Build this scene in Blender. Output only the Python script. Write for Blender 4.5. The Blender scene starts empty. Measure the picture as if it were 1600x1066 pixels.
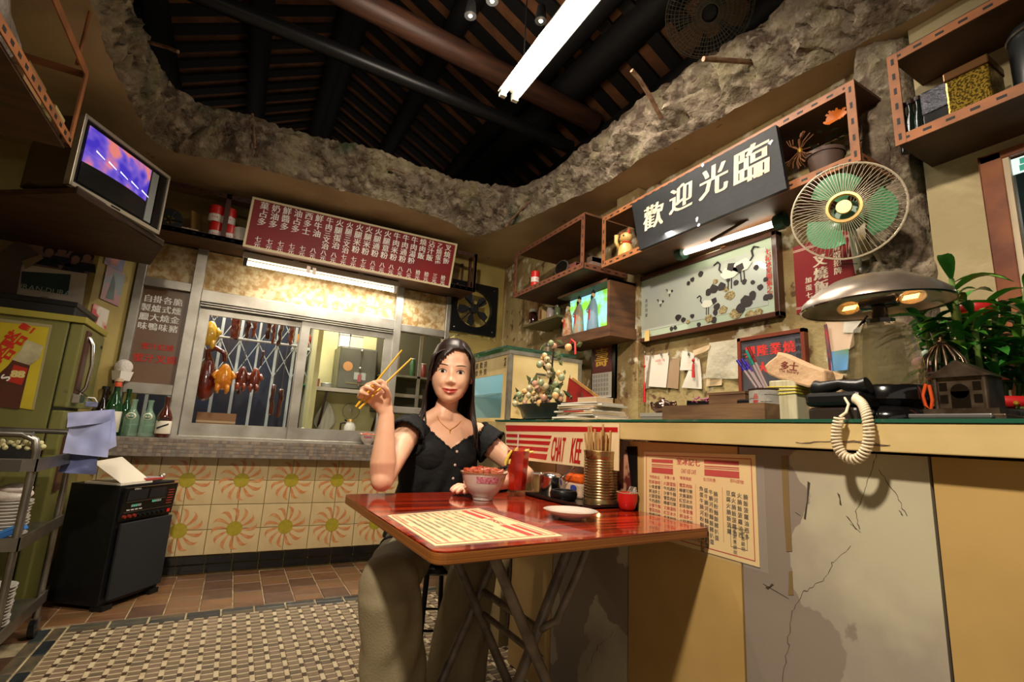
import bpy, math, random
import numpy as np
from mathutils import Vector, Matrix, noise
random.seed(7)
S = bpy.context.scene
COL = S.collection
# ---------------- camera ----------------
FPX, YAW, PITCH, ROLL = 766.77, .49983, .18897, .052233
CP = Vector((0, 0, 1.0))
_f = Vector((math.sin(YAW)*math.cos(PITCH), math.cos(YAW)*math.cos(PITCH), math.sin(PITCH)))
_r0 = Vector((math.cos(YAW), -math.sin(YAW), 0)); _u0 = _r0.cross(_f)
_r = _r0*math.cos(ROLL)+_u0*math.sin(ROLL); _u = _u0*math.cos(ROLL)-_r0*math.sin(ROLL)
cam = bpy.data.cameras.new('camera'); camo = bpy.data.objects.new('camera', cam); COL.objects.link(camo)
camo.matrix_world = Matrix(((_r.x, _u.x, -_f.x, CP.x), (_r.y, _u.y, -_f.y, CP.y), (_r.z, _u.z, -_f.z, CP.z), (0, 0, 0, 1)))
cam.sensor_width = 36; cam.lens = FPX/1600*36; cam.clip_start = .05
S.camera = camo
S.view_settings.view_transform = 'Standard'; S.view_settings.look = 'None'
S.view_settings.gamma = 1; S.view_settings.use_curve_mapping = False
S.view_settings.exposure = 0.85
def at(px, py, ax, v):
    """the room point seen at a pixel on the plane axis = v"""
    d = _r*((px-800)/FPX)+_u*((533-py)/FPX)+_f
    i = 'xyz'.index(ax); t = (v-CP[i])/d[i]
    return CP+d*t
# ---------------- world and lamps ----------------
W = bpy.data.worlds.new('world'); S.world = W; W.use_nodes = True
W.node_tree.nodes['Background'].inputs[0].default_value = (1, .84, .68, 1)
W.node_tree.nodes['Background'].inputs[1].default_value = .19
def lamp(name, kind, loc, power, col, tgt=None, size=.1, size_y=None, spot=None, blend=.3):
    l = bpy.data.lights.new(name, kind); l.energy = power; l.color = col
    if kind == 'AREA':
        l.size = size
        if size_y: l.shape = 'RECTANGLE'; l.size_y = size_y
    else: l.shadow_soft_size = size
    if spot: l.spot_size = math.radians(spot); l.spot_blend = blend
    o = bpy.data.objects.new(name, l); COL.objects.link(o); o.location = loc
    if tgt is not None: o.rotation_euler = (Vector(tgt)-Vector(loc)).to_track_quat('-Z', 'Y').to_euler()
    return o
WARM = (1, .86, .69); NEUT = (1, .93, .82)
lamp('spot_lamp_a', 'SPOT', (.84, 1.95, 3.12), 75, WARM, (.6, 2.3, 0), .02, spot=128, blend=.6)
lamp('spot_lamp_b', 'SPOT', (1.12, 1.88, 3.12), 26, WARM, (1.0, 1.2, 0), .02, spot=130, blend=.5)
lamp('spot_lamp_front', 'SPOT', (-.35, .25, 2.6), 150, WARM, (1.2, 1.9, .8), .07, spot=110, blend=.7)
lamp('tube_light', 'AREA', (1.155, 1.65, 2.84), 9, NEUT, (1.155, 1.65, 0), .06, 1.2)
lamp('window_tube_light', 'AREA', (.62, 3.80, 2.065), 7, NEUT, (.6, 4.0, 1.2), 1.1, .04)
lamp('picture_tube_light', 'AREA', (1.93, 1.62, 2.03), 5, NEUT, (2.0, 1.62, 1.2), .04, .8)
lamp('kitchen_light', 'AREA', (.7, 4.6, 2.5), 26, NEUT, (.7, 4.6, 0), .5, .5)
lamp('alcove_fill', 'AREA', (-.1, 4.38, 2.4), 16, NEUT, (-.1, 4.5, 0), .5, .3)  # added fill to brighten the gate alcove, no fixture hangs there
lamp('roof_fill', 'AREA', (.7, 2.0, 2.98), 5, WARM, (.5, 3.0, 5), .5, .5)  # added upward fill for the dark roof timbers, not a lamp of the room
lamp('dome_bulb_light', 'POINT', (1.45, .606, 1.40), .5, (1, .7, .4), size=.03)
lamp('cabinet_light', 'POINT', (1.55, 2.62, 1.40), 1.2, (.8, .97, 1), size=.04)
# ---------------- materials ----------------
MATS = {}
def lin(c):
    return tuple((x/255/12.92 if x/255 <= .04045 else ((x/255+.055)/1.055)**2.4) for x in c)
def mat(name, c, rough=.6, metal=0, c2=None, sc=6, det=6, bump=0, bsc=None, emit=0, trans=0, ior=1.45, lo=.35, hi=.65,
        stretch=None, coat=0, alpha=1, kind='noise', sheen=0, sss=0):
    if name in MATS: return MATS[name]
    m = bpy.data.materials.new(name); m.use_nodes = True; MATS[name] = m
    nt = m.node_tree; N = nt.nodes; L = nt.links; b = N['Principled BSDF']
    b.inputs['Base Color'].default_value = (*lin(c), 1)
    b.inputs['Roughness'].default_value = rough; b.inputs['Metallic'].default_value = metal
    b.inputs['Transmission Weight'].default_value = trans; b.inputs['IOR'].default_value = ior
    b.inputs['Coat Weight'].default_value = coat; b.inputs['Alpha'].default_value = alpha
    b.inputs['Coat Roughness'].default_value = .05
    if sss:
        b.inputs['Subsurface Weight'].default_value = sss; b.inputs['Subsurface Radius'].default_value = (.01, .004, .002); b.inputs['Subsurface Scale'].default_value = 1
    if emit:
        b.inputs['Emission Color'].default_value = (*lin(c), 1); b.inputs['Emission Strength'].default_value = emit
    if c2 is not None or bump:
        tc = N.new('ShaderNodeTexCoord'); mp = N.new('ShaderNodeMapping'); L.new(tc.outputs['Object'], mp.inputs[0])
        if stretch: mp.inputs['Scale'].default_value = stretch
    def tex(scale, d):
        if kind == 'voro':
            t = N.new('ShaderNodeTexVoronoi'); t.inputs['Scale'].default_value = scale; L.new(mp.outputs[0], t.inputs['Vector']); return t, t.outputs['Distance']
        t = N.new('ShaderNodeTexNoise'); t.inputs['Scale'].default_value = scale; t.inputs['Detail'].default_value = d
        L.new(mp.outputs[0], t.inputs['Vector']); return t, t.outputs[0]
    if c2 is not None:
        t, out = tex(sc, det); r = N.new('ShaderNodeValToRGB'); L.new(out, r.inputs[0])
        r.color_ramp.elements[0].position = lo; r.color_ramp.elements[1].position = hi
        r.color_ramp.elements[0].color = (*lin(c), 1); r.color_ramp.elements[1].color = (*lin(c2), 1)
        L.new(r.outputs[0], b.inputs['Base Color'])
        if emit: L.new(r.outputs[0], b.inputs['Emission Color'])
    if bump:
        t2, o2 = tex(bsc or sc*3, 8); bp = N.new('ShaderNodeBump'); bp.inputs['Strength'].default_value = bump; bp.inputs['Distance'].default_value = .02
        L.new(o2, bp.inputs['Height']); L.new(bp.outputs[0], b.inputs['Normal'])
    return m
def mix3(name, c, layers, rough=.8, bump=.3, bsc=30):
    """base colour with several noise-masked stains: layers = [(colour, scale, lo, hi, seed, stretch)]"""
    m = mat(name, c, rough, c2=c, bump=bump, bsc=bsc); nt = m.node_tree; N = nt.nodes; L = nt.links; b = N['Principled BSDF']
    tc = [n for n in N if n.type == 'TEX_COORD'][0]
    prev = None
    for (cc, sc, lo, hi, seed, st) in layers:
        mp = N.new('ShaderNodeMapping'); L.new(tc.outputs['Object'], mp.inputs[0]); mp.inputs['Location'].default_value = (seed*3.1, seed*1.7, seed); mp.inputs['Scale'].default_value = st
        t = N.new('ShaderNodeTexNoise'); t.inputs['Scale'].default_value = sc; t.inputs['Detail'].default_value = 8; L.new(mp.outputs[0], t.inputs['Vector'])
        r = N.new('ShaderNodeMapRange'); r.inputs[1].default_value = lo; r.inputs[2].default_value = hi; L.new(t.outputs[0], r.inputs[0])
        mx = N.new('ShaderNodeMix'); mx.data_type = 'RGBA'; L.new(r.outputs[0], mx.inputs[0])
        if prev is None: mx.inputs[6].default_value = (*lin(c), 1)
        else: L.new(prev, mx.inputs[6])
        mx.inputs[7].default_value = (*lin(cc), 1); prev = mx.outputs[2]
    L.new(prev, b.inputs['Base Color']); return m
# ---------------- mesh building ----------------
class G:
    def __init__(s): s.v = []; s.f = []; s.m = []; s.mats = []
    def mi(s, m):
        if m is None: return 0
        if m not in s.mats: s.mats.append(m)
        return s.mats.index(m)
    def add(s, vs, fs, m=None):
        k = len(s.v); i = s.mi(m); s.v += [tuple(v) for v in vs]
        for f in fs: s.f.append(tuple(k+j for j in f)); s.m.append(i)
        return s
    def box(s, a, b, m=None):
        (x0, y0, z0), (x1, y1, z1) = [tuple(min(p, q) for p, q in zip(a, b)), tuple(max(p, q) for p, q in zip(a, b))]
        return s.add([(x0,y0,z0),(x1,y0,z0),(x1,y1,z0),(x0,y1,z0),(x0,y0,z1),(x1,y0,z1),(x1,y1,z1),(x0,y1,z1)],
                     [(0,3,2,1),(4,5,6,7),(0,1,5,4),(1,2,6,5),(2,3,7,6),(3,0,4,7)], m)
    def obox(s, o, ax, ay, az, m=None):
        o, ax, ay, az = map(Vector, (o, ax, ay, az))
        P = [o, o+ax, o+ax+ay, o+ay, o+az, o+ax+az, o+ax+ay+az, o+ay+az]
        return s.add(P, [(0,3,2,1),(4,5,6,7),(0,1,5,4),(1,2,6,5),(2,3,7,6),(3,0,4,7)], m)
    def tube(s, pts, r, m=None, n=8, cap=True, flat=None):
        pts = [Vector(p) for p in pts]; rs = r if isinstance(r, (list, tuple)) else [r]*len(pts)
        up = None; rings = []
        for i, p in enumerate(pts):
            t = (pts[min(i+1, len(pts)-1)]-pts[max(i-1, 0)]).normalized()
            if up is None: up = t.orthogonal().normalized() if flat is None else (Vector(flat)-t*t.dot(Vector(flat))).normalized()
            else: up = (up-t*up.dot(t)).normalized()
            w = t.cross(up); rx, ry = rs[i] if isinstance(rs[i], tuple) else (rs[i], rs[i])
            rings.append([p+up*(math.cos(a)*rx)+w*(math.sin(a)*ry) for a in [2*math.pi*k/n for k in range(n)]])
        V = [v for R_ in rings for v in R_]; F = []
        for i in range(len(rings)-1):
            for k in range(n): F.append((i*n+k, i*n+(k+1) % n, (i+1)*n+(k+1) % n, (i+1)*n+k))
        if cap: F += [tuple(range(n))[::-1], tuple((len(rings)-1)*n+k for k in range(n))]
        return s.add(V, F, m)
    def lathe(s, prof, c=(0, 0, 0), m=None, n=28, ax=None, sq=1):
        c = Vector(c); Q = Vector((0, 0, 1)).rotation_difference(Vector(ax)).to_matrix() if ax is not None else Matrix.Identity(3)
        V = []; F = []
        for (r, z) in prof:
            for k in range(n):
                a = 2*math.pi*k/n; V.append(c+Q@Vector((r*math.cos(a), r*math.sin(a)*sq, z)))
        for i in range(len(prof)-1):
            for k in range(n): F.append((i*n+k, i*n+(k+1) % n, (i+1)*n+(k+1) % n, (i+1)*n+k))
        if abs(prof[0][0]-prof[-1][0])+abs(prof[0][1]-prof[-1][1]) < .03 and min(prof[0][0], prof[-1][0]) > .001:
            F += [((len(prof)-1)*n+k, (len(prof)-1)*n+(k+1) % n, (k+1) % n, k) for k in range(n)]; return s.add(V, F, m)
        if prof[0][0] > 1e-5: F.append(tuple(range(n))[::-1])
        if prof[-1][0] > 1e-5: F.append(tuple((len(prof)-1)*n+k for k in range(n)))
        return s.add(V, F, m)
    def ball(s, c, r, m=None, n=12, k=8, M=None):
        rx, ry, rz = r if isinstance(r, tuple) else (r, r, r); c = Vector(c); V = []; F = []
        for i in range(k+1):
            th = math.pi*i/k
            for j in range(n):
                a = 2*math.pi*j/n; p = Vector((rx*math.sin(th)*math.cos(a), ry*math.sin(th)*math.sin(a), -rz*math.cos(th)))
                V.append(c+(M@p if M is not None else p))
        for i in range(k):
            for j in range(n): F.append((i*n+j, i*n+(j+1) % n, (i+1)*n+(j+1) % n, (i+1)*n+j))
        return s.add(V, F, m)
    def poly(s, pts, th, m=None):
        """closed outline (3-D, planar) with thickness vector"""
        n = len(pts); th = Vector(th); P = [Vector(p) for p in pts]
        return s.add(P+[p+th for p in P], [tuple(range(n))[::-1], tuple(range(n, 2*n))]+[(i, (i+1) % n, n+(i+1) % n, n+i) for i in range(n)], m)
    def strip(s, ctr, w, th, m=None):
        """ribbon following centre points; w = list of half width vectors, th = thickness vector"""
        P = [Vector(c) for c in ctr]; Wv = [Vector(x) for x in w]; th = Vector(th); n = len(P)
        V = [p-q for p, q in zip(P, Wv)]+[p+q for p, q in zip(P, Wv)]; V += [v+th for v in V]
        F = []
        for i in range(n-1): F += [(i, i+1, n+i+1, n+i), (2*n+i, 3*n+i, 3*n+i+1, 2*n+i+1), (i, 2*n+i, 2*n+i+1, i+1), (n+i, n+i+1, 3*n+i+1, 3*n+i)]
        F += [(0, n, 3*n, 2*n), (n-1, 3*n-1, 4*n-1, 2*n-1)]
        return s.add(V, F, m)
def obj(name, g, m=None, parent=None, smooth=None, bev=0, sub=0, label=None, cat=None, group=None, kind=None, loc=None):
    if name in ('lettering', 'paint_chip'): kind = 'stuff'
    me = bpy.data.meshes.new(name); me.from_pydata(g.v, [], g.f)
    for x in (g.mats if g.mats else [m]):
        if x is not None: me.materials.append(x)
    if g.mats: me.polygons.foreach_set('material_index', g.m)
    import bmesh as bm_
    b = bm_.new(); b.from_mesh(me); bm_.ops.remove_doubles(b, verts=b.verts, dist=1e-5); bm_.ops.recalc_face_normals(b, faces=b.faces); b.to_mesh(me); b.free()
    o = bpy.data.objects.new(name, me); COL.objects.link(o)
    if smooth is not None:
        for p in me.polygons: p.use_smooth = True
        if smooth < 170: me.set_sharp_from_angle(angle=math.radians(smooth))
    if bev:
        d = o.modifiers.new('b', 'BEVEL'); d.width = bev; d.segments = 2; d.limit_method = 'ANGLE'; d.angle_limit = .7
    if sub:
        d = o.modifiers.new('s', 'SUBSURF'); d.levels = sub; d.render_levels = sub
    if loc is not None: o.location = loc
    if parent is not None:
        o.parent = parent; o.location = Vector(loc or (0, 0, 0))-wloc(parent)
    return tag(o, label, cat, group, kind)
def wloc(o):
    p = Vector((0, 0, 0))
    while o is not None: p += o.location; o = o.parent
    return p
def tag(o, label=None, cat=None, group=None, kind=None):
    if label: o['label'] = label
    if cat: o['category'] = cat
    if group: o['group'] = group
    if kind: o['kind'] = kind
    return o
def thing(name, loc, label, cat, group=None):
    o = bpy.data.objects.new(name, None); o.empty_display_size = .05; COL.objects.link(o); o.location = loc
    return tag(o, label, cat, group)
def dup(root, loc, rot=None, label=None, name=None, scale=None):
    def cp(o, par):
        c = o.copy(); COL.objects.link(c)
        if par is not None: c.parent = par
        for ch in list(o.children): cp(ch, c)
        return c
    c = cp(root, None); c.location = loc
    if rot is not None: c.rotation_euler = rot
    if scale: c.scale = (scale,)*3 if not isinstance(scale, tuple) else scale
    if label: c['label'] = label
    return c
# lettering: glyph outlines of Blender's own built-in font
_GL = {}
_tc = bpy.data.curves.new('glyphs', 'FONT'); _tc.resolution_u = 2; _to = bpy.data.objects.new('glyphs', _tc)
COL.objects.link(_to)
def glyph(ch):
    if ch not in _GL:
        _tc.body = ch; dg = bpy.context.evaluated_depsgraph_get(); dg.update()
        me = bpy.data.meshes.new_from_object(_to.evaluated_get(dg))
        v = [(a.co.x, a.co.y) for a in me.vertices]; f = [tuple(p.vertices) for p in me.polygons]
        _GL[ch] = (v, f, max([a[0] for a in v] or [.3])); bpy.data.meshes.remove(me)
    return _GL[ch]
def text(g, s, o, u, v, size, m, wx=1, shear=0, bold=0, center=True, adv=None):
    """flat lettering along u; o = lower-left (or centre) of the first line"""
    o, u, v = Vector(o), Vector(u).normalized(), Vector(v).normalized(); k = size; x = 0
    n = u.cross(v)
    W_ = sum((glyph(c)[2]*1.06 if adv is None else adv) if c != ' ' else .35 for c in s)*k*wx
    if center: o = o-u*(W_/2)-v*(k*.38)
    for c in s:
        if c == ' ': x += .35*k*wx; continue
        V, F, w = glyph(c)
        for bx in ([0] if not bold else [-bold, 0, bold]):
            g.add([o+u*(x+(a+bx)*k*wx+b*k*shear)+v*(b*k)+n*(.0001*bx/bold if bold else 0) for a, b in V], F, m)
        x += (w*1.06 if adv is None else adv)*k*wx
def column(g, s, o, u, v, size, m, pitch=1.05, bold=0):
    """characters stacked downwards from the centre of the first one"""
    for i, c in enumerate(s):
        if c != ' ': text(g, c, Vector(o)-Vector(v).normalized()*(i*size*pitch), u, v, size, m, bold=bold)
X, Y, Z = Vector((1, 0, 0)), Vector((0, 1, 0)), Vector((0, 0, 1))
# ---------------- the room ----------------
YB, XR, HC, XC, TZ = 3.985, 2.06, 2.56, 1.21, .775
plaster = mix3('plaster', (150, 132, 88), [((112, 84, 48), 3, .45, .62, 1, (1,1,1)), ((190, 180, 154), 10, .57, .64, 2, (1,1,1)), ((92, 66, 40), 14, .6, .66, 3, (1,1,1))], .8, .35, 40)
plaster_clean = mix3('cream_plaster', (176, 160, 120), [((140, 118, 78), 2.2, .45, .75, 4, (1,1,1)), ((110, 84, 52), 12, .66, .72, 5, (1,1,1))], .75, .15, 40)
ceilmat = mix3('slab_plaster', (184, 162, 128), [((146, 120, 90), 2, .4, .7, 6, (1,1,1)), ((95, 72, 50), 9, .68, .73, 7, (1,1,1))], .8, .12, 40)
yellowwall = mix3('yellow_wall', (158, 140, 78), [((120, 100, 50), 2.5, .4, .7, 8, (1,1,1))], .7, .1, 40)
grout = mat('grout', (172, 156, 120), .9, c2=(120, 104, 76), sc=14)
darkgrout = mat('dark_grout', (60, 52, 40), .9)
def struct(name, g, m=None, **k): return obj(name, g, m, kind='structure', **k)
FL = struct('floor', G().box((-4, -3, -.06), (3.2, 5.6, -.004)), grout)
# quarry tiles
quarry = [mat('quarry_%d' % i, c, .45, c2=d, sc=9, bump=.08, bsc=50) for i, (c, d) in enumerate([((112, 78, 50), (92, 62, 42)), ((124, 88, 54), (104, 74, 46)), ((92, 64, 44), (76, 54, 38)), ((104, 82, 52), (114, 76, 48))])]
def shared(name, g, m, bev=0):
    o = obj(name, g, m); me = o.data; bpy.data.objects.remove(o); return me
def inst(name, me, loc, parent, m=None, rot=None, scale=None, label=None, kind=None):
    o = bpy.data.objects.new(name, me); COL.objects.link(o); o.parent = parent; o.location = Vector(loc)-wloc(parent)
    if rot: o.rotation_euler = rot
    if scale: o.scale = scale
    if m is not None:
        o.material_slots[0].link = 'OBJECT'; o.material_slots[0].material = m
    if label: o['label'] = label
    if kind: o['kind'] = kind
    return o
def tile_me(name, w, d, h, m, c=.003):
    g = G(); a, b = w/2, d/2
    g.add([(-a,-b,-h),(a,-b,-h),(a,b,-h),(-a,b,-h),(-a,-b,-c),(a,-b,-c),(a,b,-c),(-a,b,-c),(-a+c,-b+c,0),(a-c,-b+c,0),(a-c,b-c,0),(-a+c,b-c,0)],
          [(0,1,5,4),(1,2,6,5),(2,3,7,6),(3,0,4,7),(4,5,9,8),(5,6,10,9),(6,7,11,10),(7,4,8,11),(8,9,10,11)])
    return shared(name, g, m)
qme = tile_me('quarry_tile', .152, .172, .008, quarry[0])
for i in range(-2, 13):
    x = -.422+.1575*i
    off = .0 if i % 2 else -.09
    for j in range(0, 6):
        y = 3.34+off+.178*j
        y0, y1 = y-.086, y+.086
        if y0 > 3.975 or y1 < 3.25: continue
        if y0 < 3.25 or y1 > 3.985:
            a, b = max(y0, 3.25), min(y1, 3.985)
            if b-a < .02: continue
            inst('floor_tile', qme, (x, (a+b)/2, random.uniform(-.001, .001)), FL, random.choice(quarry), scale=(1, (b-a)/.172, 1))
        else: inst('floor_tile', qme, (x, y, random.uniform(-.001, .001)), FL, random.choice(quarry))
for j in range(0, 11):
    for i in range(0, 3):
        x = -.74-.178*i-(.09 if j % 2 else 0)
        if j > 5 and i > 0: continue
        inst('floor_tile', qme, (x, 3.16-.1575*j, random.uniform(-.001, .001)), FL, random.choice(quarry), rot=(0, 0, math.pi/2))
# dark border bricks
slate = [mat('slate_%d' % i, c, .35, c2=d, sc=12, bump=.1) for i, (c, d) in enumerate([((38, 44, 46), (24, 28, 32)), ((84, 80, 66), (62, 60, 52)), ((52, 56, 54), (36, 42, 44)), ((92, 80, 60), (66, 60, 50))])]
bme = tile_me('border_brick', .149, .046, .006, slate[0])
for i in range(0, 17):
    for r in range(2):
        inst('border_tile', bme, (-.476+.1575*i, 3.219-.0+(-.0535 if r else 0)-.003, 0), FL, random.choice(slate))
for j in range(0, 17):
    for r in range(2):
        inst('border_tile', bme, (-.582-.0545*r, 3.14-.1575*j, 0), FL, random.choice(slate), rot=(0, 0, math.pi/2))
# mosaic field
mos = [mat('mosaic_%d' % i, c, .5, c2=d, sc=30) for i, (c, d) in enumerate([((116, 98, 72), (100, 84, 62)), ((126, 104, 80), (110, 92, 70)), ((102, 88, 68), (90, 76, 58)), ((112, 90, 72), (122, 102, 80))])]
mcream = mat('mosaic_cream', (196, 180, 148), .5, c2=(176, 158, 124), sc=20); mdark = mat('mosaic_dark', (62, 42, 28), .5)
PX, PY = .0633, .0885
mme = tile_me('mosaic_piece', .0415, .0415, .005, mos[0], .0015)
rest = G(); sm = G(); cells = []
def flat(g, x0, y0, x1, y1, m, z=0.0): g.add([(x0,y0,-.004),(x1,y0,-.004),(x1,y1,-.004),(x0,y1,-.004),(x0,y0,z),(x1,y0,z),(x1,y1,z),(x0,y1,z)], [(4,5,6,7),(0,1,5,4),(1,2,6,5),(2,3,7,6),(3,0,4,7)], m)
for i in range(0, 40):
    for j in range(0, 66):
        x = -.55+PX*i; y = 3.14-PY*.5*(j+1)
        if x > 1.7: continue
        cells.append((x, y, i, j))
def vis(x, y):
    p = Vector((x, y, 0))-CP; z = p.dot(_f)
    if z < .2: return False
    a = 800+FPX*p.dot(_r)/z; b = 533-FPX*p.dot(_u)/z
    return -20 < a < 860 and b < 1080 and x < 1.25 and not (575 < a < 660 and b > 930)
near = sorted([c for c in cells if vis(c[0], c[1])], key=lambda c: c[1])[:296]; ns = set((c[2], c[3]) for c in near)
h = PY*.5
for (x, y, i, j) in cells:
    if (i, j) in ns: inst('mosaic_tile', mme, (x+.022, y+.0165, 0), FL, random.choice(mos), scale=(1, .80, 1))
    else: flat(rest, x+.0012, y-.001, x+.0428, y+.033, random.choice(mos))
    flat(sm, x+.0012, y+.0345, x+.0428, y+.0418, mcream, -.0005)
    k = j % 2
    if k: flat(sm, x+.0445, y-.001, x+.0615, y+.0745-.02, mcream, -.0003)
    else: flat(sm, x+.0445, y+.0135, x+.0615, y+.0418, mdark, -.0006)
o = obj('mosaic_tile', rest, parent=FL, kind='stuff'); o = obj('mosaic_chip', sm, parent=FL, kind='stuff')

# ---- back wall ----
WX0, WX1, WZ0, WZ1 = -.70, 1.60, .87, 2.20      # window opening
g = G()
g.box((-1.0, YB, 0), (WX0, YB+.12, HC+.1)); g.box((WX0, YB, 0), (WX1, YB+.12, WZ0-.02)); g.box((WX0, YB, WZ1), (WX1, YB+.12, HC+.1))
g.box((WX1, YB, 0), (2.2, YB+.12, 1.84)); g.box((WX1, YB, 2.34), (2.2, YB+.12, HC+.1)); g.box((2.0, YB, 1.84), (2.2, YB+.12, 2.34))
WB = struct('wall_back', g, yellowwall)
cream_tile = mat('cream_tile', (206, 184, 138), .22, c2=(190, 168, 124), sc=5, coat=.2)
black_tile = mat('black_tile', (16, 16, 17), .15, coat=.3)
tme = tile_me('wall_tile', .1555, .1555, .008, cream_tile, .0015)
FZ = (.279, .597)
for i in range(-6, 16):
    for j in range(4):
        inst('wall_tile', tme, (-.22+.159*(i+.5), YB-.012, .199+.159*j-.0), WB, rot=(math.pi/2, 0, 0))
petal = mat('petal_print', (190, 122, 72), .3, c2=(200, 150, 100), sc=24, lo=.42, hi=.66); yolk = mat('yolk_print', (150, 138, 36), .3, c2=(168, 150, 50), sc=40)
def flower_me():
    g = G(); n = 12; yy = -.0007
    for k in range(n):
        a0 = 2*math.pi*k/n+.13; ctr = []; ws = []
        for t in range(11):
            q = t/10; r = .044+.104*q; a = a0+.22*q*q
            if q > .75: r -= .012*(q-.75)**2*16; a += (q-.75)*.5
            ctr.append((r*math.cos(a), yy, r*math.sin(a)))
            w = .0028+.0085*math.sin(min(q*1.15, 1)*math.pi*.62)**1.4
            if q > .93: w *= .6
            tn = Vector((-math.sin(a), 0, math.cos(a))); ws.append(tn*w)
        g.strip(ctr, ws, (0, .0005, 0), petal)
    g.poly([(.048*math.cos(2*math.pi*k/20), yy, .048*math.sin(2*math.pi*k/20)) for k in range(20)], (0, .0005, 0), yolk)
    return shared('printed_flower', g, None)
fme = flower_me()
for i in range(-3, 8):
    for z in FZ: inst('printed_flower', fme, (-.22+.318*i, YB-.0126, z), WB, rot=(0, .26*((i*7) % 3), 0))
bt = tile_me('base_tile', .156, .05, .008, black_tile, .0015)
for i in range(-3, 16):
    for z in (.09, .034): inst('base_tile', bt, (-.125+.159*i, YB-.013, z), WB, rot=(math.pi/2, 0, 0))
# sill with tiny mosaic facing
sillm = mat('sill_stone', (150, 144, 132), .5, c2=(112, 106, 96), sc=9, bump=.1)
SB = YB-.13
SI = struct('trim_1', G().box((-.78, SB, .752), (1.62, YB+.1, .868)), sillm, label='tiled ledge below the kitchen window')
smc = [mat('sill_chip_%d' % i, c, .4) for i, c in enumerate([(128, 112, 96), (140, 124, 106), (112, 98, 88), (120, 112, 104)])]
for i in range(95):
    for j in range(5):
        x = -.77+.025*i
        g_ = None
ch = G()
for i in range(95):
    for j in range(5):
        x = -.775+.025*i; z = .755+.0222*j
        ch.box((x, SB-.003, z), (x+.0215, SB+.001, z+.019), random.choice(smc))
        if j < 4: ch.box((x, SB+.002+.0222*j, .867), (x+.0215, SB+.021+.0222*j, .8695), random.choice(smc))
obj('ledge_chip', ch, parent=SI, kind='stuff')
# ---- aluminium window wall ----
alu = mat('aluminium', (168, 164, 154), .38, .55, c2=(140, 134, 122), sc=6, bump=.03)
mottle = mat('mottled_panel', (150, 116, 66), .55, c2=(188, 168, 128), sc=26, bump=.3, bsc=60, lo=.4, hi=.6)
brownp = mat('brown_panel', (112, 84, 60), .35, c2=(100, 74, 52), sc=3, coat=.2)
glass = mat('window_glass', (225, 235, 230), .02, trans=1, ior=1.0, alpha=.22)
def bk(px, py, y=YB): p = at(px, py, 'y', y); return p.x, p.z
WN = struct('window_1', G().box((-.70, YB-.03, .868), (-.66, YB+.05, 2.2)), alu)
def bar(x0, z0, x1, z1, y0=-.035, y1=.05, nm='window_frame', m=alu, par=None): return obj(nm, G().box((x0, YB+y0, z0), (x1, YB+y1, z1)), m, par or WN, bev=.003)
XL = -.345  # main post
bar(-.70, .868, -.65, 2.2); bar(XL-.04, .868, XL+.025, 2.2, -.045); bar(1.04, .868, 1.10, 2.2, -.045); bar(1.49, .868, 1.53, 2.2)
bar(-.65, 1.855, XL-.04, 1.915); bar(-.65, 1.14, XL-.04, 1.21); bar(XL+.025, 1.80, 1.04, 1.885, -.045); bar(1.10, 1.80, 1.49, 1.86); bar(1.10, 1.13, 1.49, 1.18)
bar(-.65, .868, 1.5, .885); bar(-.65, 2.17, 1.5, 2.2)
def panel(x0, z0, x1, z1, m, nm='panel', y=.0, th=.012): return obj(nm, G().box((x0, YB+y, z0), (x1, YB+y+th, z1)), m, WN)
panel(-.65, 1.915, XL-.04, 2.17, mottle); panel(XL+.025, 1.885, 1.04, 2.17, mottle); panel(1.10, 1.86, 1.49, 2.17, mottle)
pt = panel(-.65, 1.21, XL-.04, 1.855, brownp)
wht = mat('white_lettering', (225, 222, 212), .6); redl = mat('red_lettering', (190, 40, 30), .6)
g = G(); cols = ['自製臘味', '掛爐大鴨', '各式燒味', '脆燻金豬']
for i, s_ in enumerate(cols): column(g, s_, (-.618+.057*i, YB-.003, 1.775), X, Z, .054, wht, 1.16, bold=.03)
text(g, '蜜汁紅燒', (-.515, YB-.003, 1.455), X, Z, .045, redl, bold=.03); text(g, '蜜汁叉燒', (-.515, YB-.003, 1.375), X, Z, .06, redl, bold=.03)
obj('lettering', g, parent=WN)
panel(-.65, .885, XL-.04, 1.14, glass, 'pane', .01, .004); panel(1.10, 1.18, 1.49, 1.80, glass, 'pane', .01, .004); panel(1.10, .885, 1.49, 1.13, glass, 'pane', .01, .004)
# sliding sashes
def sash(x0, x1, y, n):
    z0, z1, w = .885, 1.765, .062
    g = G(); g.box((x0, y, z0), (x0+w, y+.025, z1)); g.box((x1-w, y, z0), (x1, y+.025, z1)); g.box((x0+w, y, z1-.045), (x1-w, y+.025, z1)); g.box((x0+w, y, z0), (x1-w, y+.025, z0+.085))
    s_ = struct('window_%d' % n, g, alu); obj('pane', G().box((x0+w, y+.01, z0+.085), (x1-w, y+.014, z1-.045)), glass, s_)
sash(-.315, .40, YB+.0, 2); sash(.345, 1.04, YB-.03, 3)
g = G()
for z in (1.768, 1.785): g.box((XL+.03, YB-.05, z), (1.04, YB+.03, z+.006))
obj('slide_track', g, alu, WN)
# ---- left wall ----
LW = struct('wall_left', G().poly([(-3.2, 3.8, 0), (-.87, 3.8, 0), (-.87, 3.8, HC+.1), (-3.2, 3.8, HC+.1)], (0, .2, 0)).poly([(-.87, 3.8, 0), (-.70, YB, 0), (-.70, YB, HC+.1), (-.87, 3.8, HC+.1)], (-.1, .1, 0))
            .box((-1.75, -.5, 0), (-1.6, 3.8, HC+.1)), yellowwall)
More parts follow.
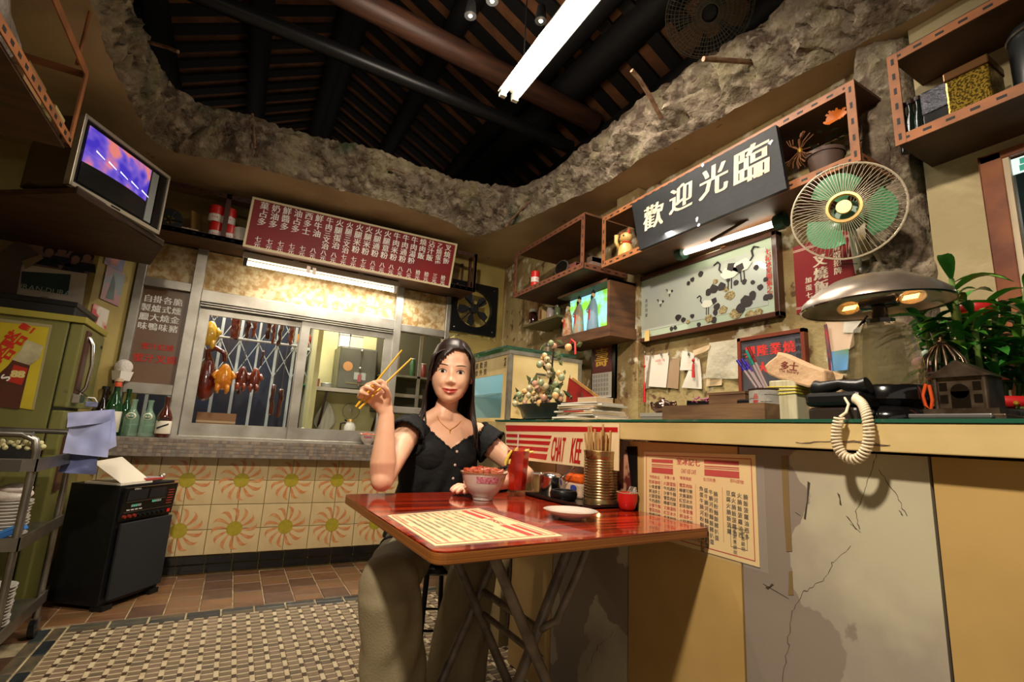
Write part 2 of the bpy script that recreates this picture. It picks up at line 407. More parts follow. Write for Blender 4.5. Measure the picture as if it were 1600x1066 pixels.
# ---- right wall ----
g = G(); g.box((XR, .36, 0), (XR+.15, 4.1, 3.0)); g.box((XR, -.9, 0), (XR+.15, .36, .98)); g.box((XR, -.9, 2.0), (XR+.15, .36, 3.0)); g.box((XR, -1.2, .98), (XR+.15, -.36, 2.0))
RW = struct('wall_right', g, plaster)
g = G(); g.box((2.0, 2.12, 1.0), (XR+.05, 2.32, HC)); struct('trim_2', g, plaster, label='peeling plaster post left of the crane picture')
g = G(); g.box((2.0, .34, 1.08), (XR+.02, .70, HC)); g.box((2.0, -1.0, 1.94), (XR+.02, .34, HC)); struct('wall_right_front', g, plaster_clean)
# crumbling pillar
rough = mix3('rough_concrete', (132, 118, 100), [((88, 72, 58), 10, .45, .6, 11, (1,1,1)), ((146, 136, 106), 5, .5, .68, 12, (1,1,1)), ((160, 146, 124), 16, .54, .66, 13, (1,1,1)), ((70, 80, 60), 3, .6, .72, 14, (1,1,1))], .95, .9, 45)
def crumble(p, amp):
    q = Vector(p); a = noise.fractal(q*9, 1, 2, 4); b = noise.fractal(q*30+Vector((5, 5, 5)), 1, 2, 4)
    c = abs(noise.noise(q*7+Vector((9, 1, 3)))); crack = -1.1*max(0, .07-c)/.07
    return amp*(a*1.0+b*.5+crack*.8)
g = G(); n1, n2 = 20, 90; V = []; F = []
for j in range(n2+1):
    z = 1.0+(HC-1.0)*j/n2
    for i in range(n1+1):
        t = i/n1; y = .90-.19*t+.03*noise.noise(Vector((z*4, t, 3)))
        x = XR-.03-.09*math.sin(math.pi*t)**.5; p = Vector((x, y, z)); V.append(p-X*crumble(p, .03))
for j in range(n2):
    for i in range(n1): k = j*(n1+1)+i; F.append((k, k+1, k+n1+2, k+n1+1))
g.add(V, F); struct('trim_3', g, rough, smooth=60, label='crumbled concrete strip right of the wall fan')
# ---- slab underside with the broken hole ----
LO = [(95, -90), (125, -35), (142, 0), (169, 86), (210, 169), (240, 221), (300, 243), (388, 259), (500, 289), (560, 304), (613, 318), (699, 347), (738, 368), (786, 358), (850, 330), (940, 289), (1000, 250), (1075, 212), (1188, 150), (1300, 92), (1420, 30), (1530, -30), (1640, -90)]
UP = [(175, -90), (190, -35), (208, 0), (235, 72), (263, 124), (305, 156), (345, 170), (400, 184), (485, 210), (530, 220), (575, 229), (650, 255), (715, 279), (760, 287), (818, 291), (885, 248), (945, 202), (1038, 128), (1120, 75), (1206, 19), (1290, -45), (1380, -110), (1480, -180)]
LOW = [at(*p, 'z', HC) for p in LO]
UPP = []
for (a, b), q in zip(UP, LOW):
    # upper rim 0.28 m above the lower one, seen at its own pixel
    best = at(a, b, 'z', HC+.28); UPP.append(best)
def catmull(P, k):
    out = []
    for i in range(len(P)-1):
        p0, p1, p2, p3 = P[max(i-1, 0)], P[i], P[i+1], P[min(i+2, len(P)-1)]
        for j in range(k):
            t = j/k; out.append(.5*((2*p1)+(p2-p0)*t+(2*p0-5*p1+4*p2-p3)*t*t+(3*p1-p0-3*p2+p3)*t**3))
    out.append(P[-1]); return out
KL, KU = catmull(LOW, 16), catmull(UPP, 16); nn = len(KL); na = 26
ctr = Vector((.6, 1.6, HC+.1)); V = []; F = []
for i in range(nn):
    A, B = KL[i], KU[i]
    for j in range(na+1):
        t = j/na; p = A.lerp(B, t); out = (ctr-p); out.z = 0; out.normalize()
        amp = .05*math.sin(math.pi*min(max(t, 0), 1))**.6+.012
        q = p+out*(crumble(p, amp)+.05*math.sin(math.pi*t))+Z*crumble(p+Vector((3, 3, 3)), .012 if 0 < j < na else .02)*(0 if j == 0 else 1)
        if j == 0: q = p+out*(.02*noise.fractal(p*14, 1, 2, 4))+Z*.0
        V.append(q)
for i in range(nn-1):
    for j in range(na): k = i*(na+1)+j; F.append((k, k+1, k+na+2, k+na+1))
g = G().add(V, F); 
# top of slab, back outwards
g.add([V[i*(na+1)+na] for i in range(nn)]+[V[i*(na+1)+na]+(V[i*(na+1)+na]-ctr).normalized()*.5 for i in range(nn)], [(i, i+1, nn+i+1, nn+i) for i in range(nn-1)])
CE = struct('ceiling_rim', g, rough, smooth=70, label='broken concrete edge of the hole in the ceiling')
edge = [V[i*(na+1)] for i in range(nn)]
outer = []
for p in edge:
    d = p-Vector((.6, 1.6, p.z)); d.z = 0; outer.append(p+d.normalized()*2.2)
g = G(); g.add(edge+outer, [(i, i+1, nn+i+1, nn+i) for i in range(nn-1)])
CL = struct('ceiling', g, ceilmat)
# rebar stubs
rust = mat('rusty_steel', (104, 72, 52), .6, .4, c2=(150, 118, 90), sc=30)
def rod(a, b, lab, za=HC+.12, zb=HC+.1, r=.009, sag=.01):
    p, q = at(*a, 'z', za), at(*b, 'z', zb); g = G()
    g.tube([p, p.lerp(q, .4)+Z*sag, p.lerp(q, .75)+Z*sag, q], r, rust); obj('steel_rod', g, smooth=40, label=lab, cat='rod')
rod((205, 62), (278, 81), 'bent steel rod sticking out of the broken ceiling above the television', HC+.2, HC+.12)
rod((398, 232), (394, 178), 'upright rusty rod at the ceiling edge over the red menu board', HC+.08, HC+.3)
rod((595, 262), (633, 272), 'thin light rod over the right half of the menu board', HC+.18, HC+.15, .005)
rod((828, 315), (790, 354), 'pale rod hanging at the far corner of the ceiling hole', HC+.1, HC-.04, .008)
rod((1034, 186), (987, 110), 'tall bent rod rising from the ceiling edge above the welcome sign', HC+.06, HC+.2, .011, .02)
rod((1192, 98), (1099, 92), 'long level rod in the ceiling edge near the caged ceiling fan', HC+.14, HC+.06, .011, 0)
# ---------------- roof ----------------
rtile = mat('roof_board', (132, 84, 50), .8, c2=(92, 60, 38), sc=7); dwood = mat('dark_timber', (14, 12, 12), .7); logm = mat('brown_log', (84, 52, 36), .5, c2=(54, 34, 26), sc=4, stretch=(.6, 6, 6), bump=.1)
RXc, RZ, SL = .42, 4.55, .52
g = G()
for sgn in (-1, 1):
    x1 = RXc+sgn*3.4; z1 = RZ-SL*3.4
    g.add([(RXc, -1.5, RZ), (x1, -1.5, z1), (x1, 7, z1), (RXc, 7, RZ), (RXc, -1.5, RZ+.03), (x1, -1.5, z1+.03), (x1, 7, z1+.03), (RXc, 7, RZ+.03)], [(0,1,2,3),(4,7,6,5),(0,4,5,1),(2,6,7,3)])
RF = struct('roof', g, rtile)
for sgn in (-1, 1):
    for k in range(32):
        y = .6+.205*k
        x1 = RXc+sgn*3.3
        inst('rafter', None, (0, 0, 0), RF) if False else obj('rafter', G().obox((RXc, y, RZ-.005), (sgn*3.3, 0, -SL*3.3), (0, .10, 0), (0, 0, -.03)), dwood, RF)
    for k in range(6):
        x = RXc+sgn*(.04+.62*k); z = RZ-SL*abs(x-RXc)
        obj('purlin', G().tube([(x, -1.4, z-.13), (x, 6.9, z-.13)], .085, n=10), dwood, RF, smooth=50)
obj('gable_board', G().box((-2.9, 6.9, 2.2), (3.7, 7, 4.6)), dwood, RF)
obj('gable_board', G().box((-2.95, -1.5, 2.0), (-2.85, 7, 3.0)).box((3.6, -1.5, 2.0), (3.7, 7, 3.0)), dwood, RF)
obj('gable_board', G().box((-2.9, -1.5, 2.6), (3.7, -1.4, 4.6)), dwood, RF)
def beam(a, za, b, zb, r, m, nm, lab, ext=0):
    p, q = at(*a, 'z', za), at(*b, 'z', zb); d = (q-p).normalized()
    obj(nm, G().tube([p-d*ext, p.lerp(q, .5), q+d*ext], r, n=16), m, smooth=60, label=lab, cat='beam')
beam((500, -30), 3.5, (800, 125), 3.5, .08, logm, 'timber_beam', 'round brown log beam under the roof, left of the ceiling lamp', .8)
beam((380, 20), 3.25, (750, 172), 3.25, .05, mat('black_pipe', (22, 22, 24), .35, .3), 'timber_beam', 'slim black glossy beam below the brown log', .8)
beam((900, 130), 3.7, (700, 320), 3.5, .13, dwood, 'timber_beam', 'thick black beam behind the right half of the ceiling lamp', 1.6)
# ceiling fluorescent lamp
tubew = mat('tube_glow', (255, 246, 226), .4, emit=5); whitem = mat('white_metal', (200, 198, 190), .4); chrome = mat('chrome', (200, 196, 188), .18, 1); steel = mat('steel', (150, 146, 138), .32, .9, c2=(120, 116, 108), sc=8)
black = mat('black_plastic', (14, 14, 15), .35); blackm = mat('matt_black', (12, 12, 12), .6)
A_, B_ = at(930, -25, 'z', 2.9), at(794, 148, 'z', 2.9)
dd = (B_-A_).normalized(); A_ = A_-dd*.35; sd = dd.cross(Z).normalized()
t = thing('ceiling_lamp', (A_+B_)/2+Z*.08, 'twin tube fluorescent lamp hanging in the hole of the ceiling', 'lamp')
obj('housing', G().poly([A_-sd*.02+Z*.075, A_+sd*.02+Z*.075, A_+sd*.065+Z*.0, A_+sd*.065-Z*.006, A_+Z*.03, A_-sd*.065-Z*.006, A_-sd*.065], B_-A_), whitem, t)
for s_ in (-1, 1):
    obj('tube', G().tube([A_+sd*s_*.038+dd*.03-Z*.016, B_+sd*s_*.038-dd*.03-Z*.016], .015, n=14), tubew, t, smooth=50)
    for e in (A_+dd*.01, B_-dd*.01): obj('socket', G().box(e+sd*s_*.038-Vector((.018, .012, .034)), e+sd*s_*.038+Vector((.018, .012, .01))), whitem, t)
obj('hanger', G().tube([A_.lerp(B_, .2)+Z*.07, A_.lerp(B_, .2)+Z*1.3], .004, n=6).tube([A_.lerp(B_, .85)+Z*.07, A_.lerp(B_, .85)+Z*1.3], .004, n=6), blackm, t)
spotm = mat('spot_glow', (255, 225, 180), .4, emit=25)
for (p, z, lab) in (((735, 25), 3.15, 'tiny spotlight, leftmost of the three under the roof'), ((769, 2), 3.15, 'tiny spotlight at the top edge between the two other spotlights'), ((845, 33), 3.15, 'tiny spotlight beside the ceiling lamp, rightmost of the three')):
    q = at(*p, 'z', z); t = thing('spotlight', q, lab, 'spotlight', None)
    obj('lamp_body', G().lathe([(.012, .10), (.022, .085), (.03, .02), (.032, 0)], q, n=14), blackm, t, smooth=50)
    obj('bulb', G().ball(q+Z*.004, .011, n=10, k=6), spotm, t, smooth=180); obj('cord', G().tube([q+Z*.1, q+Z*.75], .003, n=5), blackm, t)
# caged fan under the roof
cagem = mat('cage_wire', (84, 78, 66), .45, .5)
def cage(g, c, ax, R_, depth, n, m, th=.0018, rings=(1,), hub=.2):
    c = Vector(c); ax = Vector(ax).normalized(); u = ax.orthogonal().normalized(); w = ax.cross(u)
    for k in range(n):
        a = 2*math.pi*k/n; d = u*math.cos(a)+w*math.sin(a)
        g.tube([c+d*(R_*hub)+ax*depth, c+d*(R_*.55)+ax*depth*.93, c+d*(R_*.88)+ax*depth*.5, c+d*R_], th, m, n=4, cap=False)
    for (rr, dz, tt) in rings: g.tube([c+(u*math.cos(2*math.pi*k/40)+w*math.sin(2*math.pi*k/40))*R_*rr+ax*depth*dz for k in range(41)], tt, m, n=5, cap=False)
fc = at(1108, 18, 'z', 2.95); t = thing('ceiling_fan', fc, 'dark wire-caged fan above the right edge of the ceiling hole', 'fan')
fa = (CP-fc).normalized()+Vector((-.1, -.2, -.5)); fa.normalize()
g = G(); cage(g, fc, fa, .19, .05, 60, cagem, .0016, [(r_, d_, .0016) for r_, d_ in ((1, 0), (.95, .3), (.88, .5), (.8, .65), (.7, .8), (.6, .9), (.5, .95), (.4, 1), (.3, 1), (.2, 1))]); cage(g, fc, -fa, .19, .06, 30, cagem, .0016, [(1, 0, .003)])
obj('cage', g, None, t); g = G()
fu = fa.orthogonal().normalized(); fw = fa.cross(fu)
for k in range(3):
    a = 2*math.pi*k/3; g.poly([fc+(fu*math.cos(a+q)+fw*math.sin(a+q))*r for q, r in ((0, .03), (-.1, .12), (.0, .165), (.45, .17), (.8, .14), (.8, .05))], fa*.003)
obj('blades', g, mat('brass_dark', (90, 66, 40), .4, .5), t); obj('motor', G().lathe([(.045, -.12), (.05, -.02), (.03, .02)], fc, ax=fa), blackm, t, smooth=50)
obj('bracket', G().tube([fc-fa*.1, fc-fa*.1+Z*.5], .012), blackm, t)
# ---------------- counter ----------------
formica = mix3('cream_formica', (208, 184, 128), [((178, 156, 100), 3, .4, .7, 1, (1,1,1)), ((120, 96, 60), 22, .7, .74, 2, (1,1,1))], .4, .03, 30)
marb = mix3('grey_marble_formica', (182, 174, 150), [((158, 148, 134), 2.2, .42, .62, 21, (1,1,1)), ((190, 184, 156), 3, .5, .62, 22, (1,1,1)), ((140, 128, 116), 3, .497, .503, 23, (1,1,.8))], .35, .03, 20)
tanf = mix3('tan_formica', (190, 158, 98), [((166, 134, 78), 2, .4, .65, 24, (1,1,1))], .4, .03, 20)
oldf = mix3('aged_formica', (150, 130, 90), [((118, 104, 74), 3, .45, .6, 25, (1,1,1)), ((96, 76, 62), 6, .58, .66, 26, (1,1,1))], .4, .05, 20)
seamb = mat('seam_black', (10, 9, 9), .5)
ct = thing('service_counter', (1.6, 1.0, 0), 'long cream and grey marbled formica counter along the right wall', 'counter')
obj('body', G().box((XC+.012, -.9, .0), (1.95, 2.10, 1.0)), seamb, ct)
ys = [2.105, 1.770, 1.327, .896, .468, .04, -.4, -.85]
ms = [tanf, marb, tanf, marb, tanf, marb, tanf]
for (a, b, m_) in zip(ys, ys[1:], ms):
    obj('front_panel', G().box((XC, b+.003, .004), (XC+.014, a-.003, 1.0)), m_, ct)
obj('end_panel', G().box((XC-.004, 2.105, .15), (XC+.3, 2.12, 1.0)), mat('dark_wood_edge', (48, 26, 20), .5), ct)
obj('apron', G().box((XC-.055, -.9, 1.005), (XC+.02, 2.24, 1.062)), formica, ct, bev=.002)
obj('worktop', G().box((XC-.05, -.9, 1.045), (1.97, 2.24, 1.063)).box((1.97, .82, 1.045), (2.055, 2.10, 1.063)), formica, ct)
greeng = mat('green_glass', (120, 190, 160), .03, trans=.9, ior=1.5)
CT = 1.071
obj('glass_sheet', G().box((XC-.058, -.9, 1.0635), (1.97, 2.245, CT)), mat('glass_edge', (28, 84, 66), .08, coat=1), ct)
sc = thing('side_cabinet', (1.6, 2.5, 0), 'low cream cabinet carrying the display case at the far end of the counter', 'cabinet')
obj('body', G().box((1.245, 2.26, .0), (2.0, 3.1, 1.02)), oldf, sc); obj('top', G().box((1.24, 2.25, 1.02), (2.0, 3.1, CT-.002)), formica, sc)
g = G()   # scratches and tape marks on the counter face
tape = mat('old_tape', (128, 106, 70), .35, coat=.3)
def rx(px, py, x=XC): p = at(px, py, 'x', x); return p.y, p.z
def quadX(g, pts, x, m, th=.0008): g.poly([(x, *rx(a, b, x)) for a, b in pts], (-th, 0, 0), m)
quadX(g, [(1221, 712), (1231, 712), (1234, 800), (1238, 862), (1229, 862), (1224, 790)], XC-.0004, tape)
quadX(g, [(1233, 893), (1238, 893), (1240, 930), (1232, 930)], XC-.0004, tape); 
smd = mat('dark_smudge', (70, 60, 46), .6)
for (a, b, c, d) in ((1262, 752, 1256, 812), (1322, 806, 1336, 828), (1328, 818, 1342, 832), (1242, 800, 1248, 806), (1192, 912, 1230, 936), (1196, 918, 1206, 914), (1308, 770, 1312, 790), (1404, 797, 1408, 806)):
    quadX(g, [(a, b), (a+4, b+3), (c+3, d), (c, d-2), ((a+c)/2+2, (b+d)/2)], XC-.0004, smd)
vein = mat('vein_brown', (96, 80, 70), .6)
def veinline(pts, w):
    L_ = []; 
    for (p, q) in zip(pts, pts[1:]):
        for k in range(7):
            t_ = k/7; L_.append((p[0]+(q[0]-p[0])*t_+random.uniform(-2.4, 2.4), p[1]+(q[1]-p[1])*t_+random.uniform(-2.4, 2.4)))
    P = [Vector((XC-.0003, *rx(*p))) for p in L_]
    g.strip(P, [Vector((0, .7, -.7))*random.uniform(.3, 1)*w for _ in P], (-.0006, 0, 0), vein)
veinline([(1372, 700), (1355, 750), (1338, 800), (1342, 830)], .0012); veinline([(1330, 855), (1300, 880), (1290, 905), (1255, 925), (1235, 960), (1232, 1010), (1222, 1066), (1215, 1100)], .0016)
veinline([(1375, 735), (1398, 770), (1420, 810)], .0008); veinline([(960, 985), (935, 1010), (915, 1050), (880, 1070)], .0015)
obj('stain', g, None, ct, kind='stuff')
g = G()
def veinA(pts, w, x):
    L_ = []
    for (p, q) in zip(pts, pts[1:]):
        for k in range(6):
            t_ = k/6; L_.append((p[0]+(q[0]-p[0])*t_+random.uniform(-2, 2), p[1]+(q[1]-p[1])*t_+random.uniform(-1.2, 1.2)))
    P = [Vector((x, *rx(*p, x))) for p in L_]; g.strip(P, [Vector((0, .3, 1))*random.uniform(.3, 1)*w for _ in P], (-.0006, 0, 0), vein)
veinA([(1243, 692), (1290, 690), (1340, 692), (1400, 698)], .0016, XC-.0555); veinA([(1300, 689), (1350, 690), (1395, 697)], .0012, XC-.0555)
obj('crack', g, None, ct, kind='stuff')
# ---------------- folding table ----------------
tbm = mat('red_rosewood', (176, 50, 18), .14, c2=(84, 14, 6), sc=7, stretch=(.35, 9, 1), coat=.6, lo=.38, hi=.62)
edg = mat('plywood_edge', (156, 96, 40), .4, c2=(110, 62, 26), sc=5, stretch=(.3, .3, 60)); tubem = mat('table_tube', (134, 124, 114), .45, .3, c2=(96, 88, 80), sc=18)
c0, c1, c2_, c3 = [at(*p, 'z', TZ) for p in ((541, 773), (677, 862), (1110, 817), (820, 768))]
c1 = Vector((.365, .925, TZ)); c2_ = Vector((1.206, .985, TZ)); c0 = Vector((.355, 1.775, TZ)); c3 = Vector((1.206, 1.83, TZ))
cen = (c0+c1+c2_+c3)/4
tb = thing('folding_table', (cen.x, cen.y, 0), 'square folding table with glossy red woodgrain top against the counter', 'table')
def rounded(P, r, k=6):
    out = []
    for i, p in enumerate(P):
        a = (P[i-1]-p).normalized(); b = (P[(i+1) % len(P)]-p).normalized()
        s0, s1 = p+a*r, p+b*r
        for j in range(k+1):
            t_ = j/k; out.append(s0*(1-t_)**2+p*2*t_*(1-t_)+s1*t_*t_)
    return out
RR_ = rounded([c0, c1, c2_, c3], .035)
obj('tabletop', G().poly([p-Z*.0 for p in RR_], (0, 0, -.003)), tbm, tb)
obj('table_edge', G().poly([p-Z*.0025 for p in RR_], (0, 0, -.024)), edg, tb, bev=.003)
for y, n_ in ((1.27, 0), (1.65, 1)):
    obj('leg', G().tube([(.63, y, TZ-.028), (1.04, y, .0)], .0155, n=12), tubem, tb, smooth=60)
    obj('leg', G().tube([(.98, y+.028, TZ-.028), (.63, y+.028, 0)], .0155, n=12), tubem, tb, smooth=60)
    for x_, yy in ((1.04, y), (.63, y+.028)): obj('foot_cap', G().tube([(x_, yy, 0), (x_+(-.016 if x_ > 1 else .014), yy, .03)], .015), blackm, tb)
obj('cross_bar', G().tube([(1.0, 1.24, TZ-.03), (.93, 1.24, .60), (.875, 1.25, .49), (.845, 1.29, .455), (.845, 1.65, .455)], .0115, n=10), tubem, tb, smooth=60)
obj('cross_bar', G().tube([(.845, 1.27, .385), (.845, 1.65, .385)], .0095, n=10), tubem, tb, smooth=60)
obj('cross_bar', G().tube([(.70, 1.30, .14), (.70, 1.68, .14)], .0095, n=10), tubem, tb, smooth=60)
# ---------------- right side: shelves, sign, picture ----------------
U, Vv = -Y, Z
shelfw = mat('shelf_wood', (96, 62, 36), .6, c2=(62, 40, 26), sc=5, stretch=(1, 1, 6), bump=.1); angm = mat('orange_angle_iron', (158, 98, 56), .5, .1, c2=(120, 76, 46), sc=10)
wood = mat('brown_wood', (112, 72, 44), .5, c2=(78, 50, 32), sc=6, stretch=(6, 1, 6)); dkwood = mat('dark_brown_wood', (58, 30, 22), .4, c2=(38, 20, 16), sc=6)
def angle(t, a, b, sz=(.03, .03, .03), slots=True, m=None, face='x', nm='angle_iron'):
    """slotted angle-iron bar between two corners with its punched slots"""
    a, b = Vector(a), Vector(b); d = b-a; L_ = d.length; k = max(range(3), key=lambda i: abs(d[i]))
    lo = Vector([min(a[i], b[i]) for i in range(3)]); hi = Vector([max(a[i], b[i]) for i in range(3)])
    for i in range(3):
        if i != k: hi[i] = lo[i]+sz[i]
    o = obj(nm, G().box(lo, hi), m or angm, t)
    if slots:
        g = G(); n = int(L_/.055)
        for j in range(n):
            c = lo.copy(); c[k] += (j+.5)*L_/n; s0 = Vector((.004,)*3); s0[k] = .011
            if face == 'x':
                mid = Vector((lo.x, (lo.y+hi.y)/2 if k != 1 else c.y, (lo.z+hi.z)/2 if k != 2 else c.z)); s0.x = .0008
            elif face == 'y': mid = Vector(((lo.x+hi.x)/2 if k != 0 else c.x, lo.y, (lo.z+hi.z)/2 if k != 2 else c.z)); s0.y = .0008
            g.box(mid-s0, mid+s0)
        obj('slot', g, blackm, o, kind='stuff')
    return o
def rack(nm, x0, x1, y0, y1, z0, z1, lab, up=(0, 1), wm=None, topm=True, xm=None, face='x'):
    t = thing(nm, ((x0+x1)/2, (y0+y1)/2, z0), lab, 'shelf')
    obj('board', G().box((x0+.004, y0+.004, z0+.005), (x1, y1-.004, z0+.02)), wm or shelfw, t)
    angle(t, (x0, y0, z0), (x0, y1, z0), (.005, 0, .034), face='x', m=xm)
    angle(t, (x0, y0, z0-.001), (x1, y0, z0-.001), (0, .004, .034), face='y', m=xm)
    if topm:
        angle(t, (x0, y0, z1-.03), (x0, y1, z1-.03), (.005, 0, .03), m=xm); obj('top_board', G().box((x0+.006, y0+.004, z1-.004), (x1, y1-.004, z1+.008)), wm or shelfw, t)
    for q in up:
        y = y0 if q == 0 else (y1-.03 if q == 1 else y0+(y1-y0)*q)
        angle(t, (x0-.001, y, z0), (x0-.001, y, z1), (.005, .03, 0), m=xm)
        obj('post', G().box((x1-.02, y, z0), (x1-.002, y+.03, z1)), xm or angm, t)
    return t
rack('wall_shelf', 1.75, 2.05, .78, 2.16, 1.985, 2.30, 'orange slotted iron shelf behind the black welcome sign', (0, .55, 1))
rack('wall_shelf', 1.66, 2.05, 2.215, 3.06, 1.985, 2.33, 'brown slotted shelf over the lit figurine box', (0, 1), xm=mat('brown_angle_iron', (104, 62, 42), .5, .2))
rack('wall_shelf', 1.755, 2.06, -.35, .68, 1.985, 2.315, 'orange slotted iron shelf with the gold tin at the top right', (1,))
# welcome sign
P = [at(*p, 'x', 1.72) for p in ((987, 319), (1212, 195), (1229, 294), (999, 391))]
t = thing('welcome_sign', (1.72, 1.5, 2.02), 'long black board with four big white characters leaning on the shelf front', 'sign')
obj('board', G().poly(P, (.02, 0, 0)), mat('sign_black', (10, 11, 14), .6, c2=(22, 24, 28), sc=12, bump=.05), t)
g = G(); cream = mat('cream_paint', (222, 208, 184), .6, c2=(200, 184, 160), sc=20)
for (px, py), ch, s_ in (((1021, 337), '歡', .125), ((1064, 308), '迎', .13), ((1115, 281), '光', .14), ((1173, 254), '臨', .155)):
    text(g, ch, at(px, py, 'x', 1.7185), U, Vv-U*-.06, s_*1.12, cream, bold=.035)
obj('lettering', g, parent=t)
g = G(); 
for (px, py) in ((1092, 352), (1098, 258), (1204, 222), (1089, 343)):
    q = at(px, py, 'x', 1.7187); g.poly([q+Vector((0, .012*math.cos(a)*random.uniform(.4, 1.2), .012*math.sin(a)*random.uniform(.4, 1.2))) for a in (0, .8, 1.6, 2.4, 3.2, 4, 4.8, 5.5)], (-.0004, 0, 0))
obj('paint_chip', g, mat('paint_chip', (170, 180, 190), .6), t)
# tube lamp above the picture
t = thing('picture_lamp', (1.9, 1.4, 1.94), 'bright fluorescent tube with green end caps over the crane picture', 'lamp')
a, b = at(1066, 396, 'x', 1.92), at(1218, 347, 'x', 1.92)
obj('tube', G().tube([a, b], .014, n=16), mat('tube_glow_b', (255, 246, 220), .4, emit=6), t, smooth=50)
obj('reflector', G().obox(a+Vector((.045, 0, .03)), b-a, (.02, 0, .0), (0, 0, .035)), whitem, t); gcap = mat('green_cap', (28, 66, 50), .4)
ax = (b-a).normalized()
for c, s_ in ((a, -1), (b, 1)): obj('end_cap', G().lathe([(.018, -.02), (.034, -.014), (.036, .012), (.03, .022), (.03, .03), (.02, .034)], c, ax=ax*s_, n=18), gcap, t, smooth=40)
obj('loose_batten', G().obox(at(1110, 378, 'x', 1.86), at(1168, 345, 'x', 1.86)-at(1110, 378, 'x', 1.86), (0, .002, .014), (.01, 0, 0)), wood, t)
# crane picture
y0, y1, z0, z1 = 1.262, 2.255, 1.572, 1.972
t = thing('crane_picture', (2.03, 1.76, z0), 'large framed glass relief picture of cranes and dark pines', 'picture')
PXx = 2.015
g = G(); w = .024
fr = mat('picture_frame_wood', (70, 38, 24), .3, coat=.3)
for (A, B) in (((y0, z0), (y1, z0+w)), ((y0, z1-w), (y1, z1)), ((y0, z0), (y0+w, z1)), ((y1-w, z0), (y1, z1))): obj('frame', G().box((PXx, A[0], A[1]), (XR, B[0], B[1])), fr, t, bev=.003)
obj('mount', G().box((PXx+.012, y0+w, z0+w), (XR-.01, y1-w, z1-w)), mat('pale_green_mount', (176, 192, 168), .4), t)
obj('painting', G().box((PXx+.010, y0+.058, z0+.062), (PXx+.0125, y1-.058, z1-.062)), mat('painting_ground', (178, 186, 178), .3, c2=(188, 192, 176), sc=4, coat=.3), t)
g = G(); xx = PXx+.009
def cv(px, py): p = at(px, py, 'x', xx); return p
pine = mat('pine_dark', (52, 46, 46), .7); rockc = mat('rock_cream', (176, 158, 110), .7, c2=(120, 104, 70), sc=120, lo=.45, hi=.55); crw = mat('crane_white', (216, 216, 200), .6)
def blob(px, py, r, m, k=9, sq=1):
    q = cv(px, py); g.poly([q+Vector((0, r*.001*math.cos(2*math.pi*i/k)*random.uniform(.75, 1.15), r*.001*sq*math.sin(2*math.pi*i/k)*random.uniform(.75, 1.15))) for i in range(k)], (-.002-.0005*random.random(), 0, 0), m)
for (px, py, r) in ((1115, 452, 26), (1128, 448, 24), (1107, 457, 20), (1082, 437, 14), (1076, 443, 12), (1095, 428, 16), (1166, 472, 34), (1158, 482, 26), (1176, 462, 22), (1060, 496, 20), (1068, 500, 16), (1082, 494, 14), (1049, 514, 12), (1055, 512, 12), (1120, 480, 20), (1118, 488, 16), (1150, 442, 16), (1163, 440, 14), (1176, 441, 12), (1188, 449, 15), (1197, 465, 15), (1204, 463, 14), (1196, 437, 12), (1182, 418, 14), (1116, 500, 18), (1092, 507, 12), (1138, 438, 12)): blob(px, py, r, pine)
for (px, py, r) in ((1140, 462, 30), (1135, 452, 18), (1150, 490, 34), (1130, 484, 26), (1108, 498, 26), (1185, 488, 22), (1118, 440, 16), (1075, 503, 14), (1172, 492, 26)): blob(px, py, r, rockc, 11, .8)
def crane(px, py, s_, flip=1):
    q = cv(px, py); f = lambda a, b: q+Vector((0, -a*s_*flip, b*s_))
    g.poly([f(-.03, .0), (f(-.01, .02)), f(.03, .012), f(.05, -.002), f(.02, -.02), f(-.015, -.018)], (-.004, 0, 0), crw)
    g.poly([f(.03, .015), f(.055, .02), f(.06, .0), f(.04, -.012)], (-.0045, 0, 0), pine)
    g.strip([f(-.022, .005), f(-.034, .02), f(-.03, .038), f(-.038, .05)], [Vector((0, .0025*s_, 0))]*4, (-.004, 0, 0), pine)
    g.strip([f(-.038, .05), f(-.055, .042)], [Vector((0, 0, .002*s_))]*2, (-.004, 0, 0), pine)
    for d in (.0, .012): g.strip([f(d, -.018), f(d-.002, -.055)], [Vector((0, .0015*s_, 0))]*2, (-.003, 0, 0), pine)
crane(1104, 475, 1.05); crane(1138, 427, 1.5); crane(1162, 414, 1.5, -1); crane(1032, 473, .45); crane(1046, 457, .45)
obj('relief', g, None, t, kind='stuff')
g = G()
column(g, '七記冰室開張之喜', cv(1200, 393)+Vector((-.001, 0, 0)), U, Vv, .03, redl, 1.0, .04); column(g, '友好同賀', cv(1010, 470), U, Vv, .022, blackm, 1.35)
column(g, '恭賀新張之慶大展鴻圖', cv(993, 468), U, Vv, .017, redl, 1.05); column(g, '生意興隆', cv(989, 502), U, Vv, .014, redl, 1.05)
obj('lettering', g, parent=t)
q = at(1010, 525, 'x', 2.005); obj('price_slip', G().box((2.008, q.y-.018, q.z-.03), (2.011, q.y+.018, q.z+.032)), mat('tan_card', (214, 178, 110), .6), t, label='small tan card on the glass')
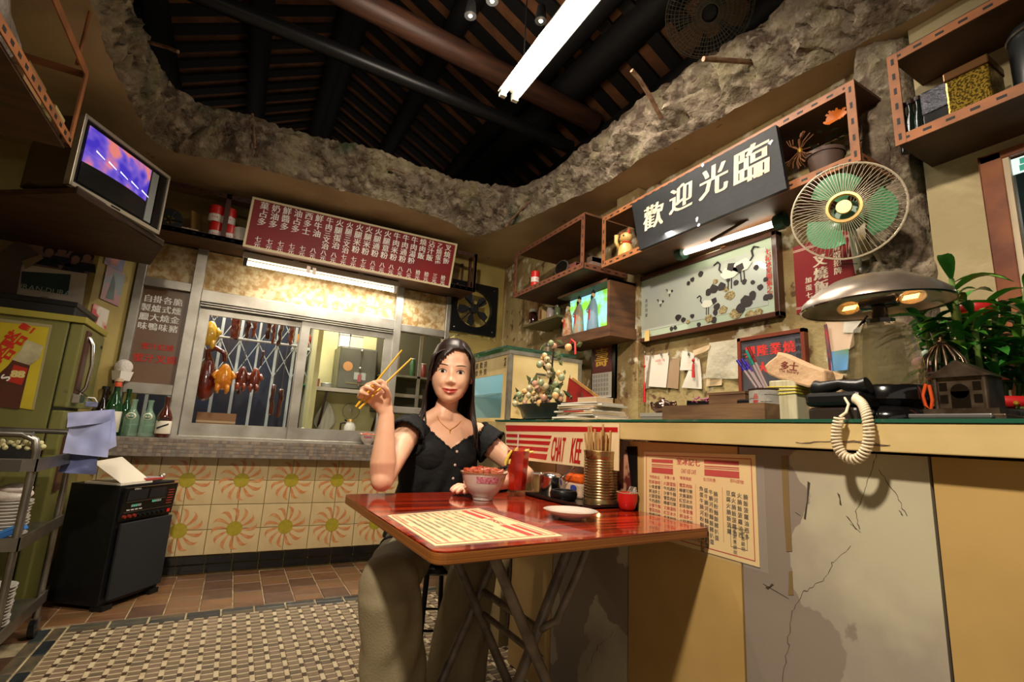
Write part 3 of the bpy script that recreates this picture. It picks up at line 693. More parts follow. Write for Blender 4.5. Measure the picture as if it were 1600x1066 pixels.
# red poster
t = thing('red_poster', (XR-.004, 1.1, 1.7), 'red wall poster with white characters behind the green wall fan', 'poster')
y0p, y1p, zp0, zp1 = 1.213, .965, 1.575, 1.882
obj('sheet', G().box((XR-.003, y1p, zp0), (XR, y0p, zp1)), mat('poster_red', (130, 14, 20), .6), t)
g = G(); xx = XR-.0034
for z in (zp1-.022, zp1-.028, zp0+.02, zp0+.026): g.box((xx, y1p, z), (xx+.001, y0p, z+.0025), cream)
column(g, '叉燒飯', (xx, 1.102, 1.79), U, Vv, .058, cream, 1.0, .05); column(g, '滑蛋招牌', (xx, 1.035, 1.825), U, Vv, .032, cream, 1.05, .04); column(g, '加蛋七元', (xx, 1.155, 1.715), U, Vv, .028, cream, 1.2, .04)
obj('lettering', g, parent=t)
# framed mirror certificate
t = thing('framed_certificate', (XR-.02, 1.33, 1.25), 'small brown-framed mirror with red characters above the pen tin', 'picture')
ya, yb, za, zb = 1.172, 1.49, 1.16, 1.505; w = .016
for (A, B) in (((ya, za), (yb, za+w)), ((ya, zb-w), (yb, zb)), ((ya, za), (ya+w, zb)), ((yb-w, za), (yb, zb))): obj('frame', G().box((XR-.03, A[0], A[1]), (XR, B[0], B[1])), mat('red_brown_frame', (110, 52, 36), .35), t)
obj('mirror', G().box((XR-.02, ya+w, za+w), (XR-.005, yb-w, zb-w)), mat('old_mirror', (118, 116, 122), .25, .6, c2=(92, 88, 92), sc=9), t)
g = G(); xx = XR-.0206
for i, c in enumerate('興隆業燒'): text(g, c, (xx, 1.43-.062*i, 1.435), U, Vv, .056, redl, bold=.05)
for i, c in enumerate('大生'): text(g, c, (xx, 1.37-.12*i, 1.355), U, Vv, .056, redl, bold=.05)
column(g, '精肉世家', (xx, 1.205, 1.455), U, Vv, .026, blackm, 1.25, .03); column(g, '鴻圖', (xx, 1.462, 1.44), U, Vv, .022, blackm, 1.25)
obj('lettering', g, parent=t)
# calendar with gold character
t = thing('calendar', (XR-.03, 2.5, 1.3), 'narrow black-framed red calendar with a gold character and a date sheet', 'calendar')
CXx = 2.0
PQ = [at(*p, 'x', CXx) for p in ((925, 535), (965, 526))]; yL, yR = PQ[0].y, PQ[1].y; zt = (PQ[0].z+PQ[1].z)/2; zb_ = at(925, 625, 'x', CXx).z
obj('frame', G().box((CXx, yR, zb_), (CXx+.05, yL, zt)), mat('frame_black', (16, 16, 18), .25), t)
m_ = (yL-yR); obj('print', G().box((CXx-.002, yR+.2*m_, zt-.56*(zt-zb_)), (CXx, yL-.05*m_, zt-.03)), mat('calendar_red', (96, 26, 22), .4), t)
obj('date_sheet', G().box((CXx-.002, yR+.2*m_, zb_+.01), (CXx, yL-.05*m_, zt-.56*(zt-zb_))), mat('sheet_grey', (196, 190, 178), .6), t)
g = G(); gold = mat('gold', (206, 160, 60), .3, .7); text(g, '壽', (CXx-.003, yL-.42*m_, zt-.30*(zt-zb_)), U, Vv, .13, gold, bold=.04)
for i in range(6):
    for j in range(5): text(g, '日', (CXx-.003, yL-(.12+.105*i)*m_, zt-(.61+.075*j)*(zt-zb_)), U, Vv, .02, blackm)
obj('lettering', g, parent=t)
# lit figurine box on lower shelf
LX = 1.80
pz = [at(*p, 'x', LX) for p in ((873, 498), (948, 515), (948, 440), (883, 460))]
yA, yB_, zA, zB = pz[0].y, pz[1].y, at(948, 508, 'x', LX).z, pz[2].z
t = thing('display_box', (LX, (yA+yB_)/2, zA-.04), 'small lit wooden box with a bright green and blue backdrop', 'display box')
obj('shelf_board', G().box((LX, yB_-.03, zA-.065), (2.01, yA+.03, zA-.0)), shelfw, t); obj('side', G().box((LX, yB_-.02, zA), (2.01, yB_, zB+.02)), shelfw, t); obj('top', G().box((LX, yB_-.02, zB+.005), (2.01, yA+.02, zB+.02)), shelfw, t)
obj('backdrop', G().box((LX+.09, yB_, zA), (LX+.1, yA, zB)), mat('lit_backdrop', (130, 200, 60), .5, c2=(150, 215, 240), sc=9, emit=.7, lo=.42, hi=.58), t)
skin2 = mat('figurine_face', (206, 168, 130), .5)
def figurine(px, h, c, lab, c2='x', hat=None):
    q = at(px, 505, 'x', LX+.035); b = Vector((LX+.035, q.y, zA)); t = thing('figurine', b, lab, 'figurine')
    obj('robe', G().lathe([(.03, 0), (.034, .01), (.028, h*.35), (.024, h*.62), (.012, h*.78)], b, n=14, sq=1.25), c, t, smooth=50)
    obj('head', G().ball(b+Z*h*.87, (.013, .013, .017), n=10, k=8), skin2, t, smooth=180)
    obj('hair', G().ball(b+Z*(h*.94)+X*.003, (.0135, .0135, .012), n=10, k=6).ball(b+Z*h*.99, .006, n=8, k=5), black, t, smooth=180)
    obj('beard', G().lathe([(.002, -.045), (.008, -.01), (.007, .004)], b+Z*h*.83-X*.01, n=8), hat or black, t, smooth=180)
    obj('sleeve', G().tube([b+Z*h*.66+Y*.024, b+Z*h*.5+Y*.034-X*.015, b+Z*h*.45+Y*.01-X*.032], [.01, .011, .007], n=8), c, t, smooth=180); obj('sash', G().box(b+Vector((-.032, -.004, h*.25)), b+Vector((-.026, .004, h*.5))), redl, t)
h_ = (zB-zA)
figurine(926, h_*.98, mat('robe_blue', (120, 146, 166), .5), 'porcelain sage in a pale blue robe, rightmost in the lit box')
figurine(904, h_*.95, mat('robe_orange', (176, 130, 90), .5, c2=(120, 160, 160), sc=40), 'porcelain sage in an orange and teal robe, middle of the lit box')
figurine(887, h_*.85, mat('robe_cream', (180, 160, 130), .5, c2=(150, 90, 50), sc=40), 'porcelain sage in a cream robe, leftmost in the lit box', hat=whitem)
# thin lower shelf with jars
t = thing('wall_shelf', (1.9, 3.1, 1.70), 'thin olive shelf with jars left of the lit figurine box', 'shelf')
olive = mat('olive_board', (100, 92, 52), .5)
zs = at(823, 510, 'x', 1.85).z
obj('board', G().box((1.83, 2.72, zs-.01), (2.05, 3.2, zs+.006)), olive, t); obj('bracket', G().box((2.0, 2.9, zs-.10), (2.04, 2.93, zs-.01)), dkwood, t)
def jar(px, y_, z_, h, r, m, capm, lab, x=1.9, nm='jar', cat='jar'):
    q = at(px, y_, 'x', x); b = Vector((x, q.y, z_)); t = thing(nm, b, lab, cat)
    obj('body', G().lathe([(r*.9, 0), (r, .006), (r, h*.78), (r*.8, h*.86)], b, n=18), m, t, smooth=40); obj('lid', G().lathe([(r*.86, h*.85), (r*.9, h*.87), (r*.9, h), (r*.8, h+.002)], b, n=18), capm, t, smooth=40); return t
jar(833, 500, zs+.006, .13, .034, mat('dark_jam', (52, 22, 22), .1, coat=1), whitem, 'dark jam jar with a white lid, leftmost on the thin shelf')
q = at(850, 490, 'x', 1.9); t = thing('tea_box', (1.9, q.y, zs+.006), 'cream and brown box between the jam jar and the pale jar', 'box')
obj('carton', G().box((1.87, q.y-.025, zs+.006), (1.93, q.y+.025, zs+.125)), mat('cream_card', (206, 178, 124), .6), t); obj('print', G().box((1.8692, q.y-.016, zs+.03), (1.87, q.y+.016, zs+.10)), mat('brown_print', (120, 70, 40), .6), t)
jar(860, 490, zs+.006, .10, .028, mat('lilac_jar', (176, 160, 160), .3), whitem, 'pale pink-grey jar right of the cream box')
jar(871, 488, zs+.006, .095, .022, mat('green_jar', (100, 110, 80), .2), steel, 'small dull green jar at the right end of the thin shelf')
t = jar(836, 540, 1.505, .11, .042, mat('white_red_tin', (196, 184, 176), .4, c2=(140, 40, 40), sc=30, lo=.55, hi=.6), mat('tin_red', (130, 40, 34), .4), 'white and red patterned tin below the thin olive shelf', nm='tin', cat='tin')
t = jar(857, 540, 1.505, .15, .036, mat('old_tin', (120, 100, 70), .4, c2=(80, 70, 50), sc=30), steel, 'tall tarnished tin below the thin olive shelf', nm='tin', cat='tin')
t = thing('wall_shelf', (1.93, 2.95, 1.49), 'low shelf carrying the two old tins beside the black fan', 'shelf'); obj('board', G().box((1.85, 2.7, 1.49), (2.05, 3.2, 1.503)), olive, t); obj('bracket', G().box((2.0, 2.9, 1.42), (2.04, 2.93, 1.49)), dkwood, t)
# things on the upper left shelf
milkred = mat('tin_bright_red', (196, 34, 28), .35); milkw = mat('tin_white', (216, 206, 196), .35)
def milk(b, lab, s_=1.0, grp=None):
    b = Vector(b); t = thing('milk_tin', b, lab, 'tin', grp); r, h = .031*s_, .082*s_
    obj('can', G().lathe([(r*.96, 0), (r, .003), (r, h*.45)], b, n=18), milkw, t, smooth=40); obj('label_band', G().lathe([(r+.0006, h*.45), (r+.0006, h*.9), (r*.97, h)], b, n=18), milkred, t, smooth=40)
    g = G()
    for dx in (-.012, 0, .012): g.ball(b+Vector((dx, -r, h*.25)), (.003, .001, .005), n=6, k=4)
    obj('print', g, milkred, t, kind='stuff'); return t
q = at(834, 440, 'x', 1.75)
milk((1.76, q.y, 2.006), 'red and white tin at the far end of the brown shelf, lower of two'); milk((1.76, q.y, 2.09), 'red and white tin at the far end of the brown shelf, standing on another')
q = at(879, 406, 'x', 1.74); t = thing('hand_mirror', (1.74, q.y, 2.006), 'round dark mirror standing on the brown shelf', 'mirror')
obj('disc', G().lathe([(.0, 0), (.05, .0), (.056, .004), (.056, .010), (0, .012)], (1.74, q.y, 2.09), ax=(-1, -.3, .2), n=24), steel, t, smooth=40); obj('glass', G().lathe([(0, 0), (.049, 0), (.049, .001), (0, .001)], Vector((1.74, q.y, 2.09))+Vector((-1, -.3, .2)).normalized()*.012, ax=(-1, -.3, .2), n=24), mat('mirror_dark', (40, 34, 30), .1, .8), t); obj('foot', G().lathe([(.03, 0), (.03, .006), (.006, .012), (.006, .04)], (1.74, q.y, 2.004), n=14), steel, t)
for px, c, h, w, lab in ((897, (150, 84, 76), .11, .10, 'faded pink box leaning behind the shelf post'), (862, (56, 62, 44), .07, .03, 'small green carton left of the round mirror'), (925, (120, 96, 84), .10, .05, 'dull pinkish box in the gap between the two upper shelves')):
    q = at(px, 405, 'x', 1.80); t = thing('carton', (1.80, q.y, 2.006), lab, 'box'); obj('carton_body', G().box((1.78, q.y-w/2, 2.006), (1.86, q.y+w/2, 2.006+h)), mat('carton%d' % px, c, .6), t, bev=.002); obj('flap', G().box((1.779, q.y-w/2, 2.0+h*.75), (1.861, q.y+w/2, 2.008+h)), mat('cartonb%d' % px, tuple(int(x*.75) for x in c), .6), t)
# lucky cat
q = at(978, 372, 'x', 1.80); b = Vector((1.80, q.y, 2.006)); t = thing('lucky_cat', b, 'cream and gold beckoning cat figure beside the welcome sign', 'figurine')
catm = mat('cat_cream', (214, 178, 110), .35, c2=(196, 150, 80), sc=20)
obj('body', G().lathe([(.035, 0), (.046, .02), (.042, .06), (.028, .09)], b, n=18), catm, t, smooth=60); obj('head', G().ball(b+Z*.125, (.034, .04, .034), n=16, k=10), catm, t, smooth=180)
for s_ in (-1, 1):
    obj('ear', G().add([b+Vector((-.01, s_*.018, .15)), b+Vector((-.01, s_*.040, .14)), b+Vector((-.004, s_*.034, .178)), b+Vector((.008, s_*.028, .145))], [(0,1,2),(0,2,3),(1,3,2),(0,3,1)]), redl, t)
    obj('eye', G().ball(b+Vector((-.031, s_*.015, .13)), .005, n=8, k=5), black, t, smooth=180)
obj('paw', G().tube([b+Vector((-.02, .035, .07)), b+Vector((-.03, .048, .11)), b+Vector((-.03, .045, .15))], [.011, .011, .013], n=8), catm, t, smooth=180); obj('collar', G().lathe([(.03, .088), (.033, .093), (.03, .098)], b, n=16), redl, t, smooth=60)
obj('bell', G().ball(b+Vector((-.033, 0, .088)), .008, n=8, k=6), gold, t, smooth=180)
# potted dried flower on the shelf right of the sign
q = at(1290, 245, 'x', 1.84); b = Vector((1.84, q.y, 2.006)); t = thing('potted_plant', b, 'dusty potted plant with an orange bloom right of the welcome sign', 'plant')
obj('pot', G().lathe([(.045, 0), (.05, .01), (.062, .10), (.067, .10), (.067, .115), (.055, .115)], b, n=20), mat('dark_clay', (84, 64, 54), .6), t, smooth=40)
g = G(); lf = mat('dark_leaf', (40, 56, 30), .6)
for k in range(26):
    a = random.random()*6.3; r = random.uniform(.02, .09); c = b+Vector((math.cos(a)*r, math.sin(a)*r, random.uniform(.12, .2)))
    d = Vector((math.cos(a), math.sin(a), random.uniform(-.3, .6)))*.045; s_ = d.cross(Z).normalized()*.01; g.add([c, c+d*.5+s_, c+d, c+d*.5-s_], [(0, 1, 2, 3)])
obj('foliage', g, lf, t, kind='stuff'); g = G(); c = at(1308, 186, 'x', 1.80)
for k in range(40):
    a = 2*math.pi*k/40; d = Vector((-.3, math.cos(a), .45*math.sin(a)+.2)).normalized()*random.uniform(.03, .045); g.strip([c, c+d], [d.cross(X).normalized()*.004]*2, (.001, 0, 0))
obj('bloom', g, mat('orange_bloom', (190, 100, 24), .5), t)
g = G(); c = at(1250, 235, 'x', 1.79)
for k in range(30):
    d = Vector((random.uniform(-.2, .2), random.uniform(-.5, .5), random.uniform(-1, 1))).normalized()*.07; g.tube([c, c+d*.6+Y*.01, c+d], .002, n=4)
t2 = thing('dried_bunch', c, 'dried brown flower bunch hanging beside the right end of the welcome sign', 'dried flowers'); obj('stalks', g, mat('dry_brown', (110, 66, 34), .8), t2, kind='stuff'); obj('ribbon', G().lathe([(.006, -.01), (.01, 0), (.006, .01)], c, n=8), gold, t2)
q = at(1345, 232, 'x', 1.78)
# items on the far right shelf
b = at(1519, 134, 'x', 1.84); z_ = 2.006; t = thing('gold_tin', (1.84, b.y, z_), 'square gold patterned tin on the top right shelf', 'tin')
goldt = mat('gold_foil', (170, 140, 50), .28, .8, c2=(84, 66, 24), sc=150, lo=.48, hi=.52)
obj('body', G().box((1.80, b.y-.052, z_), (1.92, b.y+.052, z_+.15)), goldt, t, bev=.006); obj('lid', G().box((1.798, b.y-.054, z_+.15), (1.922, b.y+.054, z_+.18)), mat('lid_brown', (96, 64, 30), .35, .6), t, bev=.004)
b = at(1472, 150, 'x', 1.86); t = thing('black_box', (1.86, b.y, z_), 'black box with a foil-covered top part beside the gold tin', 'box')
obj('body', G().box((1.83, b.y-.045, z_), (1.93, b.y+.045, z_+.09)), black, t, bev=.003); obj('foil', G().box((1.828, b.y-.047, z_+.09), (1.932, b.y+.047, z_+.17)), mat('foil', (84, 84, 92), .3, .7, bump=.6, bsc=60), t, bev=.004)
b = at(1592, 60, 'x', 1.80); t = thing('pot_lid', (1.80, b.y, z_), 'dark steel drum at the right end of the top shelf', 'drum')
obj('drum', G().lathe([(.07, 0), (.07, .22), (.066, .225), (0, .225)], (1.87, b.y-.03, z_), n=28), mat('drum_dark', (60, 62, 62), .3, .7), t, smooth=40); obj('rim', G().lathe([(.072, .20), (.075, .205), (.072, .21)], (1.87, b.y-.03, z_), n=28), steel, t, smooth=40)
for k in range(3):
    b = at(1412+12*k, 190-6*k, 'x', 1.86); t = thing('dark_bottle', (1.86, b.y, z_), ('dark bottle against the left end of the top right shelf', 'dark bottle second from the left end of the top right shelf', 'dark bottle nearest the foil-topped black box')[k], 'bottle')
    obj('body', G().lathe([(.016, 0), (.017, .10), (.008, .14), (.008, .17)], (1.86, b.y, z_), n=14), mat('bottle_dark', (18, 26, 20), .15), t, smooth=50); obj('cap', G().lathe([(.011, .168), (.011, .182), (0, .183)], (1.86, b.y, z_), n=12), dkwood, t)
# wall fan
c = at(1322, 330, 'x', 1.72); t = thing('wall_fan', c, 'green-bladed round wall fan in a beige wire cage', 'fan')
fa = (Vector((.0, .1, 1.05))-c).normalized(); fa = Vector((-.93, -.34, -.10)).normalized(); FR = .165
wirem = mat('beige_wire', (190, 176, 152), .4, .2); fgreen = mat('fan_green', (88, 146, 104), .35, c2=(76, 132, 92), sc=8); brass = mat('brass', (196, 160, 100), .45, .85)
g = G(); cage(g, c, fa, FR, .05, 72, wirem, .0009, [(1, 0, .0035)], .3); obj('front_grille', g, None, t, smooth=60); g = G(); cage(g, c, -fa, FR, .05, 36, wirem, .0008, [(1, .05, .003)], .25); obj('rear_grille', g, None, t, smooth=60)
obj('badge', G().lathe([(.0, .056), (.022, .056), (.024, .052), (.024, .048)], c, ax=fa, n=28), brass, t, smooth=30); obj('ring', G().lathe([(.040, .047), (.044, .054), (.052, .053), (.054, .045), (.046, .043)], c, ax=fa, n=32), brass, t, smooth=60)
fu = (Z-fa*fa.dot(Z)).normalized(); fw = fa.cross(fu)
for k in range(3):
    a0 = math.radians(15)+2*math.pi*k/3; V = []; F = []; n_, m_ = 12, 6
    for i in range(n_+1):
        for j in range(m_+1):
            s_ = j/m_; tt = i/n_; r = .03+(.142-.03)*s_; half = .16+.56*math.sin(math.pi*min(s_*.62+.02, 1)); a = a0+(tt-.5)*2*half
            if s_ > .8: r -= .02*abs(tt-.5)**2*4*(s_-.8)/.2*1.3
            V.append(c+(fu*math.cos(a)+fw*math.sin(a))*r+fa*((tt-.5)*.03))
    for i in range(n_):
        for j in range(m_): q = i*(m_+1)+j; F.append((q, q+1, q+m_+2, q+m_+1))
    obj('blade', G().add(V, F), fgreen, t, smooth=180)
obj('motor', G().lathe([(.03, -.12), (.045, -.10), (.05, -.05), (.035, .0)], c, ax=fa, n=20), mat('motor_green', (70, 110, 84), .4), t, smooth=50); obj('bracket', G().tube([c-fa*.1, c-fa*.14-Z*.05, Vector((2.03, c.y+.12, c.z-.12))], .014), whitem, t, smooth=60)
obj('pull_cord', G().tube([at(1307, 398, 'x', 1.78), at(1313, 413, 'x', 1.80), at(1340, 412, 'x', 1.85)], .0012, n=4), blackm, t)
# socket group
q = at(1352, 421, 'x', 2.0); t = thing('wall_switch', q, 'square metal wall switch with a round knob below the wall fan', 'switch')
obj('plate', G().box(q-Vector((.0, .032, .03)), q+Vector((.06, .032, .035))), mat('switch_plate', (120, 104, 60), .4, .4), t); obj('knob', G().lathe([(.018, 0), (.018, .008), (.012, .012), (0, .012)], q, ax=(-1, 0, 0)), steel, t, smooth=40)
q = at(1382, 425, 'x', 2.0); t = thing('brass_knob', q, 'little brass door knob on the wall strip right of the switch', 'knob'); obj('ball', G().ball(q, (.012, .014, .009)), brass, t, smooth=180); obj('stem', G().tube([q, q+X*.06], .004), brass, t)
# window on the far right wall
q0, q1 = at(1532, 250, 'x', 1.975), at(1566, 395, 'x', 1.975)
WR = struct('window_4', G().box((1.96, q0.y-.052, 1.0), (2.0, q0.y, q0.z)).box((1.96, -.4, q0.z-.025), (2.0, q0.y, q0.z)), mat('window_wood', (150, 86, 44), .35, c2=(96, 46, 24), sc=6), bev=.003)
obj('inner_trim', G().box((1.965, q0.y-.066, 1.0), (1.99, q0.y-.052, q0.z-.025)), mat('trim_cream', (196, 176, 146), .5), WR)
obj('pane', G().box((1.985, -.4, 1.0), (1.988, q0.y-.066, q0.z-.025)), mat('dark_pane', (34, 50, 52), .08, c2=(16, 22, 24), sc=5, coat=1), WR)
obj('notice', G().box((1.983, -.4, q0.z-.082), (1.9845, q0.y-.066, q0.z-.03)), mat('pale_notice', (206, 228, 232), .5, emit=.35), WR)
g = G(); teal = mat('teal_ink', (30, 150, 130), .5, emit=.2)
for i, c_ in enumerate('出口'): text(g, c_, (1.9822, q0.y-.105-.055*i, q0.z-.055), U, Vv, .052, teal, bold=.07)
obj('lettering', g, parent=WR)
# ---------------- things on the counter ----------------
paper = mat('paper_white', (222, 214, 196), .7, c2=(204, 194, 172), sc=5); papero = mat('paper_old', (206, 184, 150), .7, c2=(180, 156, 120), sc=4); greyp = mat('paper_grey', (176, 168, 156), .7)
# glass-fronted display cabinet
cc = at(797, 547, 'x', 1.30); x0, x1, y0, y1, z0, z1 = 1.30, 1.80, cc.y, cc.y+.62, CT, at(797, 547, 'x', 1.30).z
t = thing('display_cabinet', ((x0+x1)/2, (y0+y1)/2, z0), 'cream metal display cabinet with a lit glass door at the end of the counter', 'cabinet')
cab = mat('cab_cream', (214, 192, 138), .5, c2=(186, 160, 104), sc=4, bump=.05); tr = mat('zinc_trim', (150, 144, 130), .4, .6, c2=(120, 116, 104), sc=20)
obj('panel', G().box((x0+.006, y0, z0), (x1, y0+.012, z1-.02)), cab, t); obj('panel', G().box((x1-.012, y0, z0), (x1, y1, z1-.02)), cab, t); obj('panel', G().box((x0+.006, y1-.012, z0), (x1, y1, z1-.02)), cab, t)
obj('base', G().box((x0, y0, z0), (x1, y1, z0+.02)), cab, t); obj('top', G().box((x0-.004, y0-.004, z1-.022), (x1+.004, y1, z1)), tr, t)
for (a, b) in ((x0, y0), (x1-.022, y0)): obj('corner_trim', G().box((a-.003, b-.004, z0), (a+.022, b+.018, z1-.02)), tr, t)
obj('corner_trim', G().box((x0-.003, y1-.02, z0), (x0+.02, y1, z1-.02)), tr, t)
obj('header', G().box((x0, y0+.018, z1-.13), (x0+.006, y1-.02, z1-.022)), cab, t); obj('door_frame', G().box((x0, y0+.018, z0+.02), (x0+.006, y0+.07, z1-.13)), cab, t); obj('door_frame', G().box((x0, y1-.07, z0+.02), (x0+.006, y1-.02, z1-.13)), cab, t)
obj('glass_door', G().box((x0+.002, y0+.07, z0+.02), (x0+.005, y1-.07, z1-.13)), glass, t); inn = mat('cabinet_lining', (176, 206, 206), .4)
obj('lining', G().box((x0+.02, y1-.03, z0+.02), (x1-.02, y1-.014, z1-.03)).box((x1-.03, y0+.02, z0+.02), (x1-.014, y1-.03, z1-.03)).box((x0+.02, y0+.014, z0+.02), (x1-.02, y0+.024, z1-.03)), inn, t)
obj('shelf', G().box((x0+.02, y0+.02, z0+.16), (x1-.03, y1-.03, z0+.166)), mat('shelf_glass', (140, 170, 170), .1, alpha=.4), t)
g = G()
for r_, s_ in enumerate(('惠顧歡迎', '堂食外賣')):
    for i, c_ in enumerate(s_): text(g, c_, (x0-.0008, y1-.13-.062*i, z1-.052-.046*r_), U, Vv, .042, mat('ink_brown', (60, 40, 26), .6), bold=.04)
obj('lettering', g, parent=t)
g = G(); 
for k in range(5): g.poly([Vector((x0-.001, y0+.05+.012*math.sin(k*2+a), z1-.045-.012*k+.007*math.cos(a))) for a in (0, 1.3, 2.6, 3.9, 5.2)], (-.0004, 0, 0))
obj('bird_print', g, mat('ink_black', (30, 28, 26), .6), t, kind='stuff')
a = Vector((x0+.17, y0-.006, z1-.14)); obj('handle', G().tube([a, a+Vector((0, -.012, .02)), a+Vector((.11, -.014, .02)), a+Vector((.11, 0, 0))], .007), mat('pewter', (110, 104, 92), .4, .7), t, smooth=60)
g = G()
for px in (752, 770): pass
t2 = thing('glass_sheet', ((x0+x1)/2, y0+.2, z1), 'greenish glass sheet lying on top of the display cabinet', 'glass sheet')
obj('sheet', G().box((x0-.03, y0+.0, z1+.014), (x1-.04, y1-.1, z1+.024)), greeng, t2); obj('stopper', G().box((x0, y0+.05, z1+.0005), (x1-.1, y0+.09, z1+.014)), greyp, t2); obj('stopper', G().box((x0, y1-.2, z1+.0005), (x1-.1, y1-.16, z1+.014)), greyp, t2)
# jade fruit tree
c = Vector((1.30, 2.08, CT)); pt_ = thing('jade_fruit_tree', c, 'small glass-fruit bonsai in a dark oval planter at the end of the counter', 'ornamental tree')
potm = mat('planter_black', (24, 28, 24), .3, c2=(40, 44, 36), sc=20)
lo = at(806, 628, 'x', 1.28); hi = at(899, 628, 'x', 1.28); cy = (lo.y+hi.y)/2; ry = abs(lo.y-hi.y)/2; c = Vector((1.30, cy, CT))
V = []; F = []; prof = [(.72, .012), (.80, .02), (.9, .06), (1.0, .075), (1.0, .084), (.92, .084), (.88, .07), (0, .07)]
g = G(); n = 28
for (r, z) in prof:
    for k in range(n): a = 2*math.pi*k/n; V.append(c+Vector((.06*r*math.cos(a), ry*r*math.sin(a), z)))
for i in range(len(prof)-1):
    for k in range(n): F.append((i*n+k, i*n+(k+1) % n, (i+1)*n+(k+1) % n, (i+1)*n+k))
g.add(V, F); obj('planter', g, potm, pt_, smooth=40)
for a in (-.6, .6): obj('planter_foot', G().box((c.x-.03, c.y+a*ry-.02, CT), (c.x+.03, c.y+a*ry+.02, CT+.014)), potm, pt_)
g = G(); trunk = mat('trunk_brown', (50, 34, 24), .7); top = at(865, 545, 'x', 1.28)
g.tube([c+Z*.07+Y*.0, c+Vector((0, -.01, .13)), Vector((1.29, top.y+.03, 1.27)), Vector((1.28, top.y, top.z))], [.012, .01, .007, .003], n=8); obj('trunk', g, trunk, pt_, smooth=60)
fruit = [mat('jade_pale', (206, 190, 148), .12, c2=(186, 170, 130), sc=20, coat=1, sss=.2), mat('jade_pink', (190, 142, 116), .12, coat=1, sss=.2), mat('jade_green', (150, 160, 120), .12, coat=1, sss=.2), mat('jade_peach', (222, 176, 116), .12, coat=1, sss=.2)]
jl = mat('jade_leaf', (100, 108, 70), .2, c2=(64, 76, 48), sc=14, coat=.6)
FR_ = [(805,631),(820,630),(813,624),(843,630),(832,626),(855,628),(811,617),(820,612),(827,607),(836,600),(845,598),(834,615),(838,622),(850,622),(858,620),(848,610),(853,604),(862,596),(868,600),(873,584),(857,573),(860,580),(877,590),(868,618),(876,617),(876,624),(870,612),(849,560),(855,562),(846,568),(843,570),(851,556),(858,585),(840,608),(862,610),(846,618),(826,618),(866,541),(861,536),(888,543)]
for i, (px, py) in enumerate(FR_):
    q = at(px, py, 'x', 1.24+.07*((i*37) % 10)/10); r = random.uniform(.013, .017)
    obj('fruit', G().ball(q, (r, r, r*1.08), n=12, k=8), fruit[i % 4], pt_, smooth=180)
for i in range(64):
    px, py = FR_[i % len(FR_)]; px = px+random.uniform(-6, 14); py = py+random.uniform(-16, 6)
    if 800 < px < 905 and py < 632:
        q = at(px, py, 'x', 1.25+.07*random.random()); d = Vector((random.uniform(-.4, .4), random.uniform(-1, 1), random.uniform(-.6, 1))).normalized()*random.uniform(.04, .062); s_ = d.cross(Vector((1, .2, .1))).normalized()*.013
        obj('leaf', G().add([q, q+d*.5+s_+X*.003, q+d, q+d*.5-s_+X*.003, q+d*.5-X*.004], [(0, 1, 4), (1, 2, 4), (2, 3, 4), (3, 0, 4)]), jl, pt_)
g = G()
for px in (806, 822, 840, 856): g.tube([at(px, 628, 'x', 1.25), at(px+10, 615, 'x', 1.28), c+Vector((0, -.01, .15))], .0015, n=4)
obj('twig', g, trunk, pt_, kind='stuff')
q = at(893, 540, 'x', 1.45); obj('ribbon', G().tube([q+Vector((0, .02, 0)), q+Vector((0, .0, .03)), q+Vector((0, -.03, .01)), q+Vector((0, -.035, -.05))], (.006), n=6), redl, pt_, smooth=60)
# red folder leaning behind
a, b, c_, d_ = [at(*p, 'x', 1.52) for p in ((888, 592), (925, 628), (918, 655), (878, 655))]
t = thing('red_folder', (1.52, b.y, CT), 'red folder leaning against the display cabinet behind the newspapers', 'folder')
obj('cover', G().poly([at(*p, 'x', 1.5) for p in ((889, 590), (930, 622), (932, 656), (880, 656))], (.006, 0, 0)), mat('folder_red', (150, 24, 24), .4), t); obj('stripe', G().poly([at(*p, 'x', 1.497) for p in ((895, 590), (936, 620), (932, 622), (893, 593))], (.006, 0, 0)), mat('folder_gold', (170, 120, 60), .4), t)
t = thing('dried_gourd', at(910, 625, 'x', 1.42), 'amber dried gourd between the bonsai and the newspapers', 'gourd')
q = at(905, 612, 'x', 1.42); obj('body', G().lathe([(.004, .11), (.012, .09), (.014, .07), (.018, .05), (.028, .025), (.02, .002), (0, 0)], Vector((1.42, at(912, 640, 'x', 1.42).y, CT)), n=16), mat('amber', (176, 128, 70), .35), t, smooth=180); obj('stem', G().tube([Vector((1.42, at(912, 640, 'x', 1.42).y, CT+.105)), Vector((1.42, at(912, 640, 'x', 1.42).y+.02, CT+.14))], .003), trunk, t)
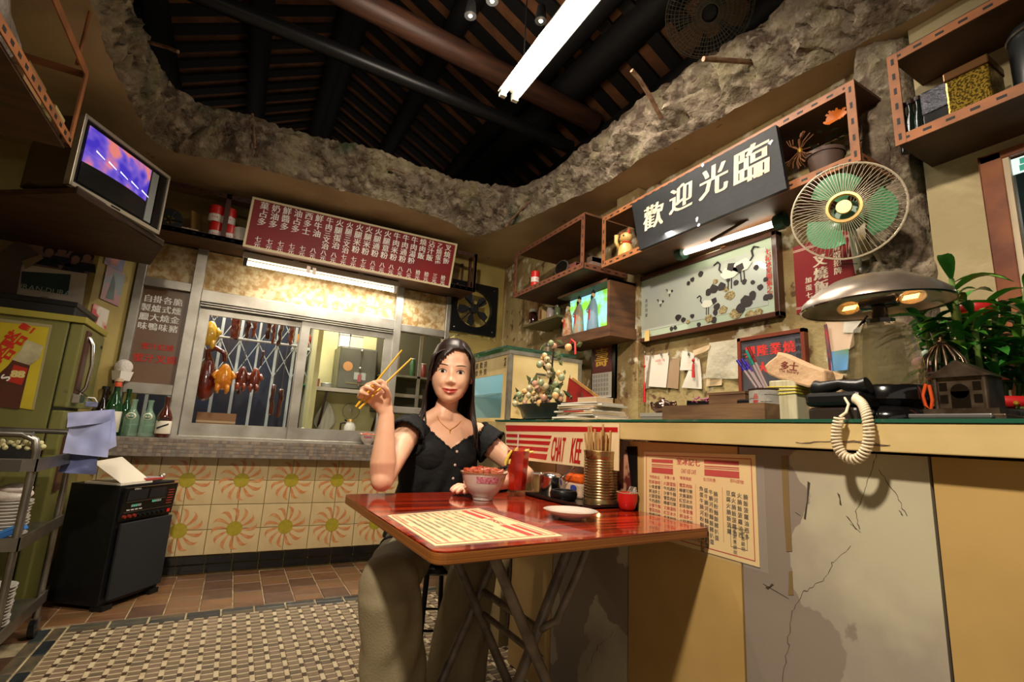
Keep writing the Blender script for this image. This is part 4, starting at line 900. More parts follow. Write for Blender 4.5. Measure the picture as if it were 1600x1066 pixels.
# newspapers: each one a folded paper
for k in range(9):
    w = .085-.002*k; yy = 1.665+random.uniform(-.02, .02); z = CT+.0085*k+.0005; rot = random.uniform(-.12, .12); L_ = .17+random.uniform(-.02, .01)-.006*k
    g = G(); cs, sn = math.cos(rot), math.sin(rot); nn_ = 8
    for s_ in range(2):
        top_ = []; 
        for i in range(nn_+1):
            q = -1+2*i/nn_; zz = z+s_*.0042+.0015*math.sin(q*3+k)
            top_.append(Vector((1.30, yy, zz))+Vector((-sn, cs, 0))*(L_*q))
        g.strip(top_, [Vector((cs, sn, 0))*w]*(nn_+1), (0, 0, .0032))
    g.tube([Vector((1.30, yy, z+.0035))+Vector((-sn, cs, 0))*(L_*q)+Vector((cs, sn, 0))*(-w) for q in (-1, -.3, .3, 1)], .0036, n=6)
    t = tag(obj('newspaper', g, [papero, paper, greyp][k % 3], smooth=60), ['folded old newspaper at the bottom of the pile beside the bonsai', 'folded newspaper second from the bottom of the pile by the bonsai', 'folded newspaper third from the bottom of the counter pile', 'folded newspaper fourth from the bottom of the counter pile', 'folded newspaper in the middle of the counter pile', 'folded newspaper fourth from the top of the counter pile', 'folded newspaper third from the top of the counter pile', 'folded newspaper second from the top of the counter pile', 'folded newspaper on top of the pile beside the bonsai'][k], 'newspaper', 'newspapers piled on the counter')
    if k == 4: obj('red_headline', G().box((1.214, yy-.08, z+.001), (1.2145, yy+.06, z+.006)), redl, t)
q = at(933, 629, 'x', 1.32); t = thing('paper_pad', (1.32, q.y, CT+.08), 'thick cream paper pad on top of the newspaper pile', 'pad'); obj('pad', G().box((1.27, q.y-.055, CT+.0772), (1.36, q.y+.07, CT+.098)), papero, t, bev=.002); obj('cover', G().box((1.27, q.y-.055, CT+.098), (1.36, q.y+.07, CT+.1)), paper, t)
# sheet of paper / light box under teapot
t = thing('grey_box', (1.36, 1.31, CT), 'flat pale grey box under the teapot', 'box'); obj('box_body', G().box((1.31, 1.235, CT), (1.44, 1.375, CT+.028)), mat('grey_card', (140, 132, 120), .6), t); obj('box_lid', G().box((1.308, 1.233, CT+.02), (1.442, 1.377, CT+.033)), mat('grey_card2', (150, 142, 130), .6), t)
# teapot
c = at(1037, 638, 'x', 1.38); c = Vector((1.38, c.y, CT+.034)); t = thing('teapot', c, 'small bronze-coloured teapot left of the wooden tray', 'teapot'); br = mat('bronze_shiny', (128, 100, 88), .12, .9)
obj('body', G().lathe([(.018, 0), (.034, .006), (.042, .02), (.040, .032), (.026, .044), (.012, .048)], c, n=24), br, t, smooth=180); obj('lid', G().lathe([(.022, .044), (.014, .050), (.004, .053), (.006, .058), (0, .061)], c, n=18), br, t, smooth=180)
obj('spout', G().tube([c+Vector((0, .032, .014)), c+Vector((0, .052, .024)), c+Vector((0, .062, .044))], [.012, .009, .006], n=10), br, t, smooth=60); obj('handle', G().tube([c+Vector((0, -.034, .04)), c+Vector((0, -.056, .042)), c+Vector((0, -.06, .02)), c+Vector((0, -.04, .012))], .005, n=8), br, t, smooth=60)
# wooden tray
A1, A2 = 1.222, .848; tx0, tx1 = 1.262, 1.46; tz = CT+.052
t = thing('wooden_tray', (1.36, 1.03, CT), 'shallow worn wooden tray holding the pen tin on the counter', 'tray'); tw = mat('tray_wood', (124, 92, 62), .6, c2=(88, 62, 42), sc=4, stretch=(6, 1, 8), bump=.08)
obj('side', G().box((tx0, A2, CT), (tx0+.01, A1, tz)), tw, t); obj('side', G().box((tx1-.01, A2, CT), (tx1, A1, tz)), tw, t); obj('side', G().box((tx0+.01, A2, CT), (tx1-.01, A2+.01, tz)), tw, t); obj('side', G().box((tx0+.01, A1-.01, CT), (tx1-.01, A1, tz)), tw, t); obj('bottom', G().box((tx0+.01, A2+.01, CT), (tx1-.01, A1-.01, CT+.008)), tw, t)
z_ = CT+.0085
# pen tin
c = at(1197, 610, 'x', 1.34); c = Vector((1.34, c.y, z_)); t = thing('pen_tin', c, 'low printed grey tin full of pens in the wooden tray', 'tin'); r = .046
tg = mat('tin_grey', (170, 166, 156), .4, c2=(140, 136, 128), sc=30); obj('can', G().lathe([(r, 0), (r, .088), (r-.003, .088), (r-.003, .004), (0, .004)], c, n=28), tg, t, smooth=40); obj('rim', G().lathe([(r+.001, .084), (r+.002, .088), (r-.003, .089)], c, n=28), dkwood, t, smooth=60)
g = G()
def curvtext(g, s, c, r, z, size, a0, m):
    for i, ch in enumerate(s):
        a = a0+i*size*1.05/r; n_ = Vector((math.cos(a), math.sin(a), 0)); text(g, ch, c+n_*(r+.0006)+Z*z, Z.cross(n_), Z, size, m, bold=.03)
curvtext(g, '品', c, r, .066, .016, math.pi-.05, redl); curvtext(g, '質', c, r, .047, .018, math.pi-.05, redl); curvtext(g, '·一一一一', c, r, .07, .010, math.pi+.35, black); curvtext(g, '一一一', c, r, .05, .010, math.pi+.35, black); curvtext(g, '一一一', c, r, .06, .010, math.pi-.75, black)
obj('lettering', g, parent=t)
def pen(i, a, b, c1, lab):
    p, q = at(*a, 'x', 1.335+.012*i), at(*b, 'x', 1.32+.012*i); p.z = max(p.z, z_+.012); t = thing('pen', p, lab, 'pen', 'pens standing in the grey tin'); d = (q-p).normalized(); L_ = (q-p).length
    obj('barrel', G().tube([p, p+d*L_*.62], .0036, n=8), mat('pen_clear', (170, 150, 150), .2), t, smooth=50); obj('cap', G().tube([p+d*L_*.62, p+d*L_], .0046, n=8), c1, t, smooth=50); obj('clip', G().box(p+d*L_*.7-Vector((.006, .0008, .01)), p+d*L_*.7+Vector((-.004, .0008, .016))), c1, t)
pb = mat('pen_blue', (44, 30, 150), .3); pen(0, (1182, 606), (1152, 563), pb, 'blue pen leaning furthest left in the grey tin'); pen(1, (1188, 606), (1159, 561), pb, 'blue-capped clear pen second from the left in the tin'); pen(2, (1190, 606), (1166, 566), mat('pen_violet', (84, 50, 150), .3), 'violet pen in the middle of the grey tin')
pen(1.6, (1196, 608), (1166, 548), mat('pen_teal', (24, 130, 116), .3), 'teal pen standing upright in the grey tin'); pen(2.4, (1200, 608), (1169, 542), mat('pen_red', (130, 24, 24), .3), 'tall dark red pen behind the teal one in the tin')
# bundle with rubber bands
c = Vector((1.36, at(1232, 620, 'x', 1.36).y, z_)); t = thing('paper_bundle', c, 'bundle of cream paper slips tied with yellow rubber bands', 'paper bundle')
obj('slips', G().box(c+Vector((-.03, -.04, 0)), c+Vector((.04, .038, .112))), mat('slips', (204, 196, 164), .6, c2=(176, 166, 132), sc=3, stretch=(1, 30, 1)), t, bev=.004)
g = G()
for k in range(3):
    z = .074+.008*k; P_ = [c+Vector(p) for p in ((-.032, -.042, z), (-.032, .04, z+.004*(k-1)), (.042, .04, z), (.042, -.042, z-.003), (-.032, -.042, z))]; g.tube(P_, .0018, n=5)
obj('rubber_band', g, mat('band_yellow', (196, 180, 40), .4), t, kind='stuff')
# paper bag lying on top
P3 = [at(*p, 'x', 1.33) for p in ((1193, 572), (1200, 565), (1212, 556), (1214, 549), (1222, 552), (1262, 570), (1288, 578), (1290, 600), (1262, 606), (1215, 592), (1199, 585))]
t = thing('paper_bag', P3[3], 'crumpled cream paper bag lying over the bundled slips', 'bag')
g = G(); cen_ = sum(P3, Vector())/len(P3); ring = []
g.poly(P3, (.05, 0, 0)); n0 = len(P3)
for i in range(n0): pass
obj('bag_body', g, mat('bag_paper', (206, 170, 132), .7, c2=(190, 152, 116), sc=8, bump=.5, bsc=20), t, bev=.006); g = G(); text(g, '多士', at(1233, 572, 'x', 1.3285), (U-Vv*.2), (Vv-Y*.2), .026, mat('bag_print', (120, 50, 40), .6), bold=.04); text(g, 'The Bakery', at(1232, 580, 'x', 1.3285), (U-Vv*.2).normalized(), Vv, .012, mat('bag_print', (120, 50, 40), .6)); obj('lettering', g, parent=t)
t = thing('paper_bag', at(1270, 600, 'x', 1.40), 'second plain tan paper bag behind the printed one', 'bag'); obj('bag_body', G().poly([at(*p, 'x', 1.39) for p in ((1225, 590), (1268, 572), (1318, 586), (1310, 640), (1262, 645))], (.03, 0, 0)), mat('bag_tan', (176, 146, 106), .7, bump=.4, bsc=14), t, bev=.005); obj('fold', G().poly([at(*p, 'x', 1.386) for p in ((1262, 600), (1318, 586), (1316, 592), (1264, 606))], (.004, 0, 0)), papero, t)
# dark phone-like device and small boxes in tray
c = at(1168, 600, 'x', 1.40); t = thing('pocket_radio', c, 'little black radio with chrome edge left of the pen tin', 'radio'); obj('body', G().box((1.38, c.y-.028, z_), (1.41, c.y+.028, z_+.068)), black, t, bev=.005); obj('chrome_strip', G().box((1.378, c.y-.026, z_+.05), (1.38, c.y+.026, z_+.056)), chrome, t)
c = at(1122, 605, 'x', 1.43); t = thing('open_box', c, 'open black box of pink odds and ends behind the tray edge', 'box')
yy0, yy1 = at(1145, 600, 'x', 1.42).y, at(1074, 600, 'x', 1.42).y
obj('box_body', G().box((1.415, yy0, z_), (1.42, yy1, z_+.066)).box((1.415, yy0, z_), (1.45, yy0+.005, z_+.075)).box((1.445, yy0, z_), (1.45, yy1, z_+.075)).box((1.415, yy1-.005, z_), (1.45, yy1, z_+.075)).box((1.415, yy0, z_), (1.45, yy1, z_+.004)), black, t)
g = G()
for k in range(14): q = Vector((1.43, random.uniform(yy0+.05, yy1-.01), z_+.07+random.uniform(0, .014))); g.tube([q, q+Vector((random.uniform(-.01, .01), random.uniform(-.02, .02), random.uniform(-.01, .012)))], .003, n=5)
obj('trinkets', g, mat('pink_bits', (160, 60, 110), .4), t, kind='stuff')
t = thing('wooden_block', (1.44, .98, z_), 'small brown wooden box standing left of the pen tin', 'box'); c = at(1128, 600, 'x', 1.39); obj('box_body', G().box((1.385, at(1165, 600, 'x', 1.39).y, z_), (1.405, at(1108, 600, 'x', 1.39).y, z_+.086)), tw, t, bev=.002); obj('box_lid', G().box((1.383, at(1165, 600, 'x', 1.39).y-.002, z_+.086), (1.407, at(1108, 600, 'x', 1.39).y+.002, z_+.094)), tw, t)
# black telephone base + coiled cord
ph = thing('telephone', (1.34, .69, CT), 'black desk telephone with a pale coiled cord hanging over the counter edge', 'telephone')
pyA, pyB = at(1265, 640, 'x', 1.30).y, at(1350, 640, 'x', 1.30).y
obj('base', G().box((1.29, pyB+.01, CT), (1.45, pyA, CT+.038)), mat('phone_base', (46, 36, 30), .35), ph, bev=.008); obj('body', G().box((1.285, pyB, CT+.04), (1.46, pyA+.004, CT+.075)), black, ph, bev=.01)
obj('handset', G().tube([(1.33, pyB-.0, CT+.093), (1.33, pyB+.02, CT+.088), (1.33, (pyA+pyB)/2, CT+.098), (1.33, pyA-.02, CT+.088), (1.33, pyA+.0, CT+.093)], [(.02, .02), (.022, .02), (.011, .013), (.022, .02), (.02, .02)], n=12), black, ph, smooth=60)
cordm = mat('cord_cream', (222, 206, 176), .45)
Yx = 1.128; KP = [(1320, 622, 1.28), (1326, 632, 1.20), (1322, 645, 1.14), (1312, 652, Yx), (1307, 672, Yx), (1308, 694, Yx), (1318, 712, Yx), (1336, 718, Yx), (1350, 708, Yx), (1357, 690, Yx), (1357, 665, Yx), (1353, 645, 1.14), (1346, 630, 1.17), (1335, 622, 1.22)]
KP = [at(a, b, 'x', x) for a, b, x in KP]; path = catmull(KP[3:], 10); g = G(); pts = []; N_ = 46*10
cum = [0]
for i in range(1, len(path)): cum.append(cum[-1]+(path[i]-path[i-1]).length)
for i in range(N_+1):
    s_ = cum[-1]*i/N_; j = min([k for k in range(len(cum)) if cum[k] >= s_] or [len(cum)-1]); j = max(j, 1); f_ = (s_-cum[j-1])/max(1e-9, cum[j]-cum[j-1]); p = path[j-1].lerp(path[j], min(1, f_)); tg_ = (path[j]-path[j-1]).normalized()
    n_ = X; b_ = tg_.cross(n_).normalized(); a = 2*math.pi*i/10; pts.append(p+(n_*math.cos(a)+b_*math.sin(a))*.0085)
g.tube(pts, .0027, n=6); g.tube(KP[:4], .003, n=6); g.tube([KP[-1], KP[-1]+Vector((.05, .01, -.0))], .003, n=6); obj('coiled_cord', g, cordm, ph, smooth=80)
# brass dome lamp
LXx = 1.45; bz = CT; q0 = at(1385, 600, 'x', LXx); ly = q0.y; c = Vector((LXx, ly, CT))
t = thing('table_lamp', c, 'big table lamp with a dark metal dome and smoky glass body', 'lamp'); gun = mat('gunmetal', (168, 154, 140), .33, .8, c2=(146, 132, 118), sc=20); blk = mat('lamp_black', (18, 16, 16), .15, coat=1)
obj('base', G().lathe([(.085, 0), (.09, .012), (.086, .03), (.07, .048), (.092, .062), (.092, .09), (.086, .098), (0, .098)], c, n=36), blk, t, smooth=40)
smoke = mat('smoky_glass', (150, 140, 110), .04, trans=.85, ior=1.15, alpha=.5); zt_ = at(1385, 508, 'x', LXx).z-CT
obj('glass_body', G().lathe([(.088, .098), (.084, .14), (.074, .20), (.062, zt_-.01), (.052, zt_), (.02, zt_+.004)], c, n=14), smoke, t, smooth=20)
obj('glass_core', G().lathe([(.05, .1), (.045, .2), (.04, zt_-.01)], c, n=18), mat('smoky_core', (120, 112, 72), .15, alpha=.3), t, smooth=60)
zc = at(1385, 470, 'x', LXx).z; obj('neck', G().lathe([(.03, zt_), (.032, zt_+.015), (.018, zt_+.02), (.018, zt_+.05), (.026, zc-CT-.01)], c, n=20), blk, t, smooth=40)
cz = at(1385, 478, 'x', LXx).z-CT; ctz = at(1382, 430, 'x', LXx).z-CT; RL = .168
prof = [(RL, cz), (RL*.97, cz+.018), (RL*.8, cz+(ctz-cz)*.52), (RL*.55, cz+(ctz-cz)*.82), (RL*.28, cz+(ctz-cz)*.97), (0, ctz)]
prof += [(0, ctz-.004), (RL*.28, cz+(ctz-cz)*.94), (RL*.55, cz+(ctz-cz)*.78), (RL*.8, cz+(ctz-cz)*.48), (RL*.965, cz+.016), (RL-.002, cz-.001)]
tl = Vector((-.05, .02, 1)).normalized(); obj('lamp_shade', G().lathe(prof, c, n=48, ax=tl), gun, t, smooth=50); obj('shade_rim', G().lathe([(RL+.001, cz-.004), (RL+.003, cz), (RL-.002, cz+.002), (RL-.003, cz-.003)], c, n=48, ax=tl), blk, t, smooth=60)
hc = Vector((LXx, ly, CT+cz+.012)); obj('socket_bar', G().tube([hc-Y*.045, hc-Y*.04, hc+Y*.04, hc+Y*.045], [.013, .018, .018, .013], n=14), blk, t, smooth=50)
for s_ in (-1, 1):
    b = obj('bulb', G().ball(hc+Y*s_*.075, (.018, .03, .018), n=14, k=10), mat('bulb_glass', (230, 220, 200), .02, alpha=.22), t, smooth=180); g = G()
    for k in range(4): g.tube([hc+Vector((-.006+.004*k, s_*.055, -.006+.004*(k % 4))), hc+Vector((-.006+.004*k, s_*.088, -.006+.004*(k % 4)))], .0011, n=5)
    obj('filament', g, mat('filament_glow', (255, 170, 70), .5, emit=10), b, kind='stuff')
obj('wire', G().tube([hc+Vector((0, .03, -.03)), hc+Vector((-.01, .05, -.06)), c+Vector((0, .035, zt_+.02))], .003, n=6), blk, t, smooth=80)
obj('crank_knob', G().lathe([(0, 0), (.01, 0), (.01, .008), (.004, .01)], c+Vector((-.09, 0, .03)), ax=(-1, 0, 0), n=14), steel, t)
# metal ornaments
pew = mat('dark_pewter', (120, 104, 88), .3, .8, c2=(80, 66, 54), sc=30)
q = at(1512, 620, 'x', 1.40); c = Vector((1.40, q.y, CT)); t = thing('house_money_box', c, 'pewter money box shaped like a little gabled hall', 'ornament')
hw = .046; obj('plinth', G().box(c+Vector((-.06, -hw-.03, 0)), c+Vector((.07, hw+.03, .022))), pew, t, bev=.003); obj('step', G().box(c+Vector((-.05, -hw-.018, .022)), c+Vector((.06, hw+.018, .034))), pew, t)
obj('hall', G().box(c+Vector((-.035, -hw, .034)), c+Vector((.05, hw, .105))), pew, t, bev=.002)
obj('roof', G().add([c+Vector(p) for p in ((-.045, -hw-.01, .103), (-.045, hw+.01, .103), (-.045, 0, .14), (.06, -hw-.01, .103), (.06, hw+.01, .103), (.06, 0, .14))], [(0, 1, 2), (3, 5, 4), (0, 2, 5, 3), (1, 4, 5, 2), (0, 3, 4, 1)]), pew, t)
obj('door', G().lathe([(0, 0), (.016, 0), (.016, .003), (0, .003)], c+Vector((-.035, 0, .072)), ax=(-1, 0, 0), n=18).box(c+Vector((-.038, -.016, .034)), c+Vector((-.035, .016, .072))), mat('pewter_dark', (52, 44, 36), .3, .9), t)
for s_ in (-1, 1):
    obj('column', G().tube([c+Vector((-.037, s_*.042, .034)), c+Vector((-.037, s_*.042, .103))], .004, n=8), pew, t)
    for z in (.055, .082): obj('window', G().box(c+Vector((-.0365, s_*.029-.007, z-.008)), c+Vector((-.035, s_*.029+.007, z+.01))), mat('pewter_dark', (52, 44, 36), .3, .9), t)
q = at(1485, 590, 'x', 1.525); c = Vector((1.525, q.y+.01, CT)); t = thing('dome_ornament', c, 'dark metal domed cage ornament behind the pewter hall', 'ornament')
z0_ = .05; ztp = at(1484, 535, 'x', 1.525).z-CT
obj('base', G().lathe([(.05, 0), (.05, .04), (.045, z0_), (0, z0_)], c, n=24), pew, t, smooth=40)
for k in range(14):
    a = 2*math.pi*k/14; d = Vector((math.cos(a), math.sin(a), 0)); obj('rib', G().tube([c+d*.046+Z*z0_, c+d*.048+Z*(ztp*.62), c+d*.04+Z*(ztp*.8), c+d*.02+Z*(ztp*.94), c+Z*ztp], .003, n=6), pew, t, smooth=80)
for z, r in ((ztp*.62, .05), (ztp*.48, .049)): obj('hoop', G().lathe([(r-.002, z-.002), (r+.002, z-.002), (r+.002, z+.003), (r-.002, z+.003)], c, n=24), pew, t)
obj('finial', G().lathe([(.01, ztp-.005), (.012, ztp+.004), (.004, ztp+.008), (.005, ztp+.014), (0, ztp+.018)], c, n=12), pew, t, smooth=80)
q = at(1448, 640, 'x', 1.40); t = thing('orange_cord', q, 'orange plastic strap between the lamp and the pewter hall', 'strap'); P_ = [at(*p, 'x', 1.42) for p in ((1447, 600), (1442, 618), (1446, 634), (1455, 640), (1457, 625), (1452, 602))]; obj('strap', G().tube(P_, .004, n=6), mat('orange_plastic', (206, 80, 30), .4), t, smooth=80)
t = thing('silver_case', at(1500, 650, 'x', 1.36), 'flat silver card case at the counter edge before the pewter hall', 'case'); yy = at(1500, 650, 'x', 1.36).y; obj('case_body', G().box((1.33, yy-.06, CT), (1.39, yy+.08, CT+.018)), mat('silver_card', (110, 106, 104), .25, .7), t, bev=.004); obj('case_lid', G().box((1.328, yy-.062, CT+.012), (1.392, yy+.082, CT+.022)), mat('silver_card2', (130, 126, 124), .3, .7), t, bev=.003)
# lucky bamboo
c = Vector((1.69, .53, CT)); t = thing('lucky_bamboo', c, 'large bushy lucky bamboo with red ribbons in a black square planter', 'plant')
obj('planter', G().box((1.58, .30, CT), (1.84, .565, CT+.05)), mat('planter_slate', (20, 26, 24), .2, c2=(44, 48, 46), sc=9), t, bev=.01)
rib = mat('red_ribbon', (178, 24, 24), .4); obj('ribbon', G().lathe([(.115, .055), (.122, .062), (.122, .072), (.115, .08)], c+Vector((0, -.03, 0)), n=32), rib, t, smooth=60); obj('ribbon', G().lathe([(.040, .31), (.045, .318), (.045, .33), (.040, .338)], c+Vector((0, -.01, 0)), n=28), rib, t, smooth=60)
g = G()
for k in range(12): a = 2.2+k*.25; q = c+Vector((0, -.03, .062))+Vector((math.cos(a), math.sin(a), 0))*.124; g.ball(q, .006, n=8, k=5)
obj('gold_bead', g, gold, t, kind='stuff')
stalk = mat('bamboo_stalk', (110, 140, 70), .35, c2=(90, 116, 56), sc=8); leafm = [mat('bamboo_leaf', (56, 132, 44), .35, c2=(36, 100, 34), sc=6, coat=.3), mat('bamboo_leaf_light', (116, 176, 60), .35, c2=(76, 144, 46), sc=6, coat=.3), mat('bamboo_leaf_dark', (34, 90, 46), .35, c2=(24, 72, 36), sc=6, coat=.3)]
random.seed(11); tips = []
for k in range(22):
    a = 2.4*k; r = .02+.085*((k*7) % 10)/10; b = c+Vector((math.cos(a)*r, math.sin(a)*r-.02, .03)); h = random.uniform(.14, .36); d = Vector((math.cos(a)*.10, math.sin(a)*.12, 1)).normalized()
    obj('stalk', G().tube([b, b+d*h*.33, b+d*h*.34, b+d*h*.66, b+d*h*.67, b+d*h], [.007, .006, .008, .006, .008, .006], n=8), stalk, t, smooth=50); tips.append((b+d*h, a))
    if h > .3: tips.append((b+d*h*.6, a+1.3))
def leaf(b, d, L_, w, m):
    s_ = d.cross(Z); s_ = (s_ if s_.length > .1 else X).normalized(); n_ = s_.cross(d).normalized(); P_ = []; W_ = []
    V = []; F = []
    for i in range(7):
        q = i/6; p = b+d*(L_*q)-Z*(L_*.55*q*q); ww = w*math.sin(math.pi*(q*.93+.05))**.8 if i < 6 else .0004
        V += [p-s_*ww+n_*ww*.4, p, p+s_*ww+n_*ww*.4]
    for i in range(6): F += [(3*i, 3*i+1, 3*i+4, 3*i+3), (3*i+1, 3*i+2, 3*i+5, 3*i+4)]
    obj('leaf', G().add(V, F), m, t, smooth=180)
nl = 0
for (p, a) in tips:
    for j in range(8):
        if nl > 285: break
        an = a+j*2.4+random.uniform(-.3, .3); el = random.uniform(.2, 1.1); d = Vector((math.cos(an)*math.cos(el), math.sin(an)*math.cos(el), math.sin(el)))
        leaf(p-Z*.012*j, d, random.uniform(.11, .17), random.uniform(.011, .017), random.choice([leafm[0], leafm[0], leafm[1], leafm[2]])); nl += 1
random.seed(5)
# notes, tassels and bag pinned on the wall
WXx = XR-.012
def sheet(px, m, lab, nm='note', cat='note', x=None, wav=.004, grp='paper notes clipped to the wall', th=.0008):
    x = x or WXx; Q = [at(a, b, 'x', x) for a, b in px]; V = []; F = []; n_ = 8
    for i in range(n_+1):
        for j in range(n_+1):
            u_, v_ = i/n_, j/n_; p = (Q[0].lerp(Q[1], u_)).lerp(Q[3].lerp(Q[2], u_), v_); p.x += -wav*math.sin(u_*5+v_*2)*v_; V.append(p)
    for i in range(n_):
        for j in range(n_): k = i*(n_+1)+j; F.append((k, k+1, k+n_+2, k+n_+1))
    g = G().add(V, F).add([v+Vector((th, 0, 0)) for v in V], F); return tag(obj(nm, g, m, smooth=60), lab, cat, grp)
wpaper = mat('note_white', (206, 198, 184), .7); opap = mat('note_cream', (190, 164, 128), .7); cpap = mat('note_clear', (150, 136, 116), .3, alpha=.6)
n1 = sheet(((1003, 555), (1018, 556), (1010, 608), (991, 598)), wpaper, 'white slip hanging behind the red tassel, leftmost of the clipped notes'); sheet(((1015, 556), (1030, 556), (1024, 606), (1008, 607)), cpap, 'grey translucent sleeve beside the leftmost slip')
n2 = sheet(((1018, 556), (1046, 551), (1041, 606), (1014, 604)), wpaper, 'white order pad with red heading clipped to the wall', x=WXx-.008)
g = G(); text(g, '冰室點心紙', at(1031, 563, 'x', WXx-.012), U, Vv, .014, redl); text(g, 'ORDER', at(1031, 568, 'x', WXx-.012), U, Vv, .010, redl); obj('lettering', g, parent=n2)
sheet(((1046, 560), (1062, 560), (1060, 608), (1042, 606)), mat('note_tan', (150, 124, 96), .7), 'tan wrapping paper between the two white pads'); n3 = sheet(((1066, 548), (1085, 552), (1082, 578), (1063, 579)), wpaper, 'short white card clipped above the curved white slip', x=WXx-.012)
g = G()
for k in range(3): text(g, '一二', at(1076, 562+5*k, 'x', WXx-.0165), U, Vv, .010, [greyp, redl, mat('ink_yellow', (190, 170, 80), .6)][k])
obj('lettering', g, parent=n3)
sheet(((1085, 556), (1093, 562), (1098, 608), (1067, 606)), wpaper, 'curved white slip below the short card, rightmost of the clipped notes', x=WXx-.004, wav=.01)
sheet(((1082, 548), (1110, 538), (1108, 546), (1086, 556)), opap, 'curled cream leaflet end at the top right of the notes', x=WXx-.018)
for px, lab in ((1008, 'metal clip at the top of the leftmost slip'), (1019, 'metal clip at the left corner of the order pad'), (1033, 'metal clip in the middle of the order pad'), (1045, 'metal clip at the right corner of the order pad'), (1076, 'dark clip holding the short white card')):
    q = at(px, 553, 'x', WXx-.018); tag(obj('clip', G().box(q-Vector((.002, .005, .009)), q+Vector((.002, .005, .004))).tube([q+Z*.004, q+Vector((-.004, .004, .016)), q+Vector((-.004, -.004, .016)), q+Z*.004], .0012, n=5), steel), lab, 'clip', 'clips on the wall')
def tassel(px, ya, yb, yc, lab, x=WXx-.022):
    a, b, c_ = at(px, ya, 'x', x), at(px, yb, 'x', x), at(px, yc, 'x', x); t = thing('tassel', a, lab, 'tassel'); obj('string', G().tube([a, b], .0015, n=5), rib, t); obj('knot', G().ball(b.lerp(a, .6), (.006, .009, .009), n=10, k=6), rib, t, smooth=180)
    L_ = (b-c_).length; obj('fringe', G().lathe([(.003, 0), (.005, -.004), (.006, -.2*L_), (.0085, -L_), (0, -L_)], b, n=10), rib, t, smooth=60)
tassel(1007, 556, 597, 629, 'long red tassel in front of the leftmost slip'); tassel(1083, 560, 568, 590, 'short red tassel hanging at the short white card')
bag = sheet(((1108, 536), (1152, 530), (1155, 592), (1105, 591)), mat('plastic_bag_clear', (206, 198, 176), .15, alpha=.55, bump=1, bsc=12), 'clear wrinkled plastic bag pinned under the crane picture', 'plastic_bag', 'bag', x=WXx-.012, wav=.014, grp=None)
sheet(((1104, 592), (1128, 592), (1128, 602), (1104, 604)), opap, 'torn tan scrap on the wall below the plastic bag', 'scrap', 'paper scrap', grp=None)
sheet(((1288, 494), (1330, 488), (1336, 540), (1302, 560)), mat('note_pinkish', (206, 178, 150), .7), 'pinkish cream letter pinned behind the table lamp', 'letter', 'letter', grp=None)
sheet(((1320, 490), (1352, 490), (1345, 520), (1318, 520)), wpaper, 'white letter behind the neck of the table lamp', 'letter', 'letter', x=WXx-.006, grp=None)
sheet(((1298, 550), (1326, 545), (1326, 578), (1300, 580)), mat('postcard_sky', (90, 140, 190), .4, c2=(110, 140, 60), sc=9), 'blue and green landscape postcard behind the table lamp', 'postcard', 'postcard', x=WXx-.01, grp=None)
sheet(((1287, 508), (1292, 506), (1302, 580), (1296, 582)), mat('chain_dark', (50, 60, 70), .5, c2=(150, 40, 40), sc=40), 'dark patterned strap hanging left of the postcard', 'strap', 'strap', x=WXx-.014, grp=None)
q = at(1450, 560, 'x', 1.66); t = thing('pink_flower', q, 'pink and pale green cloth flower behind the dome ornament', 'flower')
for k, cc_ in enumerate(((220, 150, 160), (176, 196, 176), (214, 190, 190), (190, 60, 90))):
    obj('petal', G().ball(q+Vector((0, .02*math.cos(k*1.7), .02*math.sin(k*1.7)-.01)), (.012, .02, .016), n=10, k=7), mat('petal_c%d' % k, cc_, .6), t, smooth=180)
obj('stem', G().tube([q, Vector((q.x, q.y, CT))], .004), lf, t)
# banner sign on counter end
SXx = XC-.062; g = G()
P_ = [at(*p, 'x', SXx) for p in ((790, 661), (967, 662), (966, 736), (826, 720), (790, 716))]
t = thing('shop_banner', P_[0], 'cream board with red stripes and slanted red letters on the counter front', 'sign')
obj('board', G().poly(P_, (.004, 0, 0)), mat('banner_cream', (226, 204, 160), .5), t, bev=0)
bred = mat('banner_red', (176, 16, 22), .4); yl, yr = P_[0].y, P_[1].y
def st(pxs, nm='stripe'): obj(nm, G().poly([at(a, b, 'x', SXx-.0008) for a, b in pxs], (.0008, 0, 0)), bred, t)
st(((790, 664.5), (965, 668), (965, 675.5), (791, 674))); st(((791, 678), (862, 681), (860, 686), (791, 683))); st(((791, 687), (860, 690), (858, 696), (791, 692))); st(((791, 695.5), (857, 700), (855, 706), (793, 702))); st(((800, 706), (855, 710), (853, 719), (818, 714)))
g = G()
def btext(g, s, pl, ptop, pbot, size_x):
    a, b = at(*pl, 'x', SXx-.0015), at(pl[0], pbot, 'x', SXx-.0015); h = at(pl[0], ptop, 'x', SXx).z-b.z; o_ = Vector((a.x, a.y, b.z)); text(g, s, o_, U, Vv, h/.70, bred, wx=size_x, shear=.16, bold=.05, center=False)
btext(g, 'CHAT', (860, 700), 682, 719.5, .25); btext(g, 'KEE', (890, 700), 683.5, 723, .29); btext(g, 'CAFE', (922, 700), 685, 728, .29); obj('lettering', g, parent=t)
